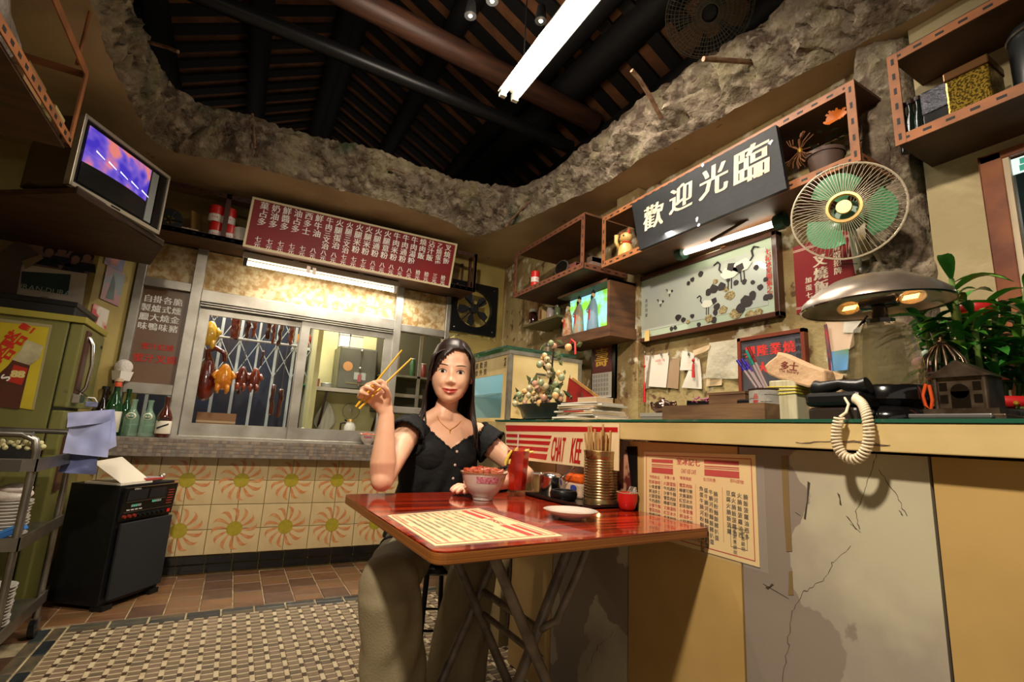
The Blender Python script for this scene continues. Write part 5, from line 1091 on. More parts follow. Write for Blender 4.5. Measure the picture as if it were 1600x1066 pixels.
# menu sheet taped on the counter
MX = XC-.003
t = thing('counter_menu', (MX, 1.17, .8), 'large cream and red printed menu sheet taped to the counter front', 'menu')
QM = [at(*p, 'x', MX) for p in ((1006, 706), (1180, 711), (1187, 887), (1006, 835))]
obj('sheet', G().poly([q for q in QM], (.0015, 0, 0)), mat('menu_cream', (232, 202, 142), .45, coat=.4), t)
mred = mat('menu_red', (186, 44, 32), .5); mink = mat('menu_ink', (52, 40, 30), .6); Mo, Mu, Mv = QM[3], (QM[2]-QM[3]), (QM[0]-QM[3]); Wd, Hd = Mu.length, Mv.length
Mu.normalize(); Mv = Vector((0, 0, 1)); Mo = QM[0]; Wd = abs(QM[0].y-QM[1].y)
def mp(u_, v_): return Vector((MX-.0006, QM[0].y+(QM[1].y-QM[0].y)*u_, (QM[0].z*(1-u_)+QM[1].z*u_)*(1-v_)+(QM[3].z*(1-u_)+QM[2].z*u_)*v_))
g = G()
def ln(u0, v0, u1, v1, w=.0008, m=mred):
    a, b = mp(u0, v0), mp(u1, v1); d = (b-a).normalized(); n_ = d.cross(X).normalized()*w; g.poly([a-n_, b-n_, b+n_, a+n_], (-.0002, 0, 0), m)
for (a, b) in (((.03, .04), (.97, .04)), ((.97, .04), (.97, .955)), ((.97, .955), (.03, .955)), ((.03, .955), (.03, .04))): ln(*a, *b, .0011)
def band(u0, u1, v0, v1): g.poly([mp(u0, v0), mp(u1, v0), mp(u1, v1), mp(u0, v1)], (-.0002, 0, 0), mred)
for (u0, u1) in ((.09, .31), (.60, .88)):
    for (a, b) in ((.085, .125), (.145, .155), (.165, .172), (.185, .25)): band(u0, u1, a+(.0 if u0 < .3 else -.02), b+(.0 if u0 < .3 else -.02))
text(g, '室冰記七', mp(.455, .10), U, Vv, .022, mred, bold=.04); text(g, 'CHAT KEE CAFE', mp(.455, .20), U, Vv, .018, mred, wx=.42, shear=.15, bold=.03)
heads = ['特製飲品', '滋養小食', '精美麵飯', '全日供應', '即叫即做']; us = [.12, .275, .43, .64, .86]
for i, u_ in enumerate(us): text(g, heads[i], mp(u_, .30-.01*i), U, Vv, .011, mred)
items = ['奶茶咖啡', '小食套餐', '鮮油多士', '火腿蛋飯', '牛肉通粉', '沙爹牛麵', '雪菜肉絲', '檸檬可樂', '叉燒湯粉', '紅豆冰水']
for i, u_ in enumerate(us[:3]):
    for j in range(10): text(g, items[(i*3+j) % 10], mp(u_, .36+.055*j), U, Vv, .0125, mred if j in (0, 5, 6) else mink, bold=.02)
for i, u_ in enumerate((.57, .61, .65, .69)): column(g, '魚蛋牛腩河粉麵飯豬扒蛋治多士'[i:i+11-i], mp(u_, .37+.012*i), U, Vv, .0145, mink, 1.15, .02)
for i, u_ in enumerate((.79, .83, .875, .92)): column(g, '豆腐火腩飯菠蘿油西多'[i:i+7], mp(u_, .38+.006*i), U, Vv, .0145, mink, 1.15, .02)
for (a, b) in (((.8, .70), (.92, .70)), ((.92, .70), (.92, .88)), ((.92, .88), (.8, .88)), ((.8, .88), (.8, .70))): ln(*a, *b, .0005, mink)
for i, u_ in enumerate((.83, .89)): column(g, '多謝惠顧啊'[i:], mp(u_, .735), U, Vv, .012, mink, 1.1)
text(g, '另設晚市小菜外賣', mp(.5, .905), U, Vv, .011, mred)
for u_ in (.195, .35, .52, .745): ln(u_, .33, u_, .86, .0004)
obj('printing', g, parent=t)
obj('plastic_cover', G().poly([mp(-.015, -.02)-X*.001, mp(1.06, -.02)-X*.001, mp(1.06, 1.03)-X*.001, mp(-.015, 1.03)-X*.001], (-.0004, 0, 0)), mat('clear_film', (255, 255, 255), .08, alpha=.03, bump=.6, bsc=8), t)
# shaded picture strip left of the menu
t = thing('torn_poster', at(990, 760, 'x', XC-.004), 'torn dark and pink poster with plastic fringe left of the menu sheet', 'poster')
obj('sheet', G().poly([at(*p, 'x', XC-.004) for p in ((966, 738), (978, 702), (985, 730), (993, 790), (990, 800), (966, 800))], (.0015, 0, 0)), mat('poster_dark', (92, 40, 34), .4, c2=(190, 140, 110), sc=16, lo=.45, hi=.55), t); obj('dark_strip', G().poly([at(*p, 'x', XC-.006) for p in ((979, 698), (995, 698), (996, 798), (991, 798))], (.0015, 0, 0)), black, t)
# ---------------- back wall things ----------------
t = rack('wall_shelf', -.70, 1.62, 3.66, 3.98, 2.165, 2.50, 'dark slotted iron shelf over the kitchen window behind the menu board', (0, .32, 1), xm=mat('dark_angle_iron', (74, 44, 32), .5, .2), face='y', topm=False)
angle(t, (-.70, 3.66, 2.165), (1.62, 3.66, 2.165), (0, .004, .036), face='y', m=MATS['dark_angle_iron']); angle(t, (-.70, 3.66, 2.47), (1.62, 3.66, 2.47), (0, .004, .03), face='y', m=MATS['dark_angle_iron'])
for x in (-.70, -.25, 1.59): obj('post', G().box((x, 3.66, 2.165), (x+.03, 3.665, 2.5)), MATS['dark_angle_iron'], t)
obj('back_board', G().box((-.68, 3.955, 2.19), (1.6, 3.97, 2.46)), mat('ochre_board', (150, 120, 60), .6, c2=(120, 92, 46), sc=4), t)
# menu board
MT, MB_ = 3.575, 3.62
P_ = [at(394.7, 307.5, 'y', MT), at(714.4, 381.6, 'y', MT), at(702.5, 450.3, 'y', MB_), at(379, 384.7, 'y', MB_)]
t = thing('menu_board', P_[3], 'long red menu board with white characters and cream edging over the kitchen window', 'sign')
mu_, mv_ = (P_[1]-P_[0]).normalized(), (P_[0]-P_[3]).normalized(); mn = mu_.cross(mv_)
obj('panel', G().poly(P_, -mn*.035), mat('menu_red_paint', (128, 10, 16), .6, c2=(108, 8, 14), sc=3), t); tc_ = mat('cream_trim', (204, 190, 150), .5)
for a, b in ((0, 1), (1, 2), (2, 3), (3, 0)):
    A, B = P_[a], P_[b]; cen_ = sum(P_, Vector())/4; i_ = (cen_-(A+B)/2); i_ = (i_-(B-A).normalized()*i_.dot((B-A).normalized())).normalized()*.014
    obj('edging', G().poly([A, B, B+i_, A+i_], mn*.006), tc_, t)
g = G(); W_ = (P_[1]-P_[0]).length; H_ = (P_[0]-P_[3]).length
dish = ['菓占多', '奶油多', '鮮醬多', '油占多', '西多士', '鮮牛油', '牛肉三文治', '火腿蛋治', '火腿三文治', '火腿米粉', '火腿米粉', '火腿通粉', '火腿意粉', '牛肉米粉', '牛肉通粉', '牛肉湯粉', '燒肉飯', '沾汁飯', '乙燒蛋肉飯', '叉燒飯']
price = '七七七七七八八八七七七八八八八八拾拾三拾'
for i, s_ in enumerate(dish):
    u_ = .055+.0473*i; o_ = P_[3]*(1-u_)+P_[2]*u_; top_ = P_[0]*(1-u_)+P_[1]*u_; L5 = len(s_) > 4
    sz = .050 if L5 else .056
    column(g, s_, top_.lerp(o_, .125)+mn*.001, mu_, mv_, sz, wht, .95 if L5 else 1.0, bold=.02)
    column(g, price[i]+'元', top_.lerp(o_, .80)+mn*.001, mu_, mv_, .040, wht, 1.0, bold=.02)
obj('lettering', g, parent=t)
for i in (0, 1):
    q = at(482+9*i, 421+3*i, 'y', 3.63); obj('tag', G().box(q-Vector((.012, 0, .025)), q+Vector((.012, .002, .025))), mat('tag_pink', (214, 190, 170), .5), t)
# tube lamp under the shelf
A, B = at(383, 412, 'y', 3.80), at(617, 453, 'y', 3.80); zt = (A.z+B.z)/2; A.z = B.z = zt
t = thing('window_lamp', (A+B)/2+Z*.06, 'bright fluorescent tube fixed under the shelf over the kitchen window', 'lamp')
obj('tube', G().tube([A, B], .015, n=16), mat('tube_glow_c', (255, 240, 206), .4, emit=5), t, smooth=50); obj('housing', G().box(A+Vector((-.02, -.02, .03)), B+Vector((.02, .03, .075))), whitem, t, bev=.004)
for c in (A, B): obj('socket', G().box(c-Vector((.012, .018, .02)), c+Vector((.012, .018, .035))), blackm if c is A else whitem, t)
obj('strap', G().box((A.x+.3, 3.78, zt+.07), (A.x+.34, 3.82, 2.17)), whitem, t); obj('strap', G().box((B.x-.3, 3.78, zt+.07), (B.x-.26, 3.82, 2.17)), whitem, t)
# tins on the shelf
for k, (px, py, z, lab) in enumerate(((336, 370, 2.187, 'red and white milk tin, lower left of the stack beside the menu board'), (357, 373, 2.187, 'red and white milk tin, lower right of the stack beside the menu board'), (336, 345, 2.303, 'red and white milk tin on top of the left stack'), (357, 345, 2.303, 'red and white milk tin on top of the right stack'))):
    q = at(px, py, 'y', 3.72); milk((q.x, 3.72, z), lab, 1.38, 'milk tins on the back shelf')
q = at(372, 368, 'y', 3.71); b = Vector((q.x+.015, 3.71, 2.187)); t = thing('white_tin', b, 'white tin with small red print touching the menu board', 'tin'); obj('can', G().lathe([(.048, 0), (.05, .005), (.05, .10), (.046, .105), (0, .104)], b, n=22), mat('tin_white2', (190, 182, 172), .4), t, smooth=40); g = G()
for k in range(8): g.ball(b+Vector((-.03+.008*k, -.049+.002*abs(k-4), .03+.01*((k*5) % 4))), (.004, .001, .006), n=5, k=4)
obj('print', g, milkred, t, kind='stuff')
q = at(265, 345, 'y', 3.74); b = Vector((q.x, 3.74, 2.187)); t = thing('film_reel', b, 'black round reel standing on the shelf beside the television', 'reel')
obj('disc', G().lathe([(.03, 0), (.075, 0), (.075, .012), (.03, .012)], b+Z*.076, ax=(.1, -1, 0), n=28), blackm, t, smooth=40)
for k in range(5): a = 2*math.pi*k/5; obj('spoke', G().tube([b+Z*.076+Vector((0, -.006, 0)), b+Z*.076+Vector((.07*math.cos(a), -.006, .07*math.sin(a)))], .006), blackm, t)
q = at(285, 352, 'y', 3.80); b = Vector((q.x+.02, 3.80, 2.187)); t = thing('paper_stack', b, 'pile of pale papers lying behind the black reel', 'papers')
for k in range(3): obj('sheets', G().box(b+Vector((-.08+.01*k, -.05, .018*k)), b+Vector((.09-.006*k, .08, .018*k+.016))), [paper, greyp, papero][k], t)
q = at(305, 330, 'y', 3.8); b = Vector((q.x, 3.82, 2.187)); t = thing('wood_slab', b, 'ochre wooden slab standing against the shelf post', 'board'); obj('slab', G().obox(b, (.05, .06, 0), (.012, -.01, 0), (-.03, 0, .2)), mat('ochre_slab', (160, 126, 64), .6), t, bev=.003); obj('batten', G().obox(b+Vector((0, -.012, .03)), (.05, .06, 0), (.004, -.004, 0), (-.003, 0, .02)), wood, t)
# exhaust fan
c = at(742, 482, 'y', 3.93); x0, x1, z0, z1 = 1.545, 1.995, c.z-.235, c.z+.235
t = thing('exhaust_fan', c, 'black square exhaust fan set in the back wall corner', 'fan'); R_ = .172
V = []; F = []; n = 48
for yy in (3.93, 3.975):
    for k in range(n): a = 2*math.pi*k/n; V.append(Vector((c.x+R_*math.cos(a), yy, c.z+R_*math.sin(a))))
    for k in range(n):
        a = 2*math.pi*k/n; m_ = max(abs(math.cos(a)), abs(math.sin(a))); V.append(Vector((c.x+.225*math.cos(a)/m_, yy, c.z+.235*math.sin(a)/m_)))
for k in range(n):
    j = (k+1) % n; F += [(k, j, n+j, n+k), (2*n+k, 3*n+k, 3*n+j, 2*n+j), (n+k, n+j, 3*n+j, 3*n+k), (k, 2*n+k, 2*n+j, j)]
obj('housing', G().add(V, F), mat('fan_black', (12, 14, 16), .35, .3), t); obj('hub', G().lathe([(0, 0), (.04, .004), (.045, .03), (.04, .06)], (c.x, 3.93, c.z), ax=(0, 1, 0), n=20), blackm, t, smooth=50)
for k in range(5):
    a = .5+2*math.pi*k/5; P5 = []
    for q, r in ((0, .04), (-.12, .09), (.0, .15), (.4, .16), (.62, .12), (.5, .05)): P5.append(Vector((c.x+r*math.cos(a+q), 3.955+.02*q, c.z+r*math.sin(a+q))))
    obj('blade', G().poly(P5, (0, .004, 0)), mat('blade_grey', (44, 46, 50), .4, .4), t)
for k in range(4): a = math.pi/4+math.pi/2*k; obj('strut', G().tube([(c.x, 3.935, c.z), (c.x+.2*math.cos(a), 3.935, c.z+.2*math.sin(a))], .006), blackm, t)
for sx in (-1, 1):
    for sz in (-1, 1): obj('bolt', G().ball((c.x+sx*.185, 3.927, c.z+sz*.195), (.007, .004, .007), n=8, k=5), steel, t)
obj('duct_back', G().box((c.x-.2, 4.19, c.z-.2), (c.x+.22, 4.2, c.z+.2)), mat('duct_wall', (176, 158, 100), .7), t)
# bottles on the ledge
gb = mat('green_bottle', (16, 58, 26), .05, coat=1); cb = mat('clear_green_bottle', (150, 190, 160), .03, trans=.0, alpha=.35, coat=1); bb = mat('brown_bottle', (70, 22, 12), .05, coat=1)
def bottle(px, h, r, m, capm, labm, lab, deco, y_=3.90, z_=.8705):
    q = at(px, 684, 'y', y_); b = Vector((q.x, y_, z_)); t = thing('bottle', b, lab, 'bottle', 'bottles on the window ledge')
    obj('glass_body', G().lathe([(r*.9, 0), (r, .01), (r, h*.5), (r*.85, h*.58), (r*.42, h*.72), (r*.34, h*.8), (r*.34, h*.94), (r*.42, h*.95), (r*.42, h)], b, n=22), m, t, smooth=50)
    if capm: obj('cap', G().lathe([(r*.5, h*.955), (r*.5, h+.004), (0, h+.006)], b, n=16), capm, t)
    obj('bottle_label', G().lathe([(r+.0008, h*deco[0]), (r+.0012, h*deco[0]+.001), (r+.0012, h*deco[1]), (r+.0008, h*deco[1]+.001)], b, n=22), labm, t, smooth=50)
    return t, b
wl = mat('label_white', (214, 206, 186), .6); gl = mat('label_green', (24, 110, 74), .5)
hh = lambda top: at(178, top, 'y', 3.90).z-.87
bottle(150, hh(606), .042, mat('dark_bottle_b', (24, 16, 14), .08, coat=1), blackm, wl, 'almost black bottle half hidden behind the blue papers', (.1, .3))
t, b = bottle(168, hh(592), .046, gb, mat('cap_cream', (196, 170, 140), .4), wl, 'tall green bottle left of the two clear bottles', (.06, .42))
g = G(); q = b+Vector((0, -.047, .05)); 
for k in range(3): g.box(q+Vector((-.02, -.0008, .03*k)), q+Vector((.02, 0, .03*k+.008)))
obj('label_print', g, blackm, t, kind='stuff'); obj('neck_label', G().lathe([(.020, .30), (.0205, .302), (.0175, .335), (.017, .337)], b, n=18), mat('orange_label', (206, 84, 50), .5), t, smooth=50)
bottle(188, hh(606), .034, gb, None, gb, 'second green bottle partly behind the tall one', (.1, .2), 3.945)
for px, lab in ((200, 'clear soda bottle with a green oval badge, left of the pair'), (226, 'clear soda bottle with a green oval badge, right of the pair')):
    t, b = bottle(px, hh(622), .041, cb, None, cb, lab, (.3, .32)); obj('badge', G().ball(b+Vector((.0, -.037, .125)), (.026, .008, .022), n=16, k=8), wl, t, smooth=180); obj('badge_ring', G().ball(b+Vector((.0, -.0385, .125)), (.022, .008, .018), n=16, k=8), gl, t, smooth=180)
    g = G(); text(g, '綠寶', b+Vector((0, -.0475, .125)), X, Z, .015, wl, bold=.04); obj('lettering', g, parent=t)
t, b = bottle(252, hh(615), .042, bb, None, wl, 'brown beer bottle with a cream label, rightmost on the ledge', (.09, .40)); g = G()
g.poly([b+Vector((-.03, -.0435, .10)), b+Vector((.03, -.0435, .12)), b+Vector((.03, -.0435, .128)), b+Vector((-.03, -.0435, .112))], (0, -.0006, 0), blackm).poly([b+Vector((-.03, -.0435, .05)), b+Vector((.03, -.0435, .08)), b+Vector((.03, -.0435, .09)), b+Vector((-.03, -.0435, .062))], (0, -.0006, 0), blackm); obj('label_print', g, None, t, kind='stuff')
# polystyrene box
q = at(196, 576, 'y', 3.93); b = Vector((q.x-.01, 3.925, 1.2115)); t = thing('takeaway_box', b, 'white foam takeaway box with a bag on it standing on the window rail', 'box'); obj('box_body', G().lathe([(.045, 0), (.056, .055), (.058, .06), (0, .06)], b, n=4), mat('foam_white', (214, 208, 198), .7), t); obj('bag_top', G().ball(b+Z*.085, (.05, .035, .05), n=12, k=8), mat('bag_white', (206, 198, 190), .6, bump=1, bsc=20), t, smooth=180)
# ledge bowl
def rice_bowl(b, s_, lab, nm='rice_bowl', n=26, full=True):
    t = thing(nm, b, lab, 'bowl'); cer = mat('bowl_white', (206, 196, 184), .18, coat=.5)
    k = s_; prof = [(.030*k, 0), (.032*k, .010*k), (.045*k, .022*k), (.058*k, .042*k), (.066*k, .070*k), (.070*k, .078*k), (.067*k, .078*k), (.062*k, .066*k), (.050*k, .045*k), (.02*k, .04*k), (0, .04*k)]
    obj('bowl_body', G().lathe(prof, b, n=40), cer, t, smooth=50)
    ri = mat('bowl_red', (150, 40, 70), .3, c2=(206, 150, 160), sc=160)
    V = []; F = []; a0 = math.radians(225); a1 = math.radians(285); m_ = 14
    for i in range(m_+1):
        a = a0+(a1-a0)*i/m_
        for (r, z) in ((.0606*k+.0006, .050*k), (.0655*k+.0006, .068*k)): V.append(b+Vector((r*math.cos(a), r*math.sin(a), z)))
    for i in range(m_): F.append((2*i, 2*i+2, 2*i+3, 2*i+1))
    obj('printed_band', G().add(V, F), ri, t); obj('rim_line', G().lathe([(.0702*k, .0755*k), (.0706*k, .078*k), (.069*k, .0785*k)], b, n=40), mat('rim_brown', (140, 96, 60), .4), t, smooth=60)
    a = math.radians(300); d = Vector((math.cos(a), math.sin(a), 0)); obj('emblem', G().poly([b+d*(.0645*k+.0008)+Z*.060*k+Vector((-math.sin(a), math.cos(a), 0))*(.009*k*math.cos(q))*(1 if i % 2 else .4)+Z*.007*k*math.sin(q)*(1 if i % 2 else .4) for i, q in enumerate([2*math.pi*j/12 for j in range(12)])], d*.0005), mat('emblem_gold', (170, 140, 60), .4), t)
    mm = [mat('pork_red', (150, 40, 24), .22, c2=(190, 96, 60), sc=40, coat=.6), mat('pork_pink', (188, 100, 76), .25, c2=(150, 50, 36), sc=40, coat=.6), mat('pork_pale', (206, 140, 100), .3, c2=(170, 70, 44), sc=50, coat=.5)]
    rnd = random.Random(3); obj('rice', G().lathe([(.064*k, .064*k), (.05*k, .076*k), (.02*k, .08*k), (0, .08*k)], b, n=20), mat('rice', (220, 206, 180), .6, bump=.8, bsc=120), t, kind='stuff', smooth=60)
    for i in range(n):
        a = i*2.4; r = .055*k*math.sqrt((i+.5)/n); c = b+Vector((r*math.cos(a), r*math.sin(a), (.079+.008*(1-r/.06/k))*k)); u_ = Vector((rnd.uniform(-1, 1), rnd.uniform(-1, 1), rnd.uniform(-.3, .3))).normalized()*.020*k; v_ = u_.cross(Z).normalized()*.014*k; w_ = u_.cross(v_).normalized()*.011*k
        obj('pork_piece', G().obox(c-u_/2-v_/2-w_/2, u_, v_, w_), mm[i % 3], t, bev=.002*k)
    return t
q = at(575, 694, 'y', 3.88); rice_bowl(Vector((q.x, 3.895, .8705)), .95, 'small bowl of red meat on the window ledge behind the raised elbow', 'rice_bowl', 10)
# ---------------- kitchen behind the window ----------------
KY = 5.15
kw = mat('kitchen_wall', (200, 194, 142), .7, c2=(178, 170, 120), sc=3)
K = struct('wall_kitchen', G().box((-1.4, KY, 0), (2.6, KY+.1, 2.9)).box((-1.4, YB+.1, 0), (-1.3, KY, 2.9)).box((2.5, YB+.1, 0), (2.6, KY, 2.9)).box((-1.4, YB+.13, 2.8), (2.6, KY, 2.9)).box((-1.4, YB+.12, 0), (2.6, KY, .1)), kw)
# dark alcove with lattice gate at the left
gx0, gx1, gy = -.62, .52, 4.72
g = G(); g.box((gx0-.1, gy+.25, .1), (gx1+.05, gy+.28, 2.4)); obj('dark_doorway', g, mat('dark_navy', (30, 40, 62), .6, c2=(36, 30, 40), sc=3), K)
gate = thing('lattice_gate', (0, gy, .1), 'grey folding lattice gate behind the hanging roast meats', 'gate'); gm = mat('gate_grey', (170, 176, 176), .4, .5)
n = 9
for i in range(n): x = gx0+(gx1-gx0)*i/(n-1); obj('upright', G().box((x-.011, gy, .15), (x+.011, gy+.012, 2.3)), gm, gate)
for i in range(n-1):
    x, x2 = gx0+(gx1-gx0)*i/(n-1), gx0+(gx1-gx0)*(i+1)/(n-1)
    for z in (1.38, 1.66, 1.94): 
        for (a, b_) in (((x, z), (x2, z+.28)), ((x, z+.28), (x2, z))): obj('lattice_bar', G().obox((a[0], gy-.008, a[1]), (b_[0]-a[0], 0, b_[1]-a[1]), (0, .006, 0), (0, 0, .014)), gm, gate)
obj('kitchen_partition', G().box((gx1, gy-.35, .1), (gx1+.04, KY, 2.5)), kw, K)
rail = thing('hanging_rail', (0, 4.25, 1.9), 'white rail holding the hanging roast meats in the window', 'rail'); zr = at(350, 527, 'y', 4.25).z
obj('rod', G().tube([(-.5, 4.25, zr), (.42, 4.25, zr)], .008), whitem, rail); obj('rod', G().tube([(-.5, 4.27, 1.93), (.42, 4.27, 1.93)], .006), steel, rail)
tray = thing('meat_tray', (0, 4.3, .93), 'long steel tray on the counter under the hanging meats', 'tray'); obj('rim', G().box((-.5, 4.10, .90), (.42, 4.115, .955)).box((-.5, 4.115, .90), (.42, 4.5, .915)), steel, tray)
obj('stand', G().box((-.5, 4.12, .1), (.42, 4.5, .9)), dkwood, tray)
meat = lambda nm, c, d: mat(nm, c, .18, c2=d, sc=10, coat=1, bump=.15, bsc=30)
duckm = meat('roast_duck', (122, 34, 14), (74, 18, 8)); chkm = meat('yellow_chicken', (224, 176, 44), (206, 150, 30)); chko = meat('orange_chicken', (222, 140, 24), (196, 108, 20)); ribm = meat('pork_rib', (150, 64, 44), (86, 30, 24)); darkm = meat('dark_sausage', (96, 36, 28), (56, 20, 18))
def hook(t, x, y, z0, z1): obj('hook', G().tube([(x, y, z0), (x, y, z1-.01), (x+.008, y, z1), (x+.016, y, z1-.01)], .0025, n=6), steel, t)
def fowl(px, py, h, w, m, lab, y=4.22, neck=False, legs=True):
    q = at(px, py, 'y', y); t = thing('roast_fowl', q, lab, 'poultry')
    obj('body', G().lathe([(.1*w, h*.5), (.45*w, h*.42), (.75*w, h*.2), (w, -.08*h), (.92*w, -.28*h), (.5*w, -.46*h), (0, -.5*h)], q, n=22, sq=.8), m, t, smooth=180, sub=1)
    for s_ in (-1, 1):
        obj('wing', G().tube([q+Vector((s_*w*.7, -.01, h*.22)), q+Vector((s_*w*1.05, -.02, h*.02)), q+Vector((s_*w*.8, -.03, -h*.1))], [.012, .016, .008], n=8), m, t, smooth=180)
        if legs: obj('leg', G().tube([q+Vector((s_*w*.45, -.02, -h*.3)), q+Vector((s_*w*.5, -.03, -h*.5)), q+Vector((s_*w*.42, -.02, -h*.62))], [.022, .016, .009], n=8), m, t, smooth=180)
    if neck: obj('neck', G().tube([q+Vector((0, 0, h*.42)), q+Vector((-.02, 0, h*.62)), q+Vector((.03, 0, h*.72)), q+Vector((.09, 0, h*.62)), q+Vector((.10, 0, h*.42))], [.03, .022, .02, .018, .014], n=10), m, t, smooth=180)
    hook(t, q.x, y, 1.94, q.z+h*.5); return t
fowl(328, 521, .19, .062, chkm, 'pale yellow poached chicken hanging at the top left of the window'); fowl(350, 589, .20, .064, chko, 'orange-yellow chicken hanging beside the big roast duck')
fowl(322, 592, .33, .075, duckm, 'big dark red roast duck with a looped neck, leftmost in the window', 4.28, True, False)
q = at(322, 592, 'y', 4.28); 
for i, (px, py) in enumerate(((378, 590), (398, 592))): fowl(px, py, .17, .045, meat('quail', (140, 56, 28), (90, 30, 16)), ('small brown roast bird right of the orange chicken', 'small reddish roast bird, second right of the orange chicken')[i], 4.25)
labs = ['bunch of glossy red meat, first from the left on the top rail', 'strip of roast pork, second on the top rail', 'strip of roast pork, third on the top rail', 'strip of roast pork in the middle of the top rail', 'dark pork strip right of the middle of the top rail', 'red pork strip near the right end of the top rail', 'dark pork strip at the right end of the top rail']
for i, (px, py, h, w) in enumerate(((368, 512, .17, .045), (388, 513, .16, .026), (398, 512, .15, .022), (420, 513, .18, .024), (428, 518, .20, .018), (438, 522, .19, .022), (456, 522, .17, .028))):
    q = at(px, py, 'y', 4.22); t = thing('pork_strip', q, labs[i], 'roast meat'); rnd = random.Random(i); ps = []; rs = []
    for k in range(9): ps.append(q+Vector((rnd.uniform(-.006, .006), rnd.uniform(-.006, .006), h*(.5-k/8)))); rs.append((w*rnd.uniform(.6, 1), w*.5*rnd.uniform(.6, 1)))
    obj('meat', G().tube(ps, rs, n=10), [ribm, darkm][i % 2], t, smooth=180); hook(t, q.x, 4.22, 1.96, q.z+h*.5)
for i, (px, py, h, w) in enumerate(((374, 603, .13, .022), (425, 625, .24, .024), (437, 630, .22, .026), (410, 560, .12, .012))):
    q = at(px, py, 'y', 4.3); t = thing('cured_meat', q, ['knobbly cured meat strip left of the small roast birds', 'long dark cured meat strip right of the roast birds', 'long dark cured meat strip at the right end of the lower row', 'thin cured sausage hanging above the roast birds'][i], 'roast meat'); rnd = random.Random(i+9)
    obj('meat', G().tube([q+Vector((rnd.uniform(-.008, .008), 0, h*(.5-k/6))) for k in range(7)], [(w*rnd.uniform(.5, 1), w*.6) for k in range(7)], n=9), darkm, t, smooth=180); hook(t, q.x, 4.3, 1.94, q.z+h*.5)
g = G()
for k in range(36): q = Vector((random.uniform(-.1, .4), 4.2+random.uniform(0, .2), .925)); g.ball(q, random.uniform(.01, .02), n=7, k=5)
obj('bones', g, mat('scraps', (180, 130, 100), .3, c2=(110, 60, 40), sc=30), tray, kind='stuff')
q = at(335, 660, 'y', 4.45); t = thing('cardboard_box', (q.x, 4.45, .92), 'brown cardboard box behind the roast duck on the tray', 'box'); obj('carton', G().box((q.x-.12, 4.4, .92), (q.x+.14, 4.49, 1.05)), mat('cardboard', (150, 108, 74), .7), t); obj('tape', G().box((q.x-.12, 4.3985, .975), (q.x+.14, 4.4, .99)), opap, t)
# right half of the kitchen
KS = at(500, 606, 'y', 4.9).z; t = thing('kitchen_shelf', (.8, 4.95, KS), 'long metal shelf across the kitchen wall seen through the right pane', 'shelf')
obj('board', G().box((.58, 4.80, KS-.02), (1.62, KY, KS)), steel, t); obj('edge_band', G().box((.58, 4.795, KS-.03), (1.62, 4.80, KS+.004)), greyp, t)
for x in (.70, 1.22): obj('bracket', G().obox((x, 4.82, KS-.02), (.02, 0, 0), (0, .31, -.33), (0, 0, -.03)), dkwood, t)
a, b = at(532, 538, 'y', 4.85), at(590, 618, 'y', 4.85); t = thing('steel_cabinet', (1.1, 4.9, KS), 'tall grey steel wall cabinet on the kitchen shelf', 'cabinet'); sx = mat('steel_door', (128, 128, 116), .35, .55, c2=(108, 108, 98), sc=3)
p0, p1 = at(533, 540, 'y', 4.82), at(592, 545, 'y', 4.82)
obj('cabinet_body', G().box((p0.x, 4.84, KS+.002), (p1.x, KY, p0.z)), sx, t); obj('door', G().box((p0.x+.01, 4.82, KS+.012), (p1.x-.01, 4.84, p0.z-.01)), sx, t, bev=.004)
obj('handle', G().tube([(p0.x+.08, 4.80, KS+.06), (p0.x+.28, 4.80, KS+.055)], .007), chrome, t); mx = (p0.x+p1.x)/2+.02
for z in (p0.z-.03, p0.z-.2, p0.z-.36): obj('knob', G().ball((mx, 4.81, z), .013, n=10, k=6), chrome, t, smooth=180)
obj('rod', G().tube([(mx, 4.81, p0.z-.03), (mx, 4.81, p0.z-.36)], .003), steel, t); obj('latch', G().box((mx-.015, 4.805, p0.z-.33), (mx+.015, 4.82, p0.z-.26)), mat('latch_pink', (170, 90, 90), .4), t); obj('sticker', G().lathe([(0, 0), (.045, 0), (.045, .002), (0, .002)], (p0.x+.085, 4.82, KS+.22), ax=(0, -1, 0), n=20, sq=1), mat('sticker_tan', (206, 150, 96), .5), t); obj('plate', G().box((mx-.05, 4.818, KS+.10), (mx+.06, 4.82, KS+.17)), mat('plate_grey', (170, 176, 170), .4), t)
for i, (px, w, c, lab) in enumerate(((538, .10, (196, 200, 200), 'white box on top of the steel wall cabinet'), (556, .13, (186, 184, 170), 'cream box on top of the steel wall cabinet, right one'))):
    q = at(px, 530, 'y', 4.95); t = thing('storage_box', (q.x, 4.95, p0.z), lab, 'box'); obj('carton', G().box((q.x-w/2, 4.9, p0.z+.001), (q.x+w/2, 5.0, p0.z+.15)), mat('stbox%d' % i, c, .6), t); obj('flap', G().box((q.x-w/2-.003, 4.897, p0.z+.12), (q.x+w/2+.003, 5.003, p0.z+.155)), mat('stboxl%d' % i, tuple(int(v*.85) for v in c), .6), t)
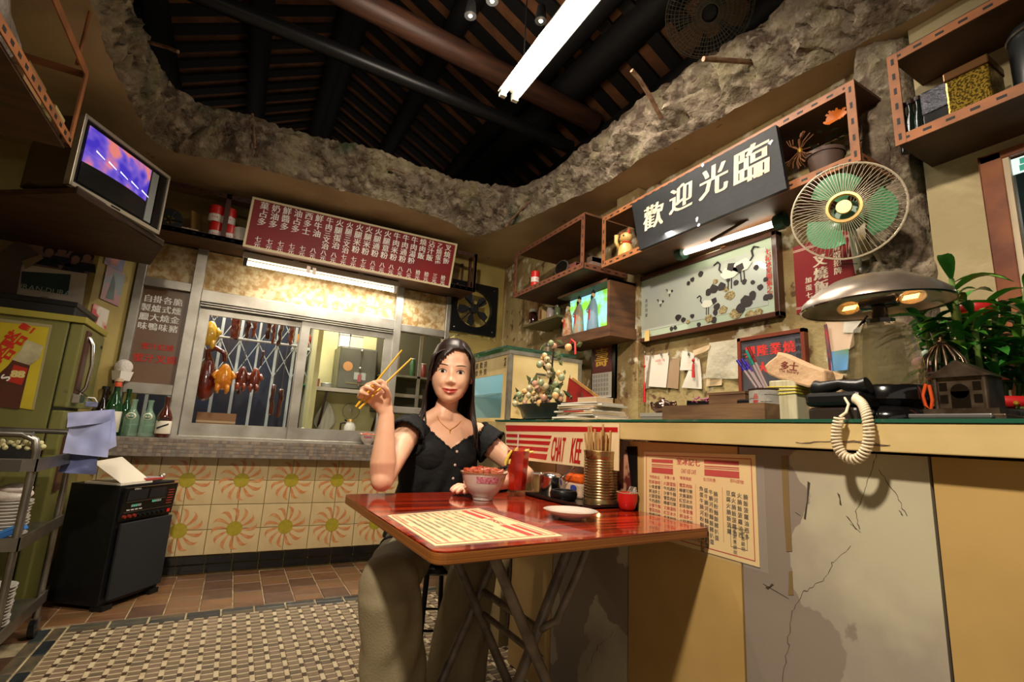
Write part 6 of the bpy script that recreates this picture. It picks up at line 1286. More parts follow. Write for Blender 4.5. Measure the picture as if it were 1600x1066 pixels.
for i, (px, w, h, c, lab) in enumerate(((484, .045, .095, (206, 196, 60), 'yellow tin on the kitchen shelf'), (493, .035, .08, (150, 90, 80), 'printed tin right of the yellow tin on the kitchen shelf'), (510, .05, .045, (170, 170, 164), 'small steel pan on the kitchen shelf'))):
    q = at(px, 600, 'y', 4.9); b = Vector((q.x, 4.9, KS+.001)); t = thing('tin' if i < 2 else 'pan', b, lab, 'tin' if i < 2 else 'pan'); obj('can', G().lathe([(w*.96, 0), (w, .004), (w, h), (w*.9, h+.003), (0, h+.003)], b, n=20), mat('ktin%d' % i, c, .4), t, smooth=40); obj('rim', G().lathe([(w+.001, h*.9), (w+.003, h*.95), (w+.001, h)], b, n=20), steel, t)
q = at(474, 600, 'y', 4.88); t = thing('green_board', (q.x, 4.88, KS), 'flat green chopping board at the left end of the kitchen shelf', 'board'); obj('slab', G().box((q.x-.05, 4.82, KS+.001), (q.x+.06, 5.05, KS+.016)), mat('board_green', (60, 150, 90), .5), t, bev=.003); obj('hole', G().lathe([(0, 0), (.01, 0), (0, .001)], (q.x+.04, 4.84, KS+.016), n=12), black, t)
# hanging towel, net, flask, cup
q = at(511, 628, 'y', 5.08); t = thing('dish_cloth', q, 'white cloth hanging under the kitchen shelf', 'cloth'); V = []; F = []; q2 = at(511, 680, 'y', 5.08); n_ = 10
for i in range(n_+1):
    v_ = i/n_; w = .015+.085*math.sin(min(v_*1.1, 1)*math.pi*.62)-.06*max(0, v_-.75)*3
    for j in range(n_+1): u_ = j/n_*2-1; V.append(Vector((q.x+u_*w, 5.09-.025*math.cos(u_*7+v_*2)*(.4+v_), q.z+(q2.z-q.z)*v_*(1-.12*abs(u_)))))
for i in range(n_):
    for j in range(n_): k = i*(n_+1)+j; F.append((k, k+1, k+n_+2, k+n_+1))
obj('cloth', G().add(V, F), mat('cloth_white', (206, 204, 190), .8), t, smooth=180); obj('nail', G().tube([(q.x, 5.04, q.z), (q.x, KY, q.z)], .003), steel, t)
zk = at(545, 684, 'y', 4.6).z; t = thing('kitchen_counter', (1.1, 4.8, zk), 'pale worktop inside the kitchen below the shelf', 'worktop'); obj('slab', G().box((.56, 4.45, zk-.04), (2.4, KY, zk)), greyp, t); obj('support', G().box((.6, 4.55, .1), (2.35, 5.1, zk-.04)), kw, t)
q = at(545, 680, 'y', 4.65); b = Vector((q.x, 4.65, zk)); t = thing('vacuum_flask', b, 'white vacuum jug with a dark handle inside the kitchen', 'flask'); obj('jug', G().lathe([(.045, 0), (.05, .01), (.05, .10), (.035, .125), (.03, .14)], b, n=22), whitem, t, smooth=50); obj('lid', G().lathe([(.034, .14), (.03, .16), (0, .165)], b, n=20), brass, t, smooth=50); obj('handle', G().tube([b+Vector((-.04, 0, .13)), b+Vector((-.08, 0, .12)), b+Vector((-.08, 0, .06)), b+Vector((-.05, 0, .03))], .008), black, t, smooth=60); obj('spout', G().tube([b+Vector((-.02, 0, .14)), b+Vector((-.05, 0, .155))], .008), black, t)
q = at(474, 680, 'y', 4.55); b = Vector((q.x, 4.55, zk)); t = thing('food_tub', b, 'small tub of orange food at the bottom left of the right pane', 'tub'); obj('tub', G().lathe([(.04, 0), (.05, .05), (.046, .05), (0, .045)], b, n=18), mat('tub_red', (176, 70, 40), .4), t, smooth=40); obj('contents', G().ball(b+Z*.05, (.042, .042, .02), n=12, k=6), mat('tub_food', (206, 190, 150), .6), t, smooth=180)
q = at(550, 630, 'y', 5.05); t = thing('wire_strainer', q, 'round wire strainer hanging under the kitchen shelf', 'strainer'); g = G()
for k in range(10): a = math.pi*k/10; g.tube([q+Vector((.08*math.cos(a), 0, .08*math.sin(a)-.08)), q+Vector((0, -.02, -.08)), q-Vector((.08*math.cos(a), 0, .08*math.sin(a)+.08))], .0012, n=4)
obj('mesh', g, steel, t, kind='stuff'); obj('ring', G().tube([q+Vector((.08*math.cos(a), 0, .08*math.sin(a)-.08)) for a in [2*math.pi*k/24 for k in range(25)]], .003, n=6), steel, t)
# hanging red ducks at upper left of the right pane with frame
a, b = at(484, 510, 'y', 4.75), at(500, 548, 'y', 4.75); t = thing('warming_case', (a.x, 4.75, b.z), 'small glazed case of orange roast meat at the top of the right pane', 'case'); obj('case_frame', G().box((a.x-.12, 4.72, b.z-.015), (a.x+.12, 4.9, b.z+.01)).box((a.x+.10, 4.72, b.z), (a.x+.12, 4.74, b.z+.3)), whitem, t)
for k, (dx, m_) in enumerate(((-.06, chko), (.0, meat('duck_orange', (206, 90, 30), (160, 50, 20))), (.06, ribm))): obj('meat', G().ball((a.x+dx, 4.8, b.z+.09), (.035, .03, .06), n=12, k=8), m_, t, smooth=180)
for k in range(3): obj('wire', G().tube([(a.x-.06+.06*k, 4.8, b.z+.14), (a.x-.06+.06*k, 4.8, b.z+.4)], .002), steel, t)
# glass cupboard at the right
p0 = at(600, 540, 'y', 4.7); p1 = at(630, 625, 'y', 4.7); t = thing('glass_cupboard', (p0.x, 4.7, 1.0), 'narrow aluminium glass cupboard beside the steel cabinet', 'cupboard')
x0, x1 = p0.x, p0.x+.75
for (a, b) in (((x0, 1.15), (x0+.03, 2.1)), ((x0+.36, 1.15), (x0+.39, 2.1)), ((x1, 1.15), (x1+.03, 2.1)), ((x0, 1.95), (x1, 1.97)), ((x0, 1.5), (x1, 1.52)), ((x0, 1.15), (x1, 1.18)), ((x0, 2.08), (x1, 2.1))): obj('cupboard_frame', G().box((a[0], 4.7, a[1]), (b[0], 4.72, b[1])), alu, t)
obj('back_panel', G().box((x0, 5.0, 1.15), (x1, 5.02, 2.1)), mat('cupboard_back', (84, 80, 62), .5), t)
for z in (1.51, 1.18): obj('shelf', G().box((x0, 4.72, z-.01), (x1, 5.0, z)), olive, t)
for i, (px, h, r, c, lab) in enumerate(((619, .27, .03, (214, 196, 170), 'tall stack of paper cups in the glass cupboard'), (608, .14, .03, (160, 120, 70), 'amber jar left of the paper cups in the cupboard'), (662, .16, .035, (120, 50, 50), 'dark red bottle behind the right small pane'), (645, .20, .03, (60, 90, 60), 'green bottle behind the right small pane'), (675, .12, .04, (190, 170, 60), 'yellow tin behind the right small pane'))):
    q = at(px, 570, 'y', 4.82); b = Vector((q.x, 4.82, 1.511)); t = thing('cupboard_item', b, lab, ['cups', 'jar', 'bottle', 'bottle', 'tin'][i]); m_ = mat('cupi%d' % i, c, .3)
    obj('body', G().lathe([(r*.8, 0), (r, .01), (r, h*.75), (r*.7, h*.85), (r*.65, h)], b, n=18), m_, t, smooth=40); obj('rim', G().lathe([(r*.68, h*.94), (r*.76, h*.97), (r*.68, h)], b, n=18), whitem, t)
    t.name = ['paper_cups', 'glass_jar', 'glass_bottle', 'glass_bottle', 'yellow_tin'][i]
# ---------------- left side ----------------
fo = mix3('fridge_olive', (112, 110, 58), [((94, 92, 48), 2, .4, .7, 41, (1,1,1)), ((84, 76, 44), 14, .66, .72, 42, (1,1,1))], .35, .03, 20)
fx, fy0, fy1 = -.755, 3.30, 3.78
t = thing('refrigerator', (-1.05, 3.5, 0), 'old olive green two-door refrigerator with chrome handles at the left wall', 'refrigerator')
obj('cabinet_body', G().box((-1.45, fy0+.0, .06), (fx-.06, fy1, 1.46)), fo, t, bev=.006); obj('door', G().box((fx-.055, fy0, 1.02), (fx, fy1, 1.455)), fo, t, bev=.008); obj('door', G().box((fx-.055, fy0, .07), (fx, fy1, 1.005)), fo, t, bev=.008)
obj('top_trim', G().box((-1.46, fy0-.01, 1.458), (fx+.008, fy1, 1.492)), mat('fridge_trim', (150, 140, 56), .4), t, bev=.004); obj('gasket', G().box((fx-.06, fy0+.01, .08), (fx-.054, fy1-.01, 1.45)), black, t)
dh = obj('door_handle', G().tube([(fx+.012, fy0+.10, 1.08), (fx+.04, fy0+.10, 1.13), (fx+.045, fy0+.10, 1.25), (fx+.03, fy0+.10, 1.36), (fx+.008, fy0+.10, 1.40)], (.010), n=10), chrome, t, smooth=60); obj('handle_plate', G().box((fx, fy0+.06, 1.05), (fx+.01, fy0+.14, 1.43)), mat('plate_brown', (86, 56, 46), .3, .4), t); obj('handle_base', G().box((fx, fy0+.05, 1.045), (fx+.035, fy0+.15, 1.095)), chrome, t, bev=.004)
obj('door_handle', G().box((fx, fy0+.06, .88), (fx+.03, fy0+.15, .97)), chrome, t, bev=.004); obj('handle_plate', G().box((fx, fy0+.06, .60), (fx+.01, fy0+.15, .87)), mat('plate_brown', (86, 56, 46), .3, .4), t); obj('badge', G().box((fx, fy1-.06, 1.38), (fx+.004, fy1-.03, 1.395)), black, t)
for y in (fy0+.04, fy1-.04): obj('foot', G().tube([(fx-.1, y, 0), (fx-.1, y, .07)], .02), blackm, t); obj('foot', G().tube([(-1.4, y, 0), (-1.4, y, .07)], .02), blackm, t)
t = thing('black_case', (-1.1, 3.5, 1.493), 'long flat black box lying on top of the green refrigerator', 'box'); q0 = at(110, 486, 'y', 3.34); obj('case_body', G().box((-1.42, 3.34, 1.493), (q0.x+.02, 3.76, 1.565)), blackm, t, bev=.006); obj('case_lid', G().box((-1.425, 3.335, 1.545), (q0.x+.025, 3.765, 1.572)), black, t, bev=.003)
# soda poster on the side
PY_ = fy0-.004
PQ = [at(*p, 'y', PY_) for p in ((-30, 495), (79, 509), (53, 641), (-30, 628))]
t = thing('drink_poster', PQ[3], 'yellow poster of a soda bottle taped on the side of the refrigerator', 'poster')
obj('sheet', G().poly(PQ, (0, .002, 0)), mat('poster_yellow', (196, 176, 40), .4, c2=(176, 156, 34), sc=4, coat=.3), t)
def py(px, py_, d=.0006): return at(px, py_, 'y', PY_-d)
obj('tape_edge', G().poly([py(-30, 494), py(82, 508), py(80, 512), py(-30, 499)], (0, -.0004, 0)).poly([py(82, 508), py(53, 641), py(50, 639), py(78, 509)], (0, -.0004, 0)), mat('old_tape_pale', (150, 140, 104), .3), t)
bp = obj('bottle_print', G().poly([py(42, 531), py(68, 541), py(62, 560), py(47, 571), py(42, 590), py(30, 640), py(-30, 632), py(-30, 610), py(12, 572), py(32, 548)], (0, -.0004, 0)), mat('print_brown', (60, 34, 26), .35, c2=(84, 44, 30), sc=6), t)
obj('neck_print', G().poly([py(42, 531, .0012), py(68, 541, .0012), py(62, 560, .0012), py(46, 571, .0012), py(18, 562, .0012), py(32, 548, .0012)], (0, -.0003, 0)), mat('print_glass', (150, 140, 110), .3, c2=(190, 180, 140), sc=12), t)
obj('label_print', G().poly([py(22, 570, .0012), py(44, 576, .0012), py(34, 602, .0012), py(12, 596, .0012)], (0, -.0003, 0)), mat('print_red', (170, 40, 24), .4), t)
g = G(); du = (py(60, 545)-py(20, 590)).normalized(); dv = Vector((-du.z, 0, du.x)); redp = mat('poster_red_ink', (186, 40, 20), .5)
text(g, '嗒', py(3, 553, .0016), du, dv, .085, redp, bold=.05); text(g, '嗒', py(22, 531, .0016), du, dv, .085, redp, bold=.05); text(g, '!', py(40, 513, .0016), du, dv, .085, redp, bold=.08, wx=1.4); text(g, 'S', py(8, 590, .0016), du, dv, .05, wht, bold=.05); text(g, '88', py(28, 584, .0018), X, Z, .05, mat('ink_pale', (206, 190, 120), .5), bold=.08); obj('lettering', g, parent=t)
# posters on the left wall
PW = 3.8-.006
def wposter(nm, pts, m, lab, d=0, extra=None):
    P5 = [at(*p, 'y', PW-d) for p in pts]; t = thing(nm, P5[0], lab, 'poster'); obj('sheet', G().poly(P5, (0, .002, 0)), m, t); return t
pk = lambda px, py_, d: at(px, py_, 'y', PW-d)
t = wposter('band_poster', ((40, 366), (150, 391), (139, 432), (30, 410)), mat('poster_mauve', (134, 100, 92), .5, c2=(104, 78, 78), sc=5), 'dim wall poster of four dark-haired people above the refrigerator')
hairp = mat('print_black', (18, 16, 20), .5); facep = mat('print_face', (130, 96, 84), .5)
for k, (px, py_) in enumerate(((78, 391), (98, 390), (119, 402), (137, 400))):
    q = pk(px, py_, .003); obj('person_print', G().poly([q+Vector((.032*math.cos(a), 0, .036*math.sin(a))) for a in [2*math.pi*i/12 for i in range(12)]], (0, -.0004, 0), hairp).poly([q+Vector((.021*math.cos(a), -.0006, .024*math.sin(a)-.014)) for a in [2*math.pi*i/12 for i in range(12)]], (0, -.0004, 0), facep).poly([q+Vector((-.04, 0, -.045)), q+Vector((.045, 0, -.045)), q+Vector((.055, 0, -.10)), q+Vector((-.055, 0, -.095))], (0, -.0004, 0), hairp), None, t, kind='stuff')
t = wposter('album_poster', ((28, 412), (136, 428), (128, 480), (20, 466)), mat('poster_grey', (184, 172, 152), .5), 'pale poster with a dark teal photo and white capitals above the refrigerator', .008)
obj('photo_print', G().poly([pk(*p, .010) for p in ((34, 424), (111, 429), (106, 461), (32, 450))], (0, -.0004, 0)), mat('print_teal', (34, 62, 58), .5, c2=(20, 34, 40), sc=8), t); g = G(); text(g, 'URAN-DURAN', pk(74, 453, .0115), (pk(104, 459, 0)-pk(34, 448, 0)).normalized(), Z, .042, mat('print_pale', (170, 176, 166), .5)); obj('lettering', g, parent=t)
obj('ring_print', G().lathe([(.045, 0), (.047, 0), (.047, .001), (.045, .001)], pk(68, 476, .012), ax=(0, -1, 0), n=28), hairp, t)
t = wposter('brown_paper_bag', ((-10, 400), (34, 372), (60, 398), (34, 412), (24, 470), (-10, 468)), mat('kraft_grey', (96, 78, 62), .6, c2=(76, 60, 48), sc=4), 'crumpled brown wrapping sheet hanging at the left edge above the refrigerator', .02); obj('flap', G().poly([pk(*p, .03) for p in ((34, 408), (64, 398), (68, 404), (40, 420))], (0, -.002, 0)), mat('kraft_pale', (128, 108, 72), .6), t)
sd = Vector((.17, .185, 0)).normalized()
def cham(u_, z): return Vector((-.87, 3.8, 0))+sd*u_+Z*z+Vector((.74, -.68, 0))*.006
for k, (u0, u1, z0, z1, c, c2, lab) in enumerate(((.03, .15, 1.92, 2.14, (70, 62, 96), (150, 90, 80), 'narrow blue and pink picture strip at the top of the yellow corner'), (.05, .17, 1.70, 1.92, (120, 60, 50), (60, 70, 60), 'narrow red and dark picture strip in the middle of the yellow corner'), (.02, .12, 1.46, 1.66, (170, 30, 34), (190, 180, 160), 'red and white picture scrap low on the yellow corner'))):
    P5 = [cham(u0, z0), cham(u1, z0-.02), cham(u1, z1-.02), cham(u0, z1)]; t = thing('wall_picture', P5[0], lab, 'poster'); obj('sheet', G().poly(P5, Vector((.74, -.68, 0))*.002), mat('wallpic%d' % k, c, .4, c2=c2, sc=9, lo=.45, hi=.55), t)
    obj('figure_print', G().poly([cham(u0+.03, z0+.01)+Vector((.74, -.68, 0))*.0025, cham(u0+.08, z0+.01)+Vector((.74, -.68, 0))*.0025, cham(u0+.07, z0+.12)+Vector((.74, -.68, 0))*.0025, cham(u0+.05, z0+.17)+Vector((.74, -.68, 0))*.0025], Vector((.74, -.68, 0))*.0005), mat('figp%d' % k, c2, .5), t)
# television
ZT = 1.985
n0 = at(104, 287, 'z', ZT); n1 = at(246, 367, 'z', ZT); tu = (n1-n0); TW = tu.length; tu.normalize(); tn = Vector((tu.y, -tu.x, 0)); tback = -tn
TH = TW*.62; t = thing('television', n0, 'old silver television showing a purple picture, high on the left wall', 'television')
dpt = .36
def tp(u_, v_, d=0): return n0+tu*(u_*TW)+Z*(v_*TH)-tn*d
silver = mat('tv_silver', (176, 168, 150), .35, .4); tvb = mat('tv_black', (18, 20, 22), .25)
obj('cabinet_body', G().poly([tp(.02, .03, .02), tp(.98, .03, .02), tp(.98, .97, .02), tp(.02, .97, .02)], tback*.16).add([tp(.03, .04, .18), tp(.97, .04, .18), tp(.97, .96, .18), tp(.03, .96, .18), tp(.25, .12, dpt), tp(.75, .12, dpt), tp(.75, .7, dpt), tp(.25, .7, dpt)], [(0,1,2,3),(7,6,5,4),(0,4,5,1),(1,5,6,2),(2,6,7,3),(3,7,4,0)]), mat('tv_back', (74, 60, 44), .5), t)
fr_ = .045
for (a, b) in (((0, 0), (1, fr_*1.3)), ((0, 1-fr_), (1, 1)), ((0, 0), (fr_*.6, 1)), ((1-.02, 0), (1, 1))): obj('bezel', G().poly([tp(a[0], a[1], -.012), tp(b[0], a[1], -.012), tp(b[0], b[1], -.012), tp(a[0], b[1], -.012)], tback*.03), silver, t, bev=.002)
obj('front_panel', G().poly([tp(.02, .04), tp(.98, .04), tp(.98, .97), tp(.02, .97)], tback*.01), tvb, t)
obj('speaker_strip', G().poly([tp(.79, .10, -.004), tp(.87, .10, -.004), tp(.87, .90, -.004), tp(.79, .90, -.004)], tback*.006), mat('speaker_grey', (130, 134, 132), .5), t)
obj('control_panel', G().poly([tp(.885, .08, -.005), tp(.975, .08, -.005), tp(.975, .93, -.005), tp(.885, .93, -.005)], tback*.006), mat('ctl_black', (10, 10, 12), .3), t)
V = []; F = []; n_ = 14
scm = bpy.data.materials.new('tv_picture'); scm.use_nodes = True; nt = scm.node_tree; b_ = nt.nodes['Principled BSDF']; tc0 = nt.nodes.new('ShaderNodeTexCoord'); nz = nt.nodes.new('ShaderNodeTexNoise'); nz.inputs['Scale'].default_value = 8; nt.links.new(tc0.outputs['Object'], nz.inputs['Vector'])
rp = nt.nodes.new('ShaderNodeValToRGB'); nt.links.new(nz.outputs[0], rp.inputs[0]); rp.color_ramp.elements[0].color = (*lin((70, 52, 190)), 1); rp.color_ramp.elements[1].color = (*lin((230, 130, 120)), 1); rp.color_ramp.elements[0].position = .40; rp.color_ramp.elements[1].position = .60
e = rp.color_ramp.elements.new(.50); e.color = (*lin((126, 96, 206)), 1); nt.links.new(rp.outputs[0], b_.inputs['Emission Color']); b_.inputs['Emission Strength'].default_value = .55; b_.inputs['Base Color'].default_value = (0, 0, 0, 1); b_.inputs['Roughness'].default_value = .2; MATS['tv_picture'] = scm
for i in range(n_+1):
    for j in range(n_+1):
        u_, v_ = i/n_, j/n_; bulge = .02*(1-(2*u_-1)**2)*(1-(2*v_-1)**2); V.append(tp(.07+.70*u_, .10+.80*v_, -.004-bulge))
for i in range(n_):
    for j in range(n_): k = i*(n_+1)+j; F.append((k, k+1, k+n_+2, k+n_+1))
g = G().add(V, F); o = obj('screen', g, tvb, t, smooth=180); o.data.materials.append(scm); o.data.polygons.foreach_set('material_index', [1 if (k % n_) >= 5 else 0 for k in range(n_*n_)])
g = G(); scl = mat('screen_streak', (200, 200, 255), .4, emit=.8)
for k in range(5): g.strip([tp(.12+.13*k, .58-.03*k, -.034), tp(.21+.13*k, .54-.03*k, -.034)], [Z*.004, Z*.002], tback*.001)
obj('streak', g, scl, t, kind='stuff'); obj('name_plate', G().poly([tp(.40, .015, -.014), tp(.50, .015, -.014), tp(.50, .035, -.014), tp(.40, .035, -.014)], tback*.001), tvb, t)
# board under the television
B0, B1, B2 = at(120, 302, 'z', ZT-.03), at(255, 385, 'z', ZT-.03), at(-60, 307, 'z', ZT-.03)
d1 = (B1-B0).normalized(); back = Vector((-1.5, 3.79, ZT-.03))
t = thing('television_shelf', B0, 'wide dark wooden board carrying the television', 'shelf'); shp = mat('tv_board', (84, 56, 36), .55, c2=(58, 40, 28), sc=4, stretch=(1, 5, 1)); obj('board', G().poly([B0, B1, Vector((B1.x-.12, 3.79, B1.z)), Vector((-1.55, 3.79, B0.z)), B2], (0, 0, .028)), shp, t); obj('edge_strip', G().poly([B0, B1, B1+Vector((-.01, .006, 0)), B0+Vector((-.01, .006, 0))], (0, 0, .034)), mat('board_edge', (70, 62, 58), .5), t)
obj('bracket', G().obox((-1.45, 3.2, B0.z), (.03, 0, 0), (0, .55, -.25), (0, 0, -.03)), dkwood, t)
# slotted rack above
rx0, rx1 = -1.5, -.70; ry0, ry1 = .9, 2.36; zl, zh = 2.0, 2.30
t = thing('hanging_rack', (-1.1, 1.8, zl), 'dark orange slotted iron rack hanging at the top left corner', 'shelf')
for (a, b, s_) in (((rx1, ry0, zl), (rx1, ry1, zl), (.005, 0, .04)), ((rx1, ry0, zh), (rx1, ry1, zh), (.005, 0, .035))):
    a, b = Vector(a), Vector(b); obj('angle_iron', G().box(a, b+Vector((s_[0], 0, s_[2]))), angm, t); g = G()
    for j in range(26): y = ry0+.02+j*.056; g.box((rx1+.005, y, a.z+.012), (rx1+.006, y+.022, a.z+.026))
    if a.z == zl: obj('slot', g, blackm, t, kind='stuff')
obj('angle_iron', G().box((rx1, ry1-.03, zl), (rx1+.006, ry1, zh+.03)), angm, t); obj('angle_iron', G().box((rx0, ry1-.004, zl), (rx1, ry1, zl+.035)), angm, t); obj('angle_iron', G().box((rx0, ry1-.004, zh), (rx1, ry1, zh+.03)), angm, t); obj('board', G().box((rx0, ry0, zl-.012), (rx1-.01, ry1-.01, zl)), shp, t)
for y in (1.3, ry1-.05): obj('hanger_rod', G().tube([(rx1-.02, y, zh+.02), (rx1-.02, y, HC+.02)], .006), angm, t)
t = thing('plastic_sack', (-.8, 1.75, zl), 'big clear crumpled plastic sack lying in the slotted rack', 'bag')
sk = mat('sack_plastic', (170, 164, 156), .2, alpha=.75, bump=1.2, bsc=14, c2=(120, 112, 100), sc=8); V = []; F = []; n1, n2 = 30, 16
for i in range(n1+1):
    for j in range(n2):
        a = 2*math.pi*j/n2; v_ = i/n1; r = .13*math.sin(math.pi*min(1, v_*.9+.08))**.5; p = Vector((-.84+r*.7*math.cos(a), 1.15+1.0*v_, zl+.015+.13+r*math.sin(a))); V.append(p+Vector((1, .4, .8))*.02*noise.noise(p*9))
for i in range(n1):
    for j in range(n2): F.append((i*n2+j, i*n2+(j+1) % n2, (i+1)*n2+(j+1) % n2, (i+1)*n2+j))
obj('sack', G().add(V, F), sk, t, smooth=180); obj('knot', G().tube([(-.84, 2.14, zl+.13), (-.84, 2.19, zl+.16)], [.03, .05], n=10), sk, t, smooth=60)
for k, (ya, yb, c, lab) in enumerate((((2.20), 2.30, (184, 170, 110), 'flat cream box in the slotted rack nearest the television'), (2.02, 2.18, (150, 110, 70), 'brown box behind the cream box in the slotted rack'))):
    t = thing('flat_box', (-.78, ya, zl), lab, 'box'); zz = zl+.004+k*.0; obj('box_body', G().box((-.92+.0*k, ya, zz), (-.715-.03*k, yb, zz+.07+.04*k)), mat('flatbox%d' % k, c, .5), t, bev=.003); obj('box_lid', G().box((-.925, ya-.003, zz+.05+.04*k), (-.712-.03*k, yb+.003, zz+.075+.04*k)), mat('flatboxl%d' % k, tuple(int(v*.8) for v in c), .5), t)
# karaoke machine
kx = [at(152, 948, 'z', .03), at(245, 915, 'z', .03)]; ku = (kx[1]-kx[0]).normalized(); kl = (kx[1]-kx[0]).length; kn = Vector((ku.y, -ku.x, 0)); k0 = kx[0]; kh = .60
t = thing('karaoke_machine', k0, 'tall black cassette and speaker machine standing beside the refrigerator', 'speaker')
def kp(u_, d, z): return k0+ku*(u_*kl)-kn*d+Z*(z-k0.z)
obj('cabinet_body', G().poly([kp(0, 0, .025), kp(1, 0, .025), kp(1, .30, .025), kp(0, .30, .025)], (0, 0, kh)), mat('kara_black', (16, 16, 18), .35, c2=(22, 22, 24), sc=30), t, bev=.004)
obj('speaker_cloth', G().poly([kp(.05, -.016, .05), kp(.97, -.016, .05), kp(.97, -.016, .43), kp(.05, -.016, .43)], -kn*-.016), mat('speaker_cloth', (26, 26, 28), .85), t, bev=.004)
obj('control_panel', G().poly([kp(.03, -.012, .44), kp(.99, -.012, .44), kp(.99, -.03, .615), kp(.03, -.03, .615)], kn*-.02), black, t, bev=.002)
def kf(u_, z, d=.0): f_ = (z-.44)/.175; return kp(u_, -.012-.018*f_-.0015-d, z)
def kbox(nm, u0, u1, z0, z1, m, d=.002): obj(nm, G().poly([kf(u0, z0), kf(u1, z0), kf(u1, z1), kf(u0, z1)], kn*d), m, t)
dgrey = mat('deck_grey', (46, 46, 48), .2, .3); kbox('cassette_deck', .08, .42, .545, .60, dgrey); kbox('cassette_deck', .46, .76, .545, .60, dgrey); kbox('top_trim', .03, .99, .612, .617, chrome); kbox('trim_line', .08, .78, .536, .539, steel); kbox('trim_line', .08, .95, .482, .485, steel)
lg = mat('key_green', (90, 190, 160), .4); kgy = mat('key_grey', (140, 150, 150), .4)
for k in range(5): kbox('key', .18+.035*k, .208+.035*k, .510, .522, lg if k in (1, 2) else kgy); kbox('key', .54+.035*k, .568+.035*k, .520, .532, lg if k < 2 else kgy)
for k in range(6): kbox('slider', .82, .93, .50+.015*k, .505+.015*k, mat('slider_red', (150, 50, 40), .4)); 
for k in range(4): kbox('fader', .12+.07*k, .17+.07*k, .492, .498, whitem)
for k in range(9): obj('knob', G().lathe([(0, .012), (.008, .012), (.010, 0), (0, 0)], kf(.10+.085*k, .462), ax=tuple(kn), n=12), mat('knob_red', (120, 36, 24), .3) if k in (0, 1, 2) else tvb, t, smooth=40)
kbox('red_button', .88, .93, .45, .468, mat('button_red', (210, 40, 30), .4), .004); g = G(); text(g, 'STEREO', kf(.22, .6055, .001), ku, Z, .012, wht); obj('lettering', g, parent=t)
for u_ in (.1, .9): obj('foot', G().poly([kp(u_-.08, -.02, 0), kp(u_+.08, -.02, 0), kp(u_+.08, .05, 0), kp(u_-.08, .05, 0)], (0, 0, .026)), blackm, t)
for k, (u0, u1, d0, d1, z, c, nm, lab) in enumerate(((.0, .55, .0, .22, .628, (214, 204, 186), 'booklet', 'open white booklet on top of the black karaoke machine'), (.45, .78, .0, .10, .629, (170, 60, 60), 'cassette', 'clear cassette box with a red sleeve on the karaoke machine'))):
    t2 = thing(nm, kp(u0, d0, z), lab, nm); zz = .6265 if k == 0 else .640
    obj('cover', G().poly([kp(u0, d0, zz), kp(u1, d0, zz), kp(u1, d1, zz), kp(u0, d1, zz)], (0, 0, .010)), mat('km%d' % k, c, .4), t2); obj('page' if k == 0 else 'shell', G().poly([kp(u0+.02, d0+.01, zz+.0105), kp(u1-.02, d0+.01, zz+.0105), kp(u1-.04, d1-.01, zz+.0105+.12*(1-k)), kp(u0+.03, d1-.01, zz+.0105+.10*(1-k))], (0, 0, .002)), mat('km_page', (206, 196, 176), .6) if k == 0 else mat('shell_clear', (206, 200, 200), .1, alpha=.5), t2)
q = kp(.88, .06, .6265); t2 = thing('small_figurine', q, 'tiny steel and white trinket on the right end of the karaoke machine', 'trinket'); obj('body', G().ball(q+Z*.016, (.016, .02, .015), n=10, k=7), chrome, t2, smooth=180); obj('knob', G().ball(q+Z*.03+X*.012, .009, n=8, k=6), whitem, t2, smooth=180); obj('stem', G().tube([q+X*-.01+Z*.015, q+X*-.03+Z*.01], .005), chrome, t2)
# paper pad on clip hanging from a cord
PC = at(143, 632, 'y', 3.0); t = thing('clipped_papers', PC, 'sheaf of bluish white papers hanging from a clip before the bottles', 'papers')
bl = mat('paper_blue', (150, 158, 204), .6, c2=(176, 180, 214), sc=5); bld = mat('paper_blue_dark', (96, 104, 148), .6)
def hang(pts, m, nm, x=3.0, wav=.008):
    Q = [at(a, b, 'y', x) for a, b in pts]; V = []; F = []; n_ = 10
    for i in range(n_+1):
        for j in range(n_+1):
            u_, v_ = i/n_, j/n_; p = Q[0].lerp(Q[1], u_).lerp(Q[3].lerp(Q[2], u_), v_); p.y += wav*math.sin(u_*4+v_*3)+.01*noise.noise(p*20); V.append(p)
    for i in range(n_):
        for j in range(n_): k = i*(n_+1)+j; F.append((k, k+1, k+n_+2, k+n_+1))
    obj(nm, G().add(V, F).add([v+Vector((0, .0012, 0)) for v in V], F), m, t, smooth=180)
hang(((112, 648), (177, 640), (168, 715), (98, 708)), bl, 'paper'); hang(((112, 652), (180, 640), (182, 697), (150, 712)), bl, 'paper', 3.02); hang(((102, 706), (154, 710), (150, 742), (90, 738)), bld, 'paper', 3.03, .014); hang(((106, 645), (175, 640), (172, 660), (104, 668)), bl, 'paper', 2.99)
obj('clip', G().box(PC-Vector((.022, .01, .012)), PC+Vector((.022, .012, .012))), mat('clip_blue', (110, 116, 150), .4), t, bev=.003); obj('clip_lever', G().tube([PC+Vector((-.02, -.01, .012)), PC+Vector((-.012, -.03, .03)), PC+Vector((.012, -.03, .03)), PC+Vector((.02, -.01, .012))], .003, n=6), whitem, t, smooth=60)
obj('string', G().tube([PC+Z*.015, at(130, 615, 'y', 3.15), at(118, 608, 'y', 3.31)], .002, n=5), blackm, t)
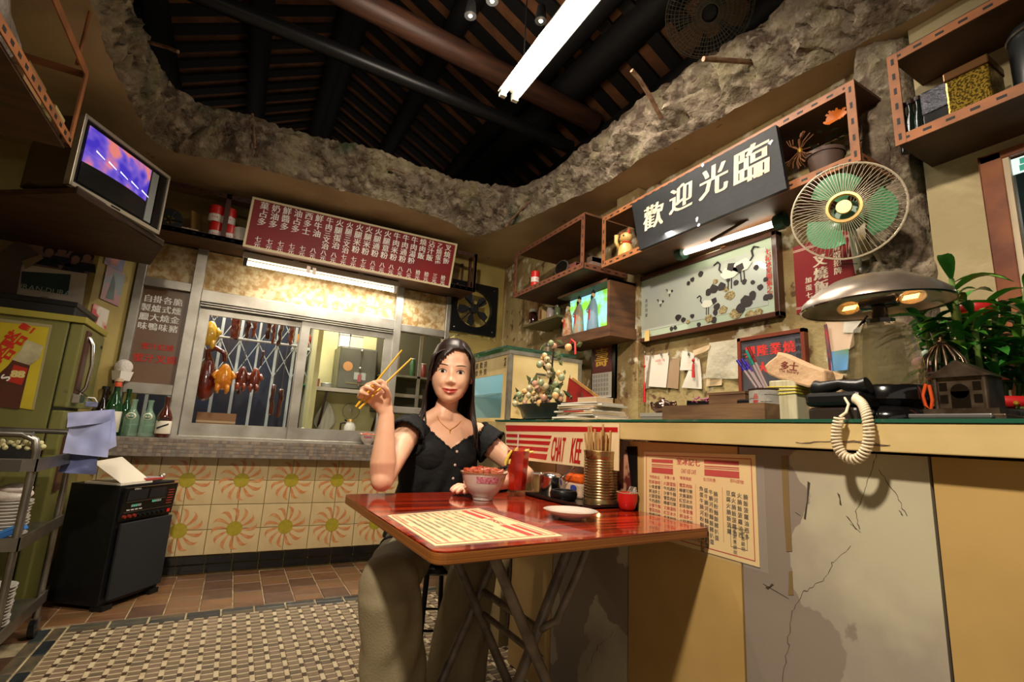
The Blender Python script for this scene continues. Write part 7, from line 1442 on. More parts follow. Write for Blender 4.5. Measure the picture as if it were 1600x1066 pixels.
# trolley
tx, ty0, ty1 = -.66, 2.62, 3.12
t = thing('serving_trolley', (-.95, 2.85, 0), 'steel serving trolley with stacked white dishes at the left edge', 'trolley')
for y in (ty0, ty1):
    for x in (tx, -1.25): obj('post', G().tube([(x, y, .08), (x, y, .84)] if not (x == tx and y == ty0) else [(x, y, .08), (x-.0, y, .84), (x-.01, y, .885), (x-.05, y, .905), (x-.3, y, .905)], .0135, n=12), steel, t, smooth=60)
    obj('handle', G().tube([(tx-.02, y, .905), (-1.25, y, .905)], .0125, n=12), steel, t, smooth=60)
for z in (.78, .49, .16):
    obj('shelf', G().box((-1.27, ty0-.01, z), (tx+.01, ty1+.01, z+.006)), steel, t); obj('rim', G().box((-1.27, ty0-.02, z-.014), (tx+.018, ty0-.012, z+.034)).box((tx+.012, ty0-.02, z-.014), (tx+.02, ty1+.02, z+.034)), steel, t)
obj('tag_plate', G().box((tx-.09, ty0-.023, .765), (tx-.03, ty0-.02, .81)), mat('plate_dark', (90, 86, 78), .3, .6), t)
for x in (tx, -1.25):
    for y in (ty0, ty1): obj('wheel', G().tube([(x-.012, y, .04), (x+.012, y, .04)], .04, n=20), black, t, smooth=40); obj('fork', G().box((x-.018, y-.012, .04), (x+.018, y+.012, .085)), steel, t)
cer2 = mat('dish_white', (206, 200, 190), .25, coat=.4)
def dish(c, r, lab, grp): t = thing('dish', c, lab, 'dish', grp); obj('plate_body', G().lathe([(r*.55, 0), (r*.6, .003), (r, .017), (r*1.0, .02), (r*.6, .008), (0, .007)], c, n=24), cer2, t, smooth=40); obj('foot_ring', G().lathe([(r*.5, -.002), (r*.52, -.002), (r*.52, .001), (r*.5, .001)], c, n=20), greyp, t); return t
first = None
ORD = 'bottom second third fourth fifth sixth seventh eighth ninth tenth eleventh twelfth top'.split()
for (x, y, z, n_, r, grp) in ((-.74, 2.74, .498, 11, .075, 'dishes stacked on the middle trolley shelf'), (-.86, 2.9, .498, 13, .08, 'dishes stacked on the middle trolley shelf'), (-.73, 2.73, .168, 12, .075, 'dishes stacked on the bottom trolley shelf'), (-.88, 2.95, .168, 10, .08, 'dishes stacked on the bottom trolley shelf')):
    for k in range(n_):
        zz = z+.0125*k+.002; lb = '%s dish from the bottom of the %s stack on the %s trolley shelf' % ('lowest' if k == 0 else ORD[k] if k < 12 else 'thirteenth', 'front' if y < 2.8 else 'rear', 'middle' if z > .3 else 'bottom')
        if first is None: first = dish(Vector((x, y, zz)), .078, lb, grp)
        else: c_ = dup(first, (x+random.uniform(-.003, .003), y+random.uniform(-.003, .003), zz), label=lb, scale=r/.078); c_['group'] = grp
t2 = thing('white_napkins', (-.72, 2.78, .655), 'crumpled white napkins on top of the middle dish stack', 'napkins'); obj('napkin', G().ball((-.74, 2.75, .665), (.07, .07, .028), n=16, k=8), mat('napkin_white', (206, 196, 188), .7, bump=1.2, bsc=14), t2, smooth=180); obj('napkin_fold', G().ball((-.72, 2.73, .69), (.05, .05, .02), n=14, k=7), MATS['napkin_white'], t2, smooth=180)
t2 = thing('blue_cloth', (-.70, 2.66, .50), 'small blue cloth at the front edge of the middle trolley shelf', 'cloth'); obj('cloth', G().obox((-.74, 2.635, .499), (.10, .0, .05), (0, .03, 0), (-.01, 0, .014)), mat('cloth_blue', (40, 100, 170), .6), t2, bev=.004); obj('cloth_fold', G().obox((-.74, 2.64, .515), (.09, .0, .05), (0, .02, 0), (-.01, 0, .01)), mat('cloth_blue2', (60, 120, 186), .6), t2, bev=.004)
t2 = thing('cutlery_tub', (-.80, 2.78, .787), 'dark tub of cutlery on the top shelf of the trolley', 'tub'); obj('tub_body', G().lathe([(.06, 0), (.07, .07), (.066, .07), (.056, .005), (0, .005)], (-.80, 2.78, .787), n=22), blackm, t2, smooth=40); g = G()
for k in range(16): a = k*2.4; g.tube([(-.80+.03*math.cos(a), 2.78+.03*math.sin(a), .80), (-.80+.075*math.cos(a), 2.78+.075*math.sin(a), .875)], [.003, .005], n=6)
obj('spoons', g, chrome, t2, kind='stuff')
t2 = thing('flower_garland', (-.72, 2.70, .86), 'cream flower garland hanging over the trolley handle', 'garland'); g = G()
for k in range(24): q = Vector((-.80+.0065*k, 2.66+.008*math.sin(k), .862+.012*math.sin(k*1.9))); g.ball(q, random.uniform(.008, .013), n=7, k=5)
obj('blossom', g, mat('blossom_cream', (196, 190, 140), .6), t2, kind='stuff'); obj('support', G().box((-.80, 2.655, .787), (-.66, 2.665, .86)), blackm, t2)
# ---------------- things on the table ----------------
def on(px, py): return at(px, py, 'z', TZ)
# menu sheet under film
Q = [on(605, 806), on(748, 795), on(880, 838), on(680, 854)]
t = thing('table_menu', Q[0], 'cream printed menu sheet under clear film on the red table', 'menu'); obj('sheet', G().poly(Q, (0, 0, .0012)), mat('table_menu_cream', (236, 214, 160), .4, coat=.3), t)
g = G()
def tm(u_, v_, h=.0016): p = Q[3].lerp(Q[0], u_).lerp(Q[2].lerp(Q[1], u_), v_); return Vector((p.x, p.y, TZ+h))
# v runs from the near left edge towards the counter; text reads along u
du_, dv_ = (Q[0]-Q[3]).normalized(), (Q[2]-Q[3]).normalized()
for (a, b) in (((.04, .03), (.96, .03)), ((.96, .03), (.96, .97)), ((.96, .97), (.04, .97)), ((.04, .97), (.04, .03))):
    p, q = tm(*a), tm(*b); w = (q-p).normalized().cross(Z)*.0012; g.poly([p-w, q-w, q+w, p+w], (0, 0, .0002), mred)
for (u0, u1) in ((.06, .38), (.62, .94)):
    for (a, b) in ((.84, .88), (.905, .915), (.74, .80)): g.poly([tm(u0, a), tm(u1, a), tm(u1, b), tm(u0, b)], (0, 0, .0002), mred)
for i in range(11):
    for j in range(9):
        if (i*7+j*5) % 11 != 3: text(g, items[(i+j) % 10][:3+(i+j) % 2], tm(.10+.10*j, .06+.06*i), du_, -dv_.cross(Z).cross(Z) if False else dv_, .0105, mink if (i*j) % 7 else mred)
text(g, '七記冰室', tm(.5, .80), du_, dv_, .022, mred, bold=.04); obj('printing', g, parent=t)
F0 = [on(597, 803), on(770, 792), on(1010, 838), on(690, 863)]; F0[2] = tm(.5, 1.25)+du_*-.10; obj('film', G().poly([tm(-.05, -.05, .0022), tm(-.08, 1.3, .0022), tm(1.05, 1.15, .0022), tm(1.04, -.05, .0022)], (0, 0, .0003)), mat('clear_film', (255, 255, 255), .08), t)
# bowl
q = at(754, 781, 'z', TZ); bc = Vector((q.x, q.y, TZ+.0015)); rice_bowl(bc, 1.18, 'white bowl heaped with glazed red barbecued pork on the table', n=34)
# iced drink
gc = on(806, 774); gc = Vector((gc.x-.01, gc.y-.02, TZ+.001)); t = thing('iced_drink', gc, 'tall tumbler of iced red tea with yellow lemon strips and a straw', 'drink')
H0 = .178; tea = mat('iced_tea', (226, 44, 14), .02, trans=.3, ior=1.33, coat=1, c2=(150, 14, 6), sc=22, bump=.3, bsc=30); cg = mat('tumbler_glass', (240, 240, 240), .02, trans=1, ior=1.3, alpha=.30)
obj('tumbler', G().lathe([(.032, 0), (.034, .004), (.036, .02), (.046, H0), (.0445, H0), (.034, .022), (.0, .02)], gc, n=8), cg, t, smooth=20); obj('tea', G().lathe([(.0, .022), (.0335, .022), (.0435, H0-.012), (0, H0-.012)], gc, n=8), tea, t, smooth=20)
for k in range(12): a = k*2.1; c = gc+Vector((.022*math.cos(a), .022*math.sin(a), .05+.0095*k)); obj('ice_cube', G().obox(c, Vector((math.cos(k), math.sin(k), .3))*.018, Vector((-math.sin(k), math.cos(k), .1))*.018, (0, .004, .018)), mat('ice', (214, 60, 34), .05, alpha=.6, coat=1), t, bev=.002)
lem = mat('lemon_yellow', (226, 196, 70), .4, c2=(240, 216, 110), sc=20)
for (a, b) in (((790, 722), (800, 704)), ((800, 716), (826, 703)), ((796, 720), (818, 708)), ((803, 714), (808, 700)), ((806, 716), (833, 706))):
    p, q = at(*a, 'y', gc.y-.005), at(*b, 'y', gc.y-.015); obj('lemon_strip', G().tube([p-Z*.012, p, p.lerp(q, .5)+Z*.003, q], [.004, .006, .006, .004], n=7), lem, t, smooth=60)
obj('straw', G().tube([at(807, 735, 'y', gc.y), at(810, 676, 'y', gc.y+.01)], .0028, n=8), mat('straw_clear', (210, 200, 190), .2, alpha=.7), t, smooth=60)
# small empty glass
c = on(841, 776); c.z = TZ+.001; t = thing('water_glass', c, 'small clear glass between the red tea and the sugar pot', 'glass'); obj('tumbler', G().lathe([(.024, 0), (.026, .004), (.032, .085), (.030, .085), (.022, .008), (0, .006)], c, n=20), cg, t, smooth=40); obj('rim', G().lathe([(.0325, .083), (.033, .086), (.0305, .086)], c, n=20), mat('rim_glass', (200, 200, 196), .1, alpha=.5), t)
# tray
T4 = [on(832, 778), on(905, 772), on(984, 793), on(926, 800)]
tc_c = sum(T4, Vector())/4; t = thing('metal_tray', tc_c, 'small dark metal tray holding the sugar pot and the tall can', 'tray'); ta, tb_ = Vector((.98, 1.28, TZ)), Vector((1.19, 1.60, TZ))
ta, tb_ = Vector((1.01, 1.33, TZ)), Vector((1.195, 1.68, TZ)); dkm = mat('tray_metal', (64, 56, 50), .3, .8)
obj('tray_base', G().box(ta+Z*.001, tb_+Z*.005), dkm, t); 
for (a, b) in (((ta.x, ta.y), (ta.x+.006, tb_.y)), ((tb_.x-.006, ta.y), (tb_.x, tb_.y)), ((ta.x, ta.y), (tb_.x, ta.y+.006)), ((ta.x, tb_.y-.006), (tb_.x, tb_.y))): obj('tray_rim', G().box((a[0], a[1], TZ+.001), (b[0], b[1], TZ+.014)), dkm, t)
zt0 = TZ+.0055
c = Vector((1.085, 1.615, zt0)); t = thing('sugar_pot', c, 'round steel sugar pot with a spoon sticking out of its lid', 'pot'); obj('pot_body', G().lathe([(.042, 0), (.046, .004), (.046, .068), (.048, .072)], c, n=30), chrome, t, smooth=50); obj('lid', G().lathe([(.049, .072), (.047, .078), (.03, .086), (0, .088)], c, n=30), chrome, t, smooth=50); obj('knob', G().ball(c+Vector((-.046, 0, .08)), .006, n=8, k=6), chrome, t, smooth=180)
obj('spoon', G().tube([c+Vector((.02, -.02, .06)), c+Vector((.045, -.055, .095)), c+Vector((.055, -.068, .112))], [(.002, .003), (.002, .003), (.003, .009)], n=8), chrome, t, smooth=60)
c = Vector((1.065, 1.505, zt0)); t = thing('ashtray', c, 'small black round ashtray between the saucer and the sugar pot', 'ashtray'); obj('ashtray_body', G().lathe([(.040, 0), (.046, .004), (.050, .024), (.046, .034), (.036, .034), (.032, .014), (0, .012)], c, n=28), black, t, smooth=60); obj('inner_ring', G().lathe([(.036, .0345), (.039, .036), (.042, .0345)], c, n=28), blackm, t, smooth=60)
# big ribbed can full of chopsticks
c = Vector((1.118, 1.385, zt0)); c = on(938, 790); c = Vector((1.14, c.y*1.14/c.x, zt0)); CR = .059; CHt = .182; prof = [(CR, 0), (CR+.002, .002), (CR, .006)]
for k in range(15): z = .02+.0092*k; prof += [(CR, z), (CR-.0022, z+.003), (CR, z+.006)]
prof += [(CR, CHt-.012), (CR+.0025, CHt-.002), (CR, CHt), (CR-.003, CHt), (CR-.003, .005), (0, .004)]
t = thing('chopstick_can', c, 'tall ribbed tin can stuffed with bamboo chopsticks', 'can'); obj('can_body', G().lathe(prof, c, n=40), mat('can_tin', (172, 150, 104), .25, .9, c2=(120, 98, 62), sc=14), t, smooth=40)
cs = mat('bamboo_chopstick', (196, 158, 98), .55, c2=(160, 120, 70), sc=20); rnd = random.Random(4)
cme = shared('chopstick', G().tube([(0, 0, 0), (0, 0, .27)], [.0028, .0036], n=6), cs)
for k in range(38):
    a = k*2.4; r = .050*math.sqrt((k+.5)/38); b = c+Vector((r*.7*math.cos(a), r*.7*math.sin(a), .006)); o = bpy.data.objects.new('chopstick', cme); COL.objects.link(o); tl = rnd.uniform(.02, .17)*(r/.05+.1)
    o.location = b; o.rotation_euler = Vector((tl*math.cos(a), tl*math.sin(a), 1)).to_track_quat('Z', 'Y').to_euler(); o.scale = (1, 1, rnd.uniform(.84, 1.0)); tag(o, 'bamboo chopstick standing in the ribbed tin can', 'chopstick', 'chopsticks in the tin can')
# saucer
c = on(891, 811); c.z = TZ+.001; t = thing('saucer', c, 'plain white saucer in front of the ribbed can', 'saucer'); obj('saucer_body', G().lathe([(.034, 0), (.036, .003), (.060, .013), (.0765, .022), (.0775, .024), (.074, .024), (.05, .016), (0, .014)], c, n=44), MATS['bowl_white'], t, smooth=50); obj('rim_line', G().lathe([(.0775, .0225), (.0782, .024), (.0765, .0245)], c, n=44), MATS['rim_brown'], t, smooth=60)
# tissue pack and red bowl
p = at(904, 770, 'x', 1.17); c = Vector((1.165, p.y+.01, zt0)); t = thing('tissue_pack', c, 'orange and clear plastic tissue pack behind the ribbed can', 'pack'); ot = mat('pack_orange', (226, 96, 28), .35, c2=(196, 70, 16), sc=8, bump=.5, bsc=20)
obj('pack_body', G().box(c+Vector((-.018, -.05, 0)), c+Vector((.02, .05, .055))), mat('pack_clear', (206, 176, 150), .3, bump=.4, bsc=16), t, bev=.008); obj('pack_top', G().box(c+Vector((-.019, -.051, .052)), c+Vector((.021, .051, .088))), ot, t, bev=.01); g = G(); g.poly([c+Vector((-.0195, -.01+.02*math.cos(a), .035+.012*math.sin(a))) for a in [2*math.pi*k/12 for k in range(12)]], (-.0006, 0, 0)); obj('logo', g, mat('logo_blue', (50, 70, 150), .4), t)
c = Vector((1.17, 1.20, TZ+.001)); p = on(975, 796); c = Vector((1.155, p.y+.02, TZ+.001)) if False else Vector((1.172, 1.292, TZ+.001)); t = thing('red_bowl', c, 'half-hidden round red plastic bowl behind the ribbed can', 'bowl'); obj('bowl_body', G().lathe([(.02, 0), (.026, .006), (.033, .03), (.034, .055), (.030, .055), (.02, .01), (0, .01)], c, n=24), mat('plastic_red', (190, 30, 24), .3), t, smooth=60); obj('rim', G().lathe([(.034, .054), (.036, .057), (.031, .057)], c, n=24), opap, t, smooth=60)
g = G(); base = at(988, 770, 'x', XC-.008)
for k in range(26): q = base+Vector((random.uniform(-.004, 0), random.uniform(-.022, .012), random.uniform(-.02, .02))); g.tube([q, q+Vector((-.006, random.uniform(-.012, .02), random.uniform(-.05, -.02)))], .0009, n=4)
t = thing('plastic_fringe', base, 'frayed white plastic fringe where the table meets the counter', 'fringe'); obj('strands', g, mat('fringe_white', (220, 210, 196), .4), t, kind='stuff'); obj('tape', G().box(base-Vector((.001, .02, .0)), base+Vector((.001, .014, .02))), cpap, t)
# stool
sxy = (.83, 2.10); t = thing('stool', (sxy[0], sxy[1], 0), 'black round stool with slim dark metal legs under the seated woman', 'stool'); navy = mat('stool_leg', (24, 28, 44), .35, .4)
obj('seat', G().lathe([(.0, .435), (.15, .435), (.165, .445), (.165, .462), (.15, .475), (0, .478)], (*sxy, 0), n=32), black, t, smooth=40, bev=0)
for a in (.9, .9+math.pi/2, .9+math.pi, .9+1.5*math.pi): obj('leg', G().tube([(sxy[0]+.10*math.cos(a), sxy[1]+.10*math.sin(a), .437), (sxy[0]+.15*math.cos(a), sxy[1]+.15*math.sin(a), .01)], .011, n=10), navy, t, smooth=60); obj('leg_cap', G().tube([(sxy[0]+.15*math.cos(a), sxy[1]+.15*math.sin(a), 0), (sxy[0]+.149*math.cos(a), sxy[1]+.149*math.sin(a), .03)], .014, n=10), blackm, t)
obj('seat_ring', G().lathe([(.125, .22), (.129, .225), (.125, .23), (.121, .225)], (*sxy, 0), n=28), navy, t, smooth=60)
# ---------------- the seated woman ----------------
from mathutils.bvhtree import BVHTree
skin = mat('skin', (232, 184, 152), .42, c2=(224, 170, 138), sc=12, sss=.12, bump=.02, bsc=200)
def remesh(g, vox, sm=4):
    me = bpy.data.meshes.new('tmp'); me.from_pydata(g.v, [], g.f); o = bpy.data.objects.new('tmp', me); COL.objects.link(o)
    d = o.modifiers.new('r', 'REMESH'); d.mode = 'VOXEL'; d.voxel_size = vox
    if sm: d = o.modifiers.new('s', 'SMOOTH'); d.iterations = sm; d.factor = .5
    dg = bpy.context.evaluated_depsgraph_get(); dg.update(); m2 = bpy.data.meshes.new_from_object(o.evaluated_get(dg))
    V = [v.co.copy() for v in m2.vertices]; F = [tuple(p.vertices) for p in m2.polygons]
    bpy.data.objects.remove(o); bpy.data.meshes.remove(me); bpy.data.meshes.remove(m2); return V, F
HcP = at(705.5, 582, 'y', 1.93); hf = (CP-HcP); hf.z *= .55; hf.normalize(); hr = Z.cross(hf); hr = -hr if hr.dot(_r) < 0 else hr; hr.normalize()
rl = math.radians(-1.5); hu = hr.cross(hf); hu = hu if hu.z > 0 else -hu
hr, hu = hr*math.cos(rl)+hu*math.sin(rl), hu*math.cos(rl)-hr*math.sin(rl)
HC_ = HcP-hf*.085
def hl(x, y, z): return HC_+hr*x+hu*y+hf*z
RG = [(.133, .012, .012, -.02), (.125, .038, .045, -.055), (.10, .064, .074, -.088), (.065, .080, .092, -.11), (.03, .086, .099, -.118), (0, .087, .101, -.115), (-.03, .085, .103, -.10), (-.055, .079, .103, -.082), (-.078, .069, .102, -.06), (-.098, .058, .099, -.035), (-.112, .044, .093, -.01), (-.122, .028, .084, .02), (-.127, .010, .070, .04)]
n = 40; V = []; F = []
for (y, a, zf, zb) in RG:
    for k in range(n):
        t_ = 2*math.pi*k/n; c_, s_ = math.cos(t_), math.sin(t_); e = .86
        x = a*math.copysign(abs(s_)**e, s_); zz = (zf+zb)/2+(zf-zb)/2*math.copysign(abs(c_)**e, c_); V.append(hl(x, y, zz))
for i in range(len(RG)-1):
    for k in range(n): F.append((i*n+k, i*n+(k+1) % n, (i+1)*n+(k+1) % n, (i+1)*n+k))
F += [tuple(range(n)), tuple((len(RG)-1)*n+k for k in range(n))[::-1]]
B = G(); B.add(V, F)
def T(pts, rs, n=18): B.tube(pts, rs, n=n, flat=(0, 1, 0))
nk = Vector((.785, 2.01, 1.045)); fl = (0, 1, 0)
T([hl(0, -.03, -.02), hl(0, -.10, -.02), nk+Z*.01+Y*.01, nk-Z*.04+Y*.02], [.046, .046, (.045, .052), (.036, .07)])
# torso: (front-back, side) radii
T([(.785, 2.03, 1.055), (.785, 2.03, 1.02), (.785, 2.03, .97), (.785, 2.025, .90), (.785, 2.03, .82), (.79, 2.05, .72), (.80, 2.08, .62), (.81, 2.11, .53), (.82, 2.12, .48)], [(.04, .07), (.062, .125), (.078, .158), (.092, .160), (.088, .148), (.085, .138), (.10, .165), (.115, .18), (.08, .14)], 26)
for s_ in (-1, 1): B.ball((.785+s_*.06, 1.972, .905), (.066, .045, .062), n=16, k=10); T([nk+Vector((s_*.02, .01, .03)), nk+Vector((s_*.08, .01, -.015)), nk+Vector((s_*.15, .0, -.05))], [.035, .040, .045])
SL, EL, WL = Vector((.628, 2.0, .995)), Vector((.468, 1.735, .825)), at(604, 646, 'y', 1.745)
SR, ER, WR_ = Vector((.952, 2.03, .995)), at(822, 748, 'z', .825), at(745, 770, 'z', .805)
ER = Vector((1.135, 1.885, .83)); WR_ = Vector((.86, 1.745, .805))
T([Vector((.72, 2.03, 1.0)), SL, SL.lerp(EL, .35), SL.lerp(EL, .75), EL, EL.lerp(WL, .25), EL.lerp(WL, .65), WL], [.052, .056, .050, .043, .041, .045, .034, .026])
B.ball(EL, .037, n=14, k=8); B.ball(ER, .036, n=14, k=8)
T([Vector((.86, 2.04, 1.0)), SR, SR.lerp(ER, .35), SR.lerp(ER, .75), ER, ER.lerp(WR_, .25), ER.lerp(WR_, .65), WR_], [.052, .055, .049, .042, .040, .042, .033, .025])
# raised hand
def hp(px, py, y): return at(px, py, 'y', y)
T([WL, hp(598, 631, 1.742), hp(590, 622, 1.735), hp(582, 614, 1.73)], [.026, (.022, .034), (.020, .038), (.017, .034)], 16)
fing = [[(586, 609, 1.728), (585, 598, 1.70), (595, 595, 1.685), (603, 600, 1.69)], [(581, 613, 1.728), (574, 602, 1.69), (583, 598, 1.668), (593, 604, 1.672)], [(578, 618, 1.728), (565, 609, 1.69), (572, 604, 1.662), (583, 610, 1.666)], [(577, 625, 1.728), (561, 619, 1.695), (564, 612, 1.672), (575, 617, 1.672)]]
for f_ in fing: B.tube([hp(*p) for p in f_], [.0118, .0098, .0085, .0066], n=10); B.ball(hp(*f_[-1]), .0066, n=8, k=6)
B.tube([hp(602, 634, 1.735), hp(607, 620, 1.715), hp(604, 609, 1.695), hp(598, 604, 1.685)], [.015, .0125, .0105, .0085], n=10); B.ball(hp(598, 604, 1.685), .0085, n=8, k=6)
# resting hand
hd = (Vector((.70, 1.665, .80))-WR_).normalized(); sd_ = hd.cross(Z).normalized()
B.tube([WR_, WR_+hd*.05, WR_+hd*.09], [(.024, .024), (.017, .038), (.014, .036)], n=14, flat=(0, 0, 1))
for k in range(4):
    o_ = WR_+hd*.085+sd_*(-.028+.0185*k); L_ = (.066, .076, .072, .056)[k]*1.1; d_ = (hd+sd_*(-.12+.08*k)).normalized()
    B.tube([o_, o_+d_*L_*.4+Z*.006, o_+d_*L_*.75, o_+d_*L_-Z*.010], [.0115, .0105, .0095, .0075], n=10)
B.tube([WR_+hd*.02-sd_*.022, WR_+hd*.05-sd_*.046, WR_+hd*.085-sd_*.056], [.013, .0115, .009], n=10)
# legs under the trousers, feet
KL, KR = Vector((.50, 1.63, .52)), Vector((.87, 1.81, .53)); AL, AR = Vector((.575, 1.70, .08)), Vector((.85, 1.86, .08))
for hx, K_, A_n in ((.73, KL, AL), (.90, KR, AR)):
    T([Vector((hx, 2.10, .53)), Vector((hx, 2.10, .53)).lerp(K_, .5), K_, K_.lerp(A_n, .3), A_n], [.078, .072, .052, .050, .034]); B.tube([A_n-Z*.0, A_n+Vector((-.01, -.06, -.035)), A_n+Vector((-.02, -.13, -.052))], [.036, .034, .022], n=12)
V, F = remesh(B, .0042, 4)
def gs(x, y, cx, cy, sx, sy): return math.exp(-((x-cx)/sx)**2-((y-cy)/sy)**2)
for i, v in enumerate(V):
    d = v-HC_; x, y, z = d.dot(hr), d.dot(hu), d.dot(hf)
    if z > .02 and -.14 < y < .12 and abs(x) < .1:
        ax_ = abs(x); q = .010*gs(x, y, 0, -.01, .009, .022)+.024*gs(x, y, 0, -.038, .0115, .013)+.010*gs(ax_, y, .014, -.043, .007, .007)-.008*gs(ax_, y, .038, .001, .019, .012)+.003*gs(ax_, y, .038, .028, .022, .008)+.006*gs(ax_, y, .046, -.036, .022, .02)
        yl = -.077+6.5*x*x; q += .004*gs(ax_, y, .040, -.050, .014, .014); q += .0075*gs(x, y, 0, yl+.005, .024, .0045)+.009*gs(x, y, 0, yl-.0075, .02, .0055)-.006*gs(x, y, 0, yl, .03, .0025)-.004*gs(x, y, 0, -.096, .02, .006)+.005*gs(x, y, 0, -.118, .016, .012)-.003*gs(ax_, y, .04, yl, .006, .012)
        V[i] = v+hf*q*min(1, (z-.02)/.03)
wm = thing('person', (.82, 2.05, 0), 'seated woman in a black blouse and olive trousers raising yellow chopsticks', 'person')
bvh = BVHTree.FromPolygons(V, F); body = obj('body', G().add(V, F), skin, wm, smooth=180)
def drape(x, y, off=.0012):
    h = bvh.ray_cast(hl(x, y, .3), -hf, .4)[0]; return (h if h is not None else hl(x, y, .1))+hf*off
def patch(outline_top, outline_bot, n, m, nm, off=.0012, k=3, par=None):
    Vp = []; Fp = []
    for i in range(n+1):
        a, b = outline_top(i/n), outline_bot(i/n)
        for j in range(k+1): t_ = j/k; Vp.append(drape(a[0]+(b[0]-a[0])*t_, a[1]+(b[1]-a[1])*t_, off+(.0006*math.sin(math.pi*t_) if k > 2 else 0)))
    for i in range(n):
        for j in range(k): q = i*(k+1)+j; Fp.append((q, q+1, q+k+2, q+k+1))
    return obj(nm, G().add(Vp, Fp), m, par or body, smooth=180)
lipm = mat('lips', (190, 78, 66), .3, coat=.3); eyew = mat('eye_white', (226, 214, 204), .15, coat=.5); iris = mat('iris', (36, 20, 14), .08, coat=1); browm = mat('brow', (62, 40, 30), .7); lash = mat('lash', (24, 16, 14), .6)
yl_ = lambda x: -.077+6*x*x
patch(lambda t: (-.034+.068*t, yl_(-.034+.068*t)+.0095*math.sin(math.pi*t)**.8*(1-.22*math.exp(-((t-.5)/.08)**2))), lambda t: (-.034+.068*t, yl_(-.034+.068*t)-.0003), 18, lipm, 'lip')
patch(lambda t: (-.034+.068*t, yl_(-.034+.068*t)-.0012), lambda t: (-.034+.068*t, yl_(-.034+.068*t)-.0012-.013*math.sin(math.pi*t)), 18, lipm, 'lip')
for s_ in (-1, 1):
    cx = s_*.038; ew = .018
    up = lambda t, s_=s_, cx=cx: (cx-ew+2*ew*t, .001+.0086*math.sin(math.pi*t)**.8+(.001*s_*(2*t-1))); dn = lambda t, s_=s_, cx=cx: (cx-ew+2*ew*t, .001-.0055*math.sin(math.pi*t)+(.001*s_*(2*t-1)))
    ey = patch(up, dn, 12, eyew, 'eye', .0016)
    ir = 7.2e-3; patch(lambda t: (cx+ir*math.cos(math.pi*(1-t)), .0015+min(.0062, ir*math.sin(math.pi*t))), lambda t: (cx+ir*math.cos(math.pi*(1-t)), .0015-min(.0056, ir*math.sin(math.pi*t))), 10, iris, 'iris', .0026)
    patch(lambda t: (up(t)[0], up(t)[1]+.0026), lambda t: (up(t)[0], up(t)[1]-.0004), 12, lash, 'eyelash', .0028, 1)
    patch(lambda t: (cx-.021+.042*t, .0265+.005*math.sin(math.pi*(t*.8+(.2 if s_ < 0 else 0)))+.002), lambda t: (cx-.021+.042*t, .0265+.005*math.sin(math.pi*(t*.8+(.2 if s_ < 0 else 0)))-.0028*math.sin(math.pi*min(1, max(0, t)))-.0002), 12, browm, 'eyebrow', .0011, 1)
    obj('ear', G().ball(hl(s_*.088, -.012, -.012), (.009, .018, .028), n=12, k=8), skin, body, smooth=180)
# blouse
lin_n = [Vector() for _ in V]
for f in F:
    nn2 = (V[f[1]]-V[f[0]]).cross(V[f[2]]-V[f[0]])
    for i in f: lin_n[i] += nn2
def armd(p, a, b): d = (b-a); t_ = (p-a).dot(d)/d.length_squared; return t_*d.length, (p-(a+d*t_)).length
def inb(p):
    if p.z > 1.09 or p.z < .56: return False
    xc = .795; zb = .925+(xc-p.x)*.86 if p.x < xc else .925+(p.x-xc)*.60
    if p.y > 2.06: zb += .05
    tl_, dl = armd(p, SL, EL); tr_, dr = armd(p, SR, ER)
    onl = dl < .085 and p.x < .66; onr = dr < .085 and p.x > .925
    if onl and tl_ > -.05: return tl_ < .075 and p.z < zb+.03
    if onr and tr_ > -.05: return .0 < tr_+.03 < .12 and p.z < zb+.0
    if p.x < .56 or p.x > 1.04 or p.y < 1.82: return False
    return p.z < zb
keep = [f for f in F if all(inb(V[i]) for i in f)]; used = {}; Vb = []
def bo(i):
    if i not in used:
        p = V[i]; nn2 = lin_n[i].normalized(); tl_, dl = armd(p, SL, EL); tr_, dr = armd(p, SR, ER); q = .011
        fr = max(0, min(1, tl_/.07)) if dl < .08 and p.x < .66 else (max(0, min(1, (tr_)/.09)) if dr < .08 and p.x > .925 else 0)
        q += .016*fr+.004*abs(math.sin(p.x*120+p.y*90))*fr; low = max(0, min(1, (.90-p.z)/.18)); q += low*(.020+.007*math.sin(p.x*95+2*math.sin(p.z*20)))*(1 if p.z > .5 else 0)+.0035*noise.noise(p*25)
        used[i] = len(Vb); Vb.append(p+nn2*q)
    return used[i]
Fb = [tuple(bo(i) for i in f) for f in keep]
bm_m = mat('blouse_black', (9, 8, 9), .85, c2=(5, 5, 6), sc=30, bump=.2, bsc=60)
bl_o = obj('blouse', G().add(Vb, Fb), bm_m, wm, smooth=180); d = bl_o.modifiers.new('s', 'SOLIDIFY'); d.thickness = .003; d.offset = 1
# edge ruffle of the neckline and sleeves
from collections import Counter
ec = Counter(tuple(sorted((f[i], f[(i+1) % len(f)]))) for f in Fb for i in range(len(f))); g = G()
for (a, b), c_ in ec.items():
    if c_ == 1 and Vb[a].z > .75: g.tube([Vb[a], Vb[b]], .0055+.002*math.sin(Vb[a].x*300), n=5, cap=False)
obj('ruffle', g, bm_m, bl_o, smooth=180, kind='stuff')
bvb = BVHTree.FromPolygons(Vb, Fb)
def hit(px, py, bv):
    d = (at(px, py, 'y', 1.5)-CP).normalized(); h = bv.ray_cast(CP, d, 5)[0]; return h, d
pearl = mat('pearl', (206, 176, 160), .2, coat=1)
for (px, py) in ((714, 706), (711, 727), (708, 748)):
    h, d = hit(px, py, bvb)
    if h is not None: obj('button', G().ball(h-d*.004, (.006, .004, .006), n=10, k=7), pearl, bl_o, smooth=180)
nk_pts = []
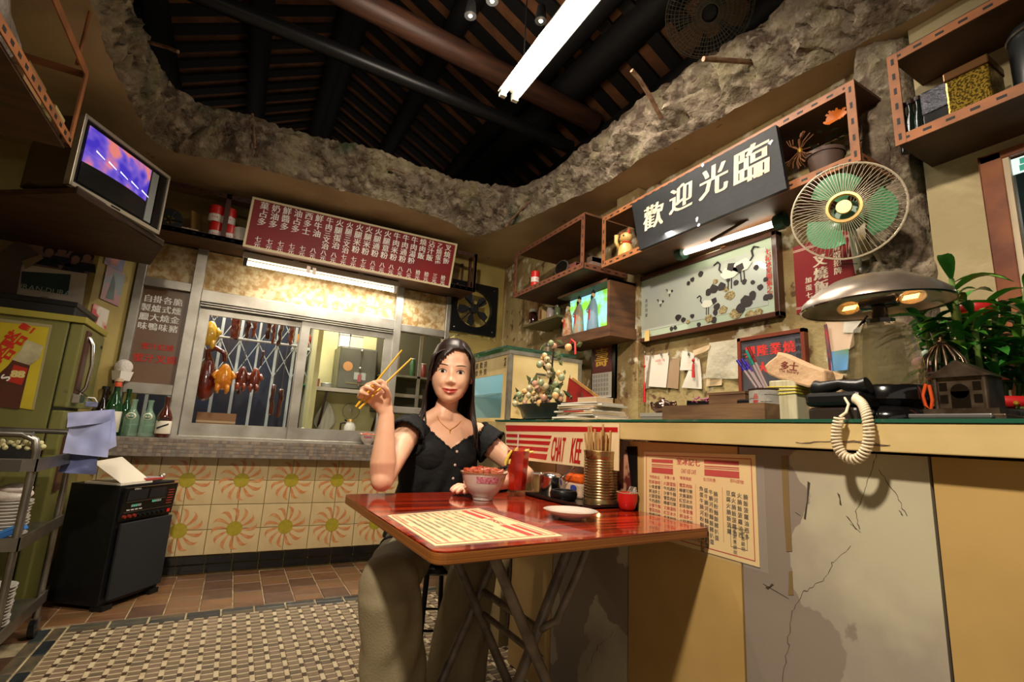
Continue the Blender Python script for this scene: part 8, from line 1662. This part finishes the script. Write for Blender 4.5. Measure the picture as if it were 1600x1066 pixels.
for (px, py) in ((683, 650), (686, 657), (691, 663), (697, 668), (703, 672), (710, 668), (716, 663), (721, 657), (724, 650)):
    h, d = hit(px, py, bvh)
    if h is not None: nk_pts.append(h-d*.002)
t = thing('necklace', nk_pts[4], 'fine gold necklace with a small pendant at the woman\'s throat', 'necklace'); obj('chain', G().tube(nk_pts, .0012, n=6), gold, t, smooth=80); obj('pendant', G().tube([nk_pts[4], nk_pts[4]-Z*.014-Y*.004], [.0025, .0014], n=6).ball(nk_pts[4]-Y*.002, .004, n=8, k=6), gold, t, smooth=80)
# trousers
g = G()
def TT(pts, rs, n=22): g.tube(pts, rs, n=n, flat=(0, 1, 0))
TT([(.81, 2.10, .66), (.81, 2.11, .56), (.815, 2.12, .49)], [(.115, .185), (.135, .205), (.11, .19)], 26)
for hx, K_, A_n, sx in ((.72, KL, AL, -1), (.90, KR, AR, 1)):
    H_0 = Vector((hx, 2.10, .54)); TT([H_0, H_0.lerp(K_, .45), K_+Vector((0, .03, .0))], [.108, .102, .088])
    g.ball(K_+Vector((0, .015, .0)), (.094, .088, .092), n=18, k=12)
    TT([K_+Vector((0, .02, .035)), K_+Vector((0, .0, -.03)), K_.lerp(A_n, .45)+Vector((0, .01, 0)), A_n+Vector((.0, .0, .02)), A_n+Vector((0, .01, -.045))], [.078, .094, .100, .112, .120])
Vt, Ft = remesh(g, .010, 5)
for i, p in enumerate(Vt):
    f1 = math.sin((p.x*1.3+p.y*.6)*46+3*math.sin(p.z*11)); Vt[i] = p+Vector((.35, -.8, .1))*(.006*f1*(1 if p.z < .5 else .6))+Vector((.5, -.5, .5))*.010*noise.noise(Vector((p.x*9, p.y*9, p.z*4)))
tr_o = obj('trousers', G().add(Vt, Ft), mat('trouser_olive', (150, 138, 108), .8, c2=(134, 122, 94), sc=8, bump=.15, bsc=160), wm, smooth=180)
for A_n in (AL, AR): obj('shoe', G().tube([A_n+Vector((.01, .04, -.045)), A_n+Vector((0, -.02, -.04)), A_n+Vector((-.012, -.09, -.05)), A_n+Vector((-.02, -.16, -.058))], [(.034, .034), (.036, .040), (.026, .044), (.014, .026)], n=16, flat=(0, 0, 1)), mat('shoe_dark', (40, 34, 32), .4), wm, smooth=180)
# hair
hm = mat('hair_dark', (26, 16, 13), .42, c2=(42, 26, 19), sc=5, stretch=(30, 30, 2), coat=.0); hm2 = mat('hair_brown', (70, 42, 30), .35, c2=(40, 24, 18), sc=5, stretch=(30, 30, 2), coat=.2)
PXp = .034
def hline(x): return .098-(9.5 if x < PXp else 24)*(x-PXp)**2
g = G(); n1, n2 = 46, 64; Vh = []; ok = []
for i in range(n1+1):
    y = .155-.36*i/n1
    for k in range(n2):
        t_ = 2*math.pi*k/n2; s_, c_ = math.sin(t_), math.cos(t_)
        yy = max(-.13, min(.133, y*.86)); a = zf = zb = 0
        for r0, r1 in zip(RG, RG[1:]):
            if r1[0] <= yy <= r0[0]: u_ = (yy-r1[0])/(r0[0]-r1[0]); a, zf, zb = [r1[j]+(r0[j]-r1[j])*u_ for j in (1, 2, 3)]; break
        if y < 0: u_ = min(1, -y/.2); a, zf, zb = .087*(1-u_)+.098*u_, .101, -.118*(1-u_)-.10*u_
        x = (a+.010)*math.copysign(abs(s_)**.9, s_); z = (zf+zb)/2+((zf-zb)/2+.010)*math.copysign(abs(c_)**.9, c_)
        gr = .004*math.exp(-((x-PXp)/.006)**2) if z > -.02 and y > .03 else 0
        Vh.append(hl(x, y-gr, z-gr)); ok.append((z < -.005 and y > -.2) or (y > hline(x) and y > -.01 and z >= -.005))
Fh = []
for i in range(n1):
    for k in range(n2):
        f = (i*n2+k, i*n2+(k+1) % n2, (i+1)*n2+(k+1) % n2, (i+1)*n2+k)
        if all(ok[q] for q in f): Fh.append(f)
hair = obj('hair', G().add(Vh, Fh).add([hl(0, .150, -.02)]+Vh[:n2], [(0, 1+k, 1+(k+1) % n2) for k in range(n2)]), hm, wm, smooth=180); d = hair.modifiers.new('s', 'SOLIDIFY'); d.thickness = .004
rnd = random.Random(21)
def lock(P5, w, m, th=.35): g = G(); g.tube(catmull([hl(*p) for p in P5], 5), [(w*q, w*q*th) for q in [min(1, .55+.6*i/8)*(1 if i < 5*(len(P5)-1)*.75 else max(.12, 1-(i-5*(len(P5)-1)*.75)/(5*(len(P5)-1)*.25))) for i in range(5*(len(P5)-1)+1)]], n=8, flat=hf); return g
# front sweeps from the parting
for side in (-1, 1):
    N_ = 40
    for k in range(N_):
        t_ = k/(N_-1); z0 = .068-.185*t_; j = rnd.uniform(-1, 1)
        ex = .092 if side < 0 else .096
        top = (PXp-.004+side*.003, .138-.02*max(0, .3-t_)*3-.02*t_, .062-.10*t_) if t_ < .8 else (side*.02, .13, -.08)
        mid = (side*(.066 if t_ < .2 else .074)+(.012 if side > 0 else .0), .088-.01*(1-t_), z0+.012); p1 = (side*(ex-.010*(t_ < .12)), .025, z0-.004*j); p2 = (side*(ex+.006), -.07, z0-.012)
        wv = .010*math.sin(k*1.7)
        p3 = (side*(.104+.012*t_)+wv*.4-(.0 if side > 0 else -.006), -.16, z0*.8-.0); lenk = -.285-.03*rnd.random() if t_ < .75 else -.27
        if side < 0: p4 = (-.106-.02*rnd.random()+.03*(1-t_)*rnd.random(), -.23, z0*.5+.075-.07*t_); p5 = (-.112+.062*rnd.random()-.05*t_*rnd.random(), lenk-.03, z0*.4+.10-.09*t_)
        else: p4 = (.118+.014*rnd.random(), -.23, z0*.5+.05-.05*t_); p5 = (.122+.03*rnd.random(), lenk-.02, z0*.4+.07-.07*t_)
        obj('hair_lock', lock([top, mid, p1, p2, p3, p4, p5], .0125+.003*rnd.random(), hm2 if (side < 0 and k % 7 == 3) else hm), hm2 if (k % 6 == 3) else hm, hair, smooth=180)
for k in range(14):
    x = -.085+.17*k/13; obj('hair_lock', lock([(x*.4, .13, -.09), (x, .05, -.118), (x*1.1, -.08, -.115), (x*1.25, -.2, -.10), (x*1.35, -.28, -.095)], .016, hm), hm, hair, smooth=180)
# held chopsticks
yel = mat('chopstick_yellow', (226, 176, 30), .35, c2=(214, 156, 24), sc=10)
for (a, b, lab) in (((556, 636, 1.70), (628, 547, 1.69), 'yellow chopstick in the raised hand, upper one'), ((561, 639, 1.70), (643, 560, 1.70), 'yellow chopstick in the raised hand, lower one')):
    p, q = at(a[0], a[1], 'y', a[2]), at(b[0], b[1], 'y', b[2]); tag(obj('chopstick', G().tube([p, p.lerp(q, .5), q], [.0042, .0038, .0028], n=8), yel, smooth=60), lab, 'chopstick', 'chopsticks held by the woman')
bpy.data.objects.remove(_to)
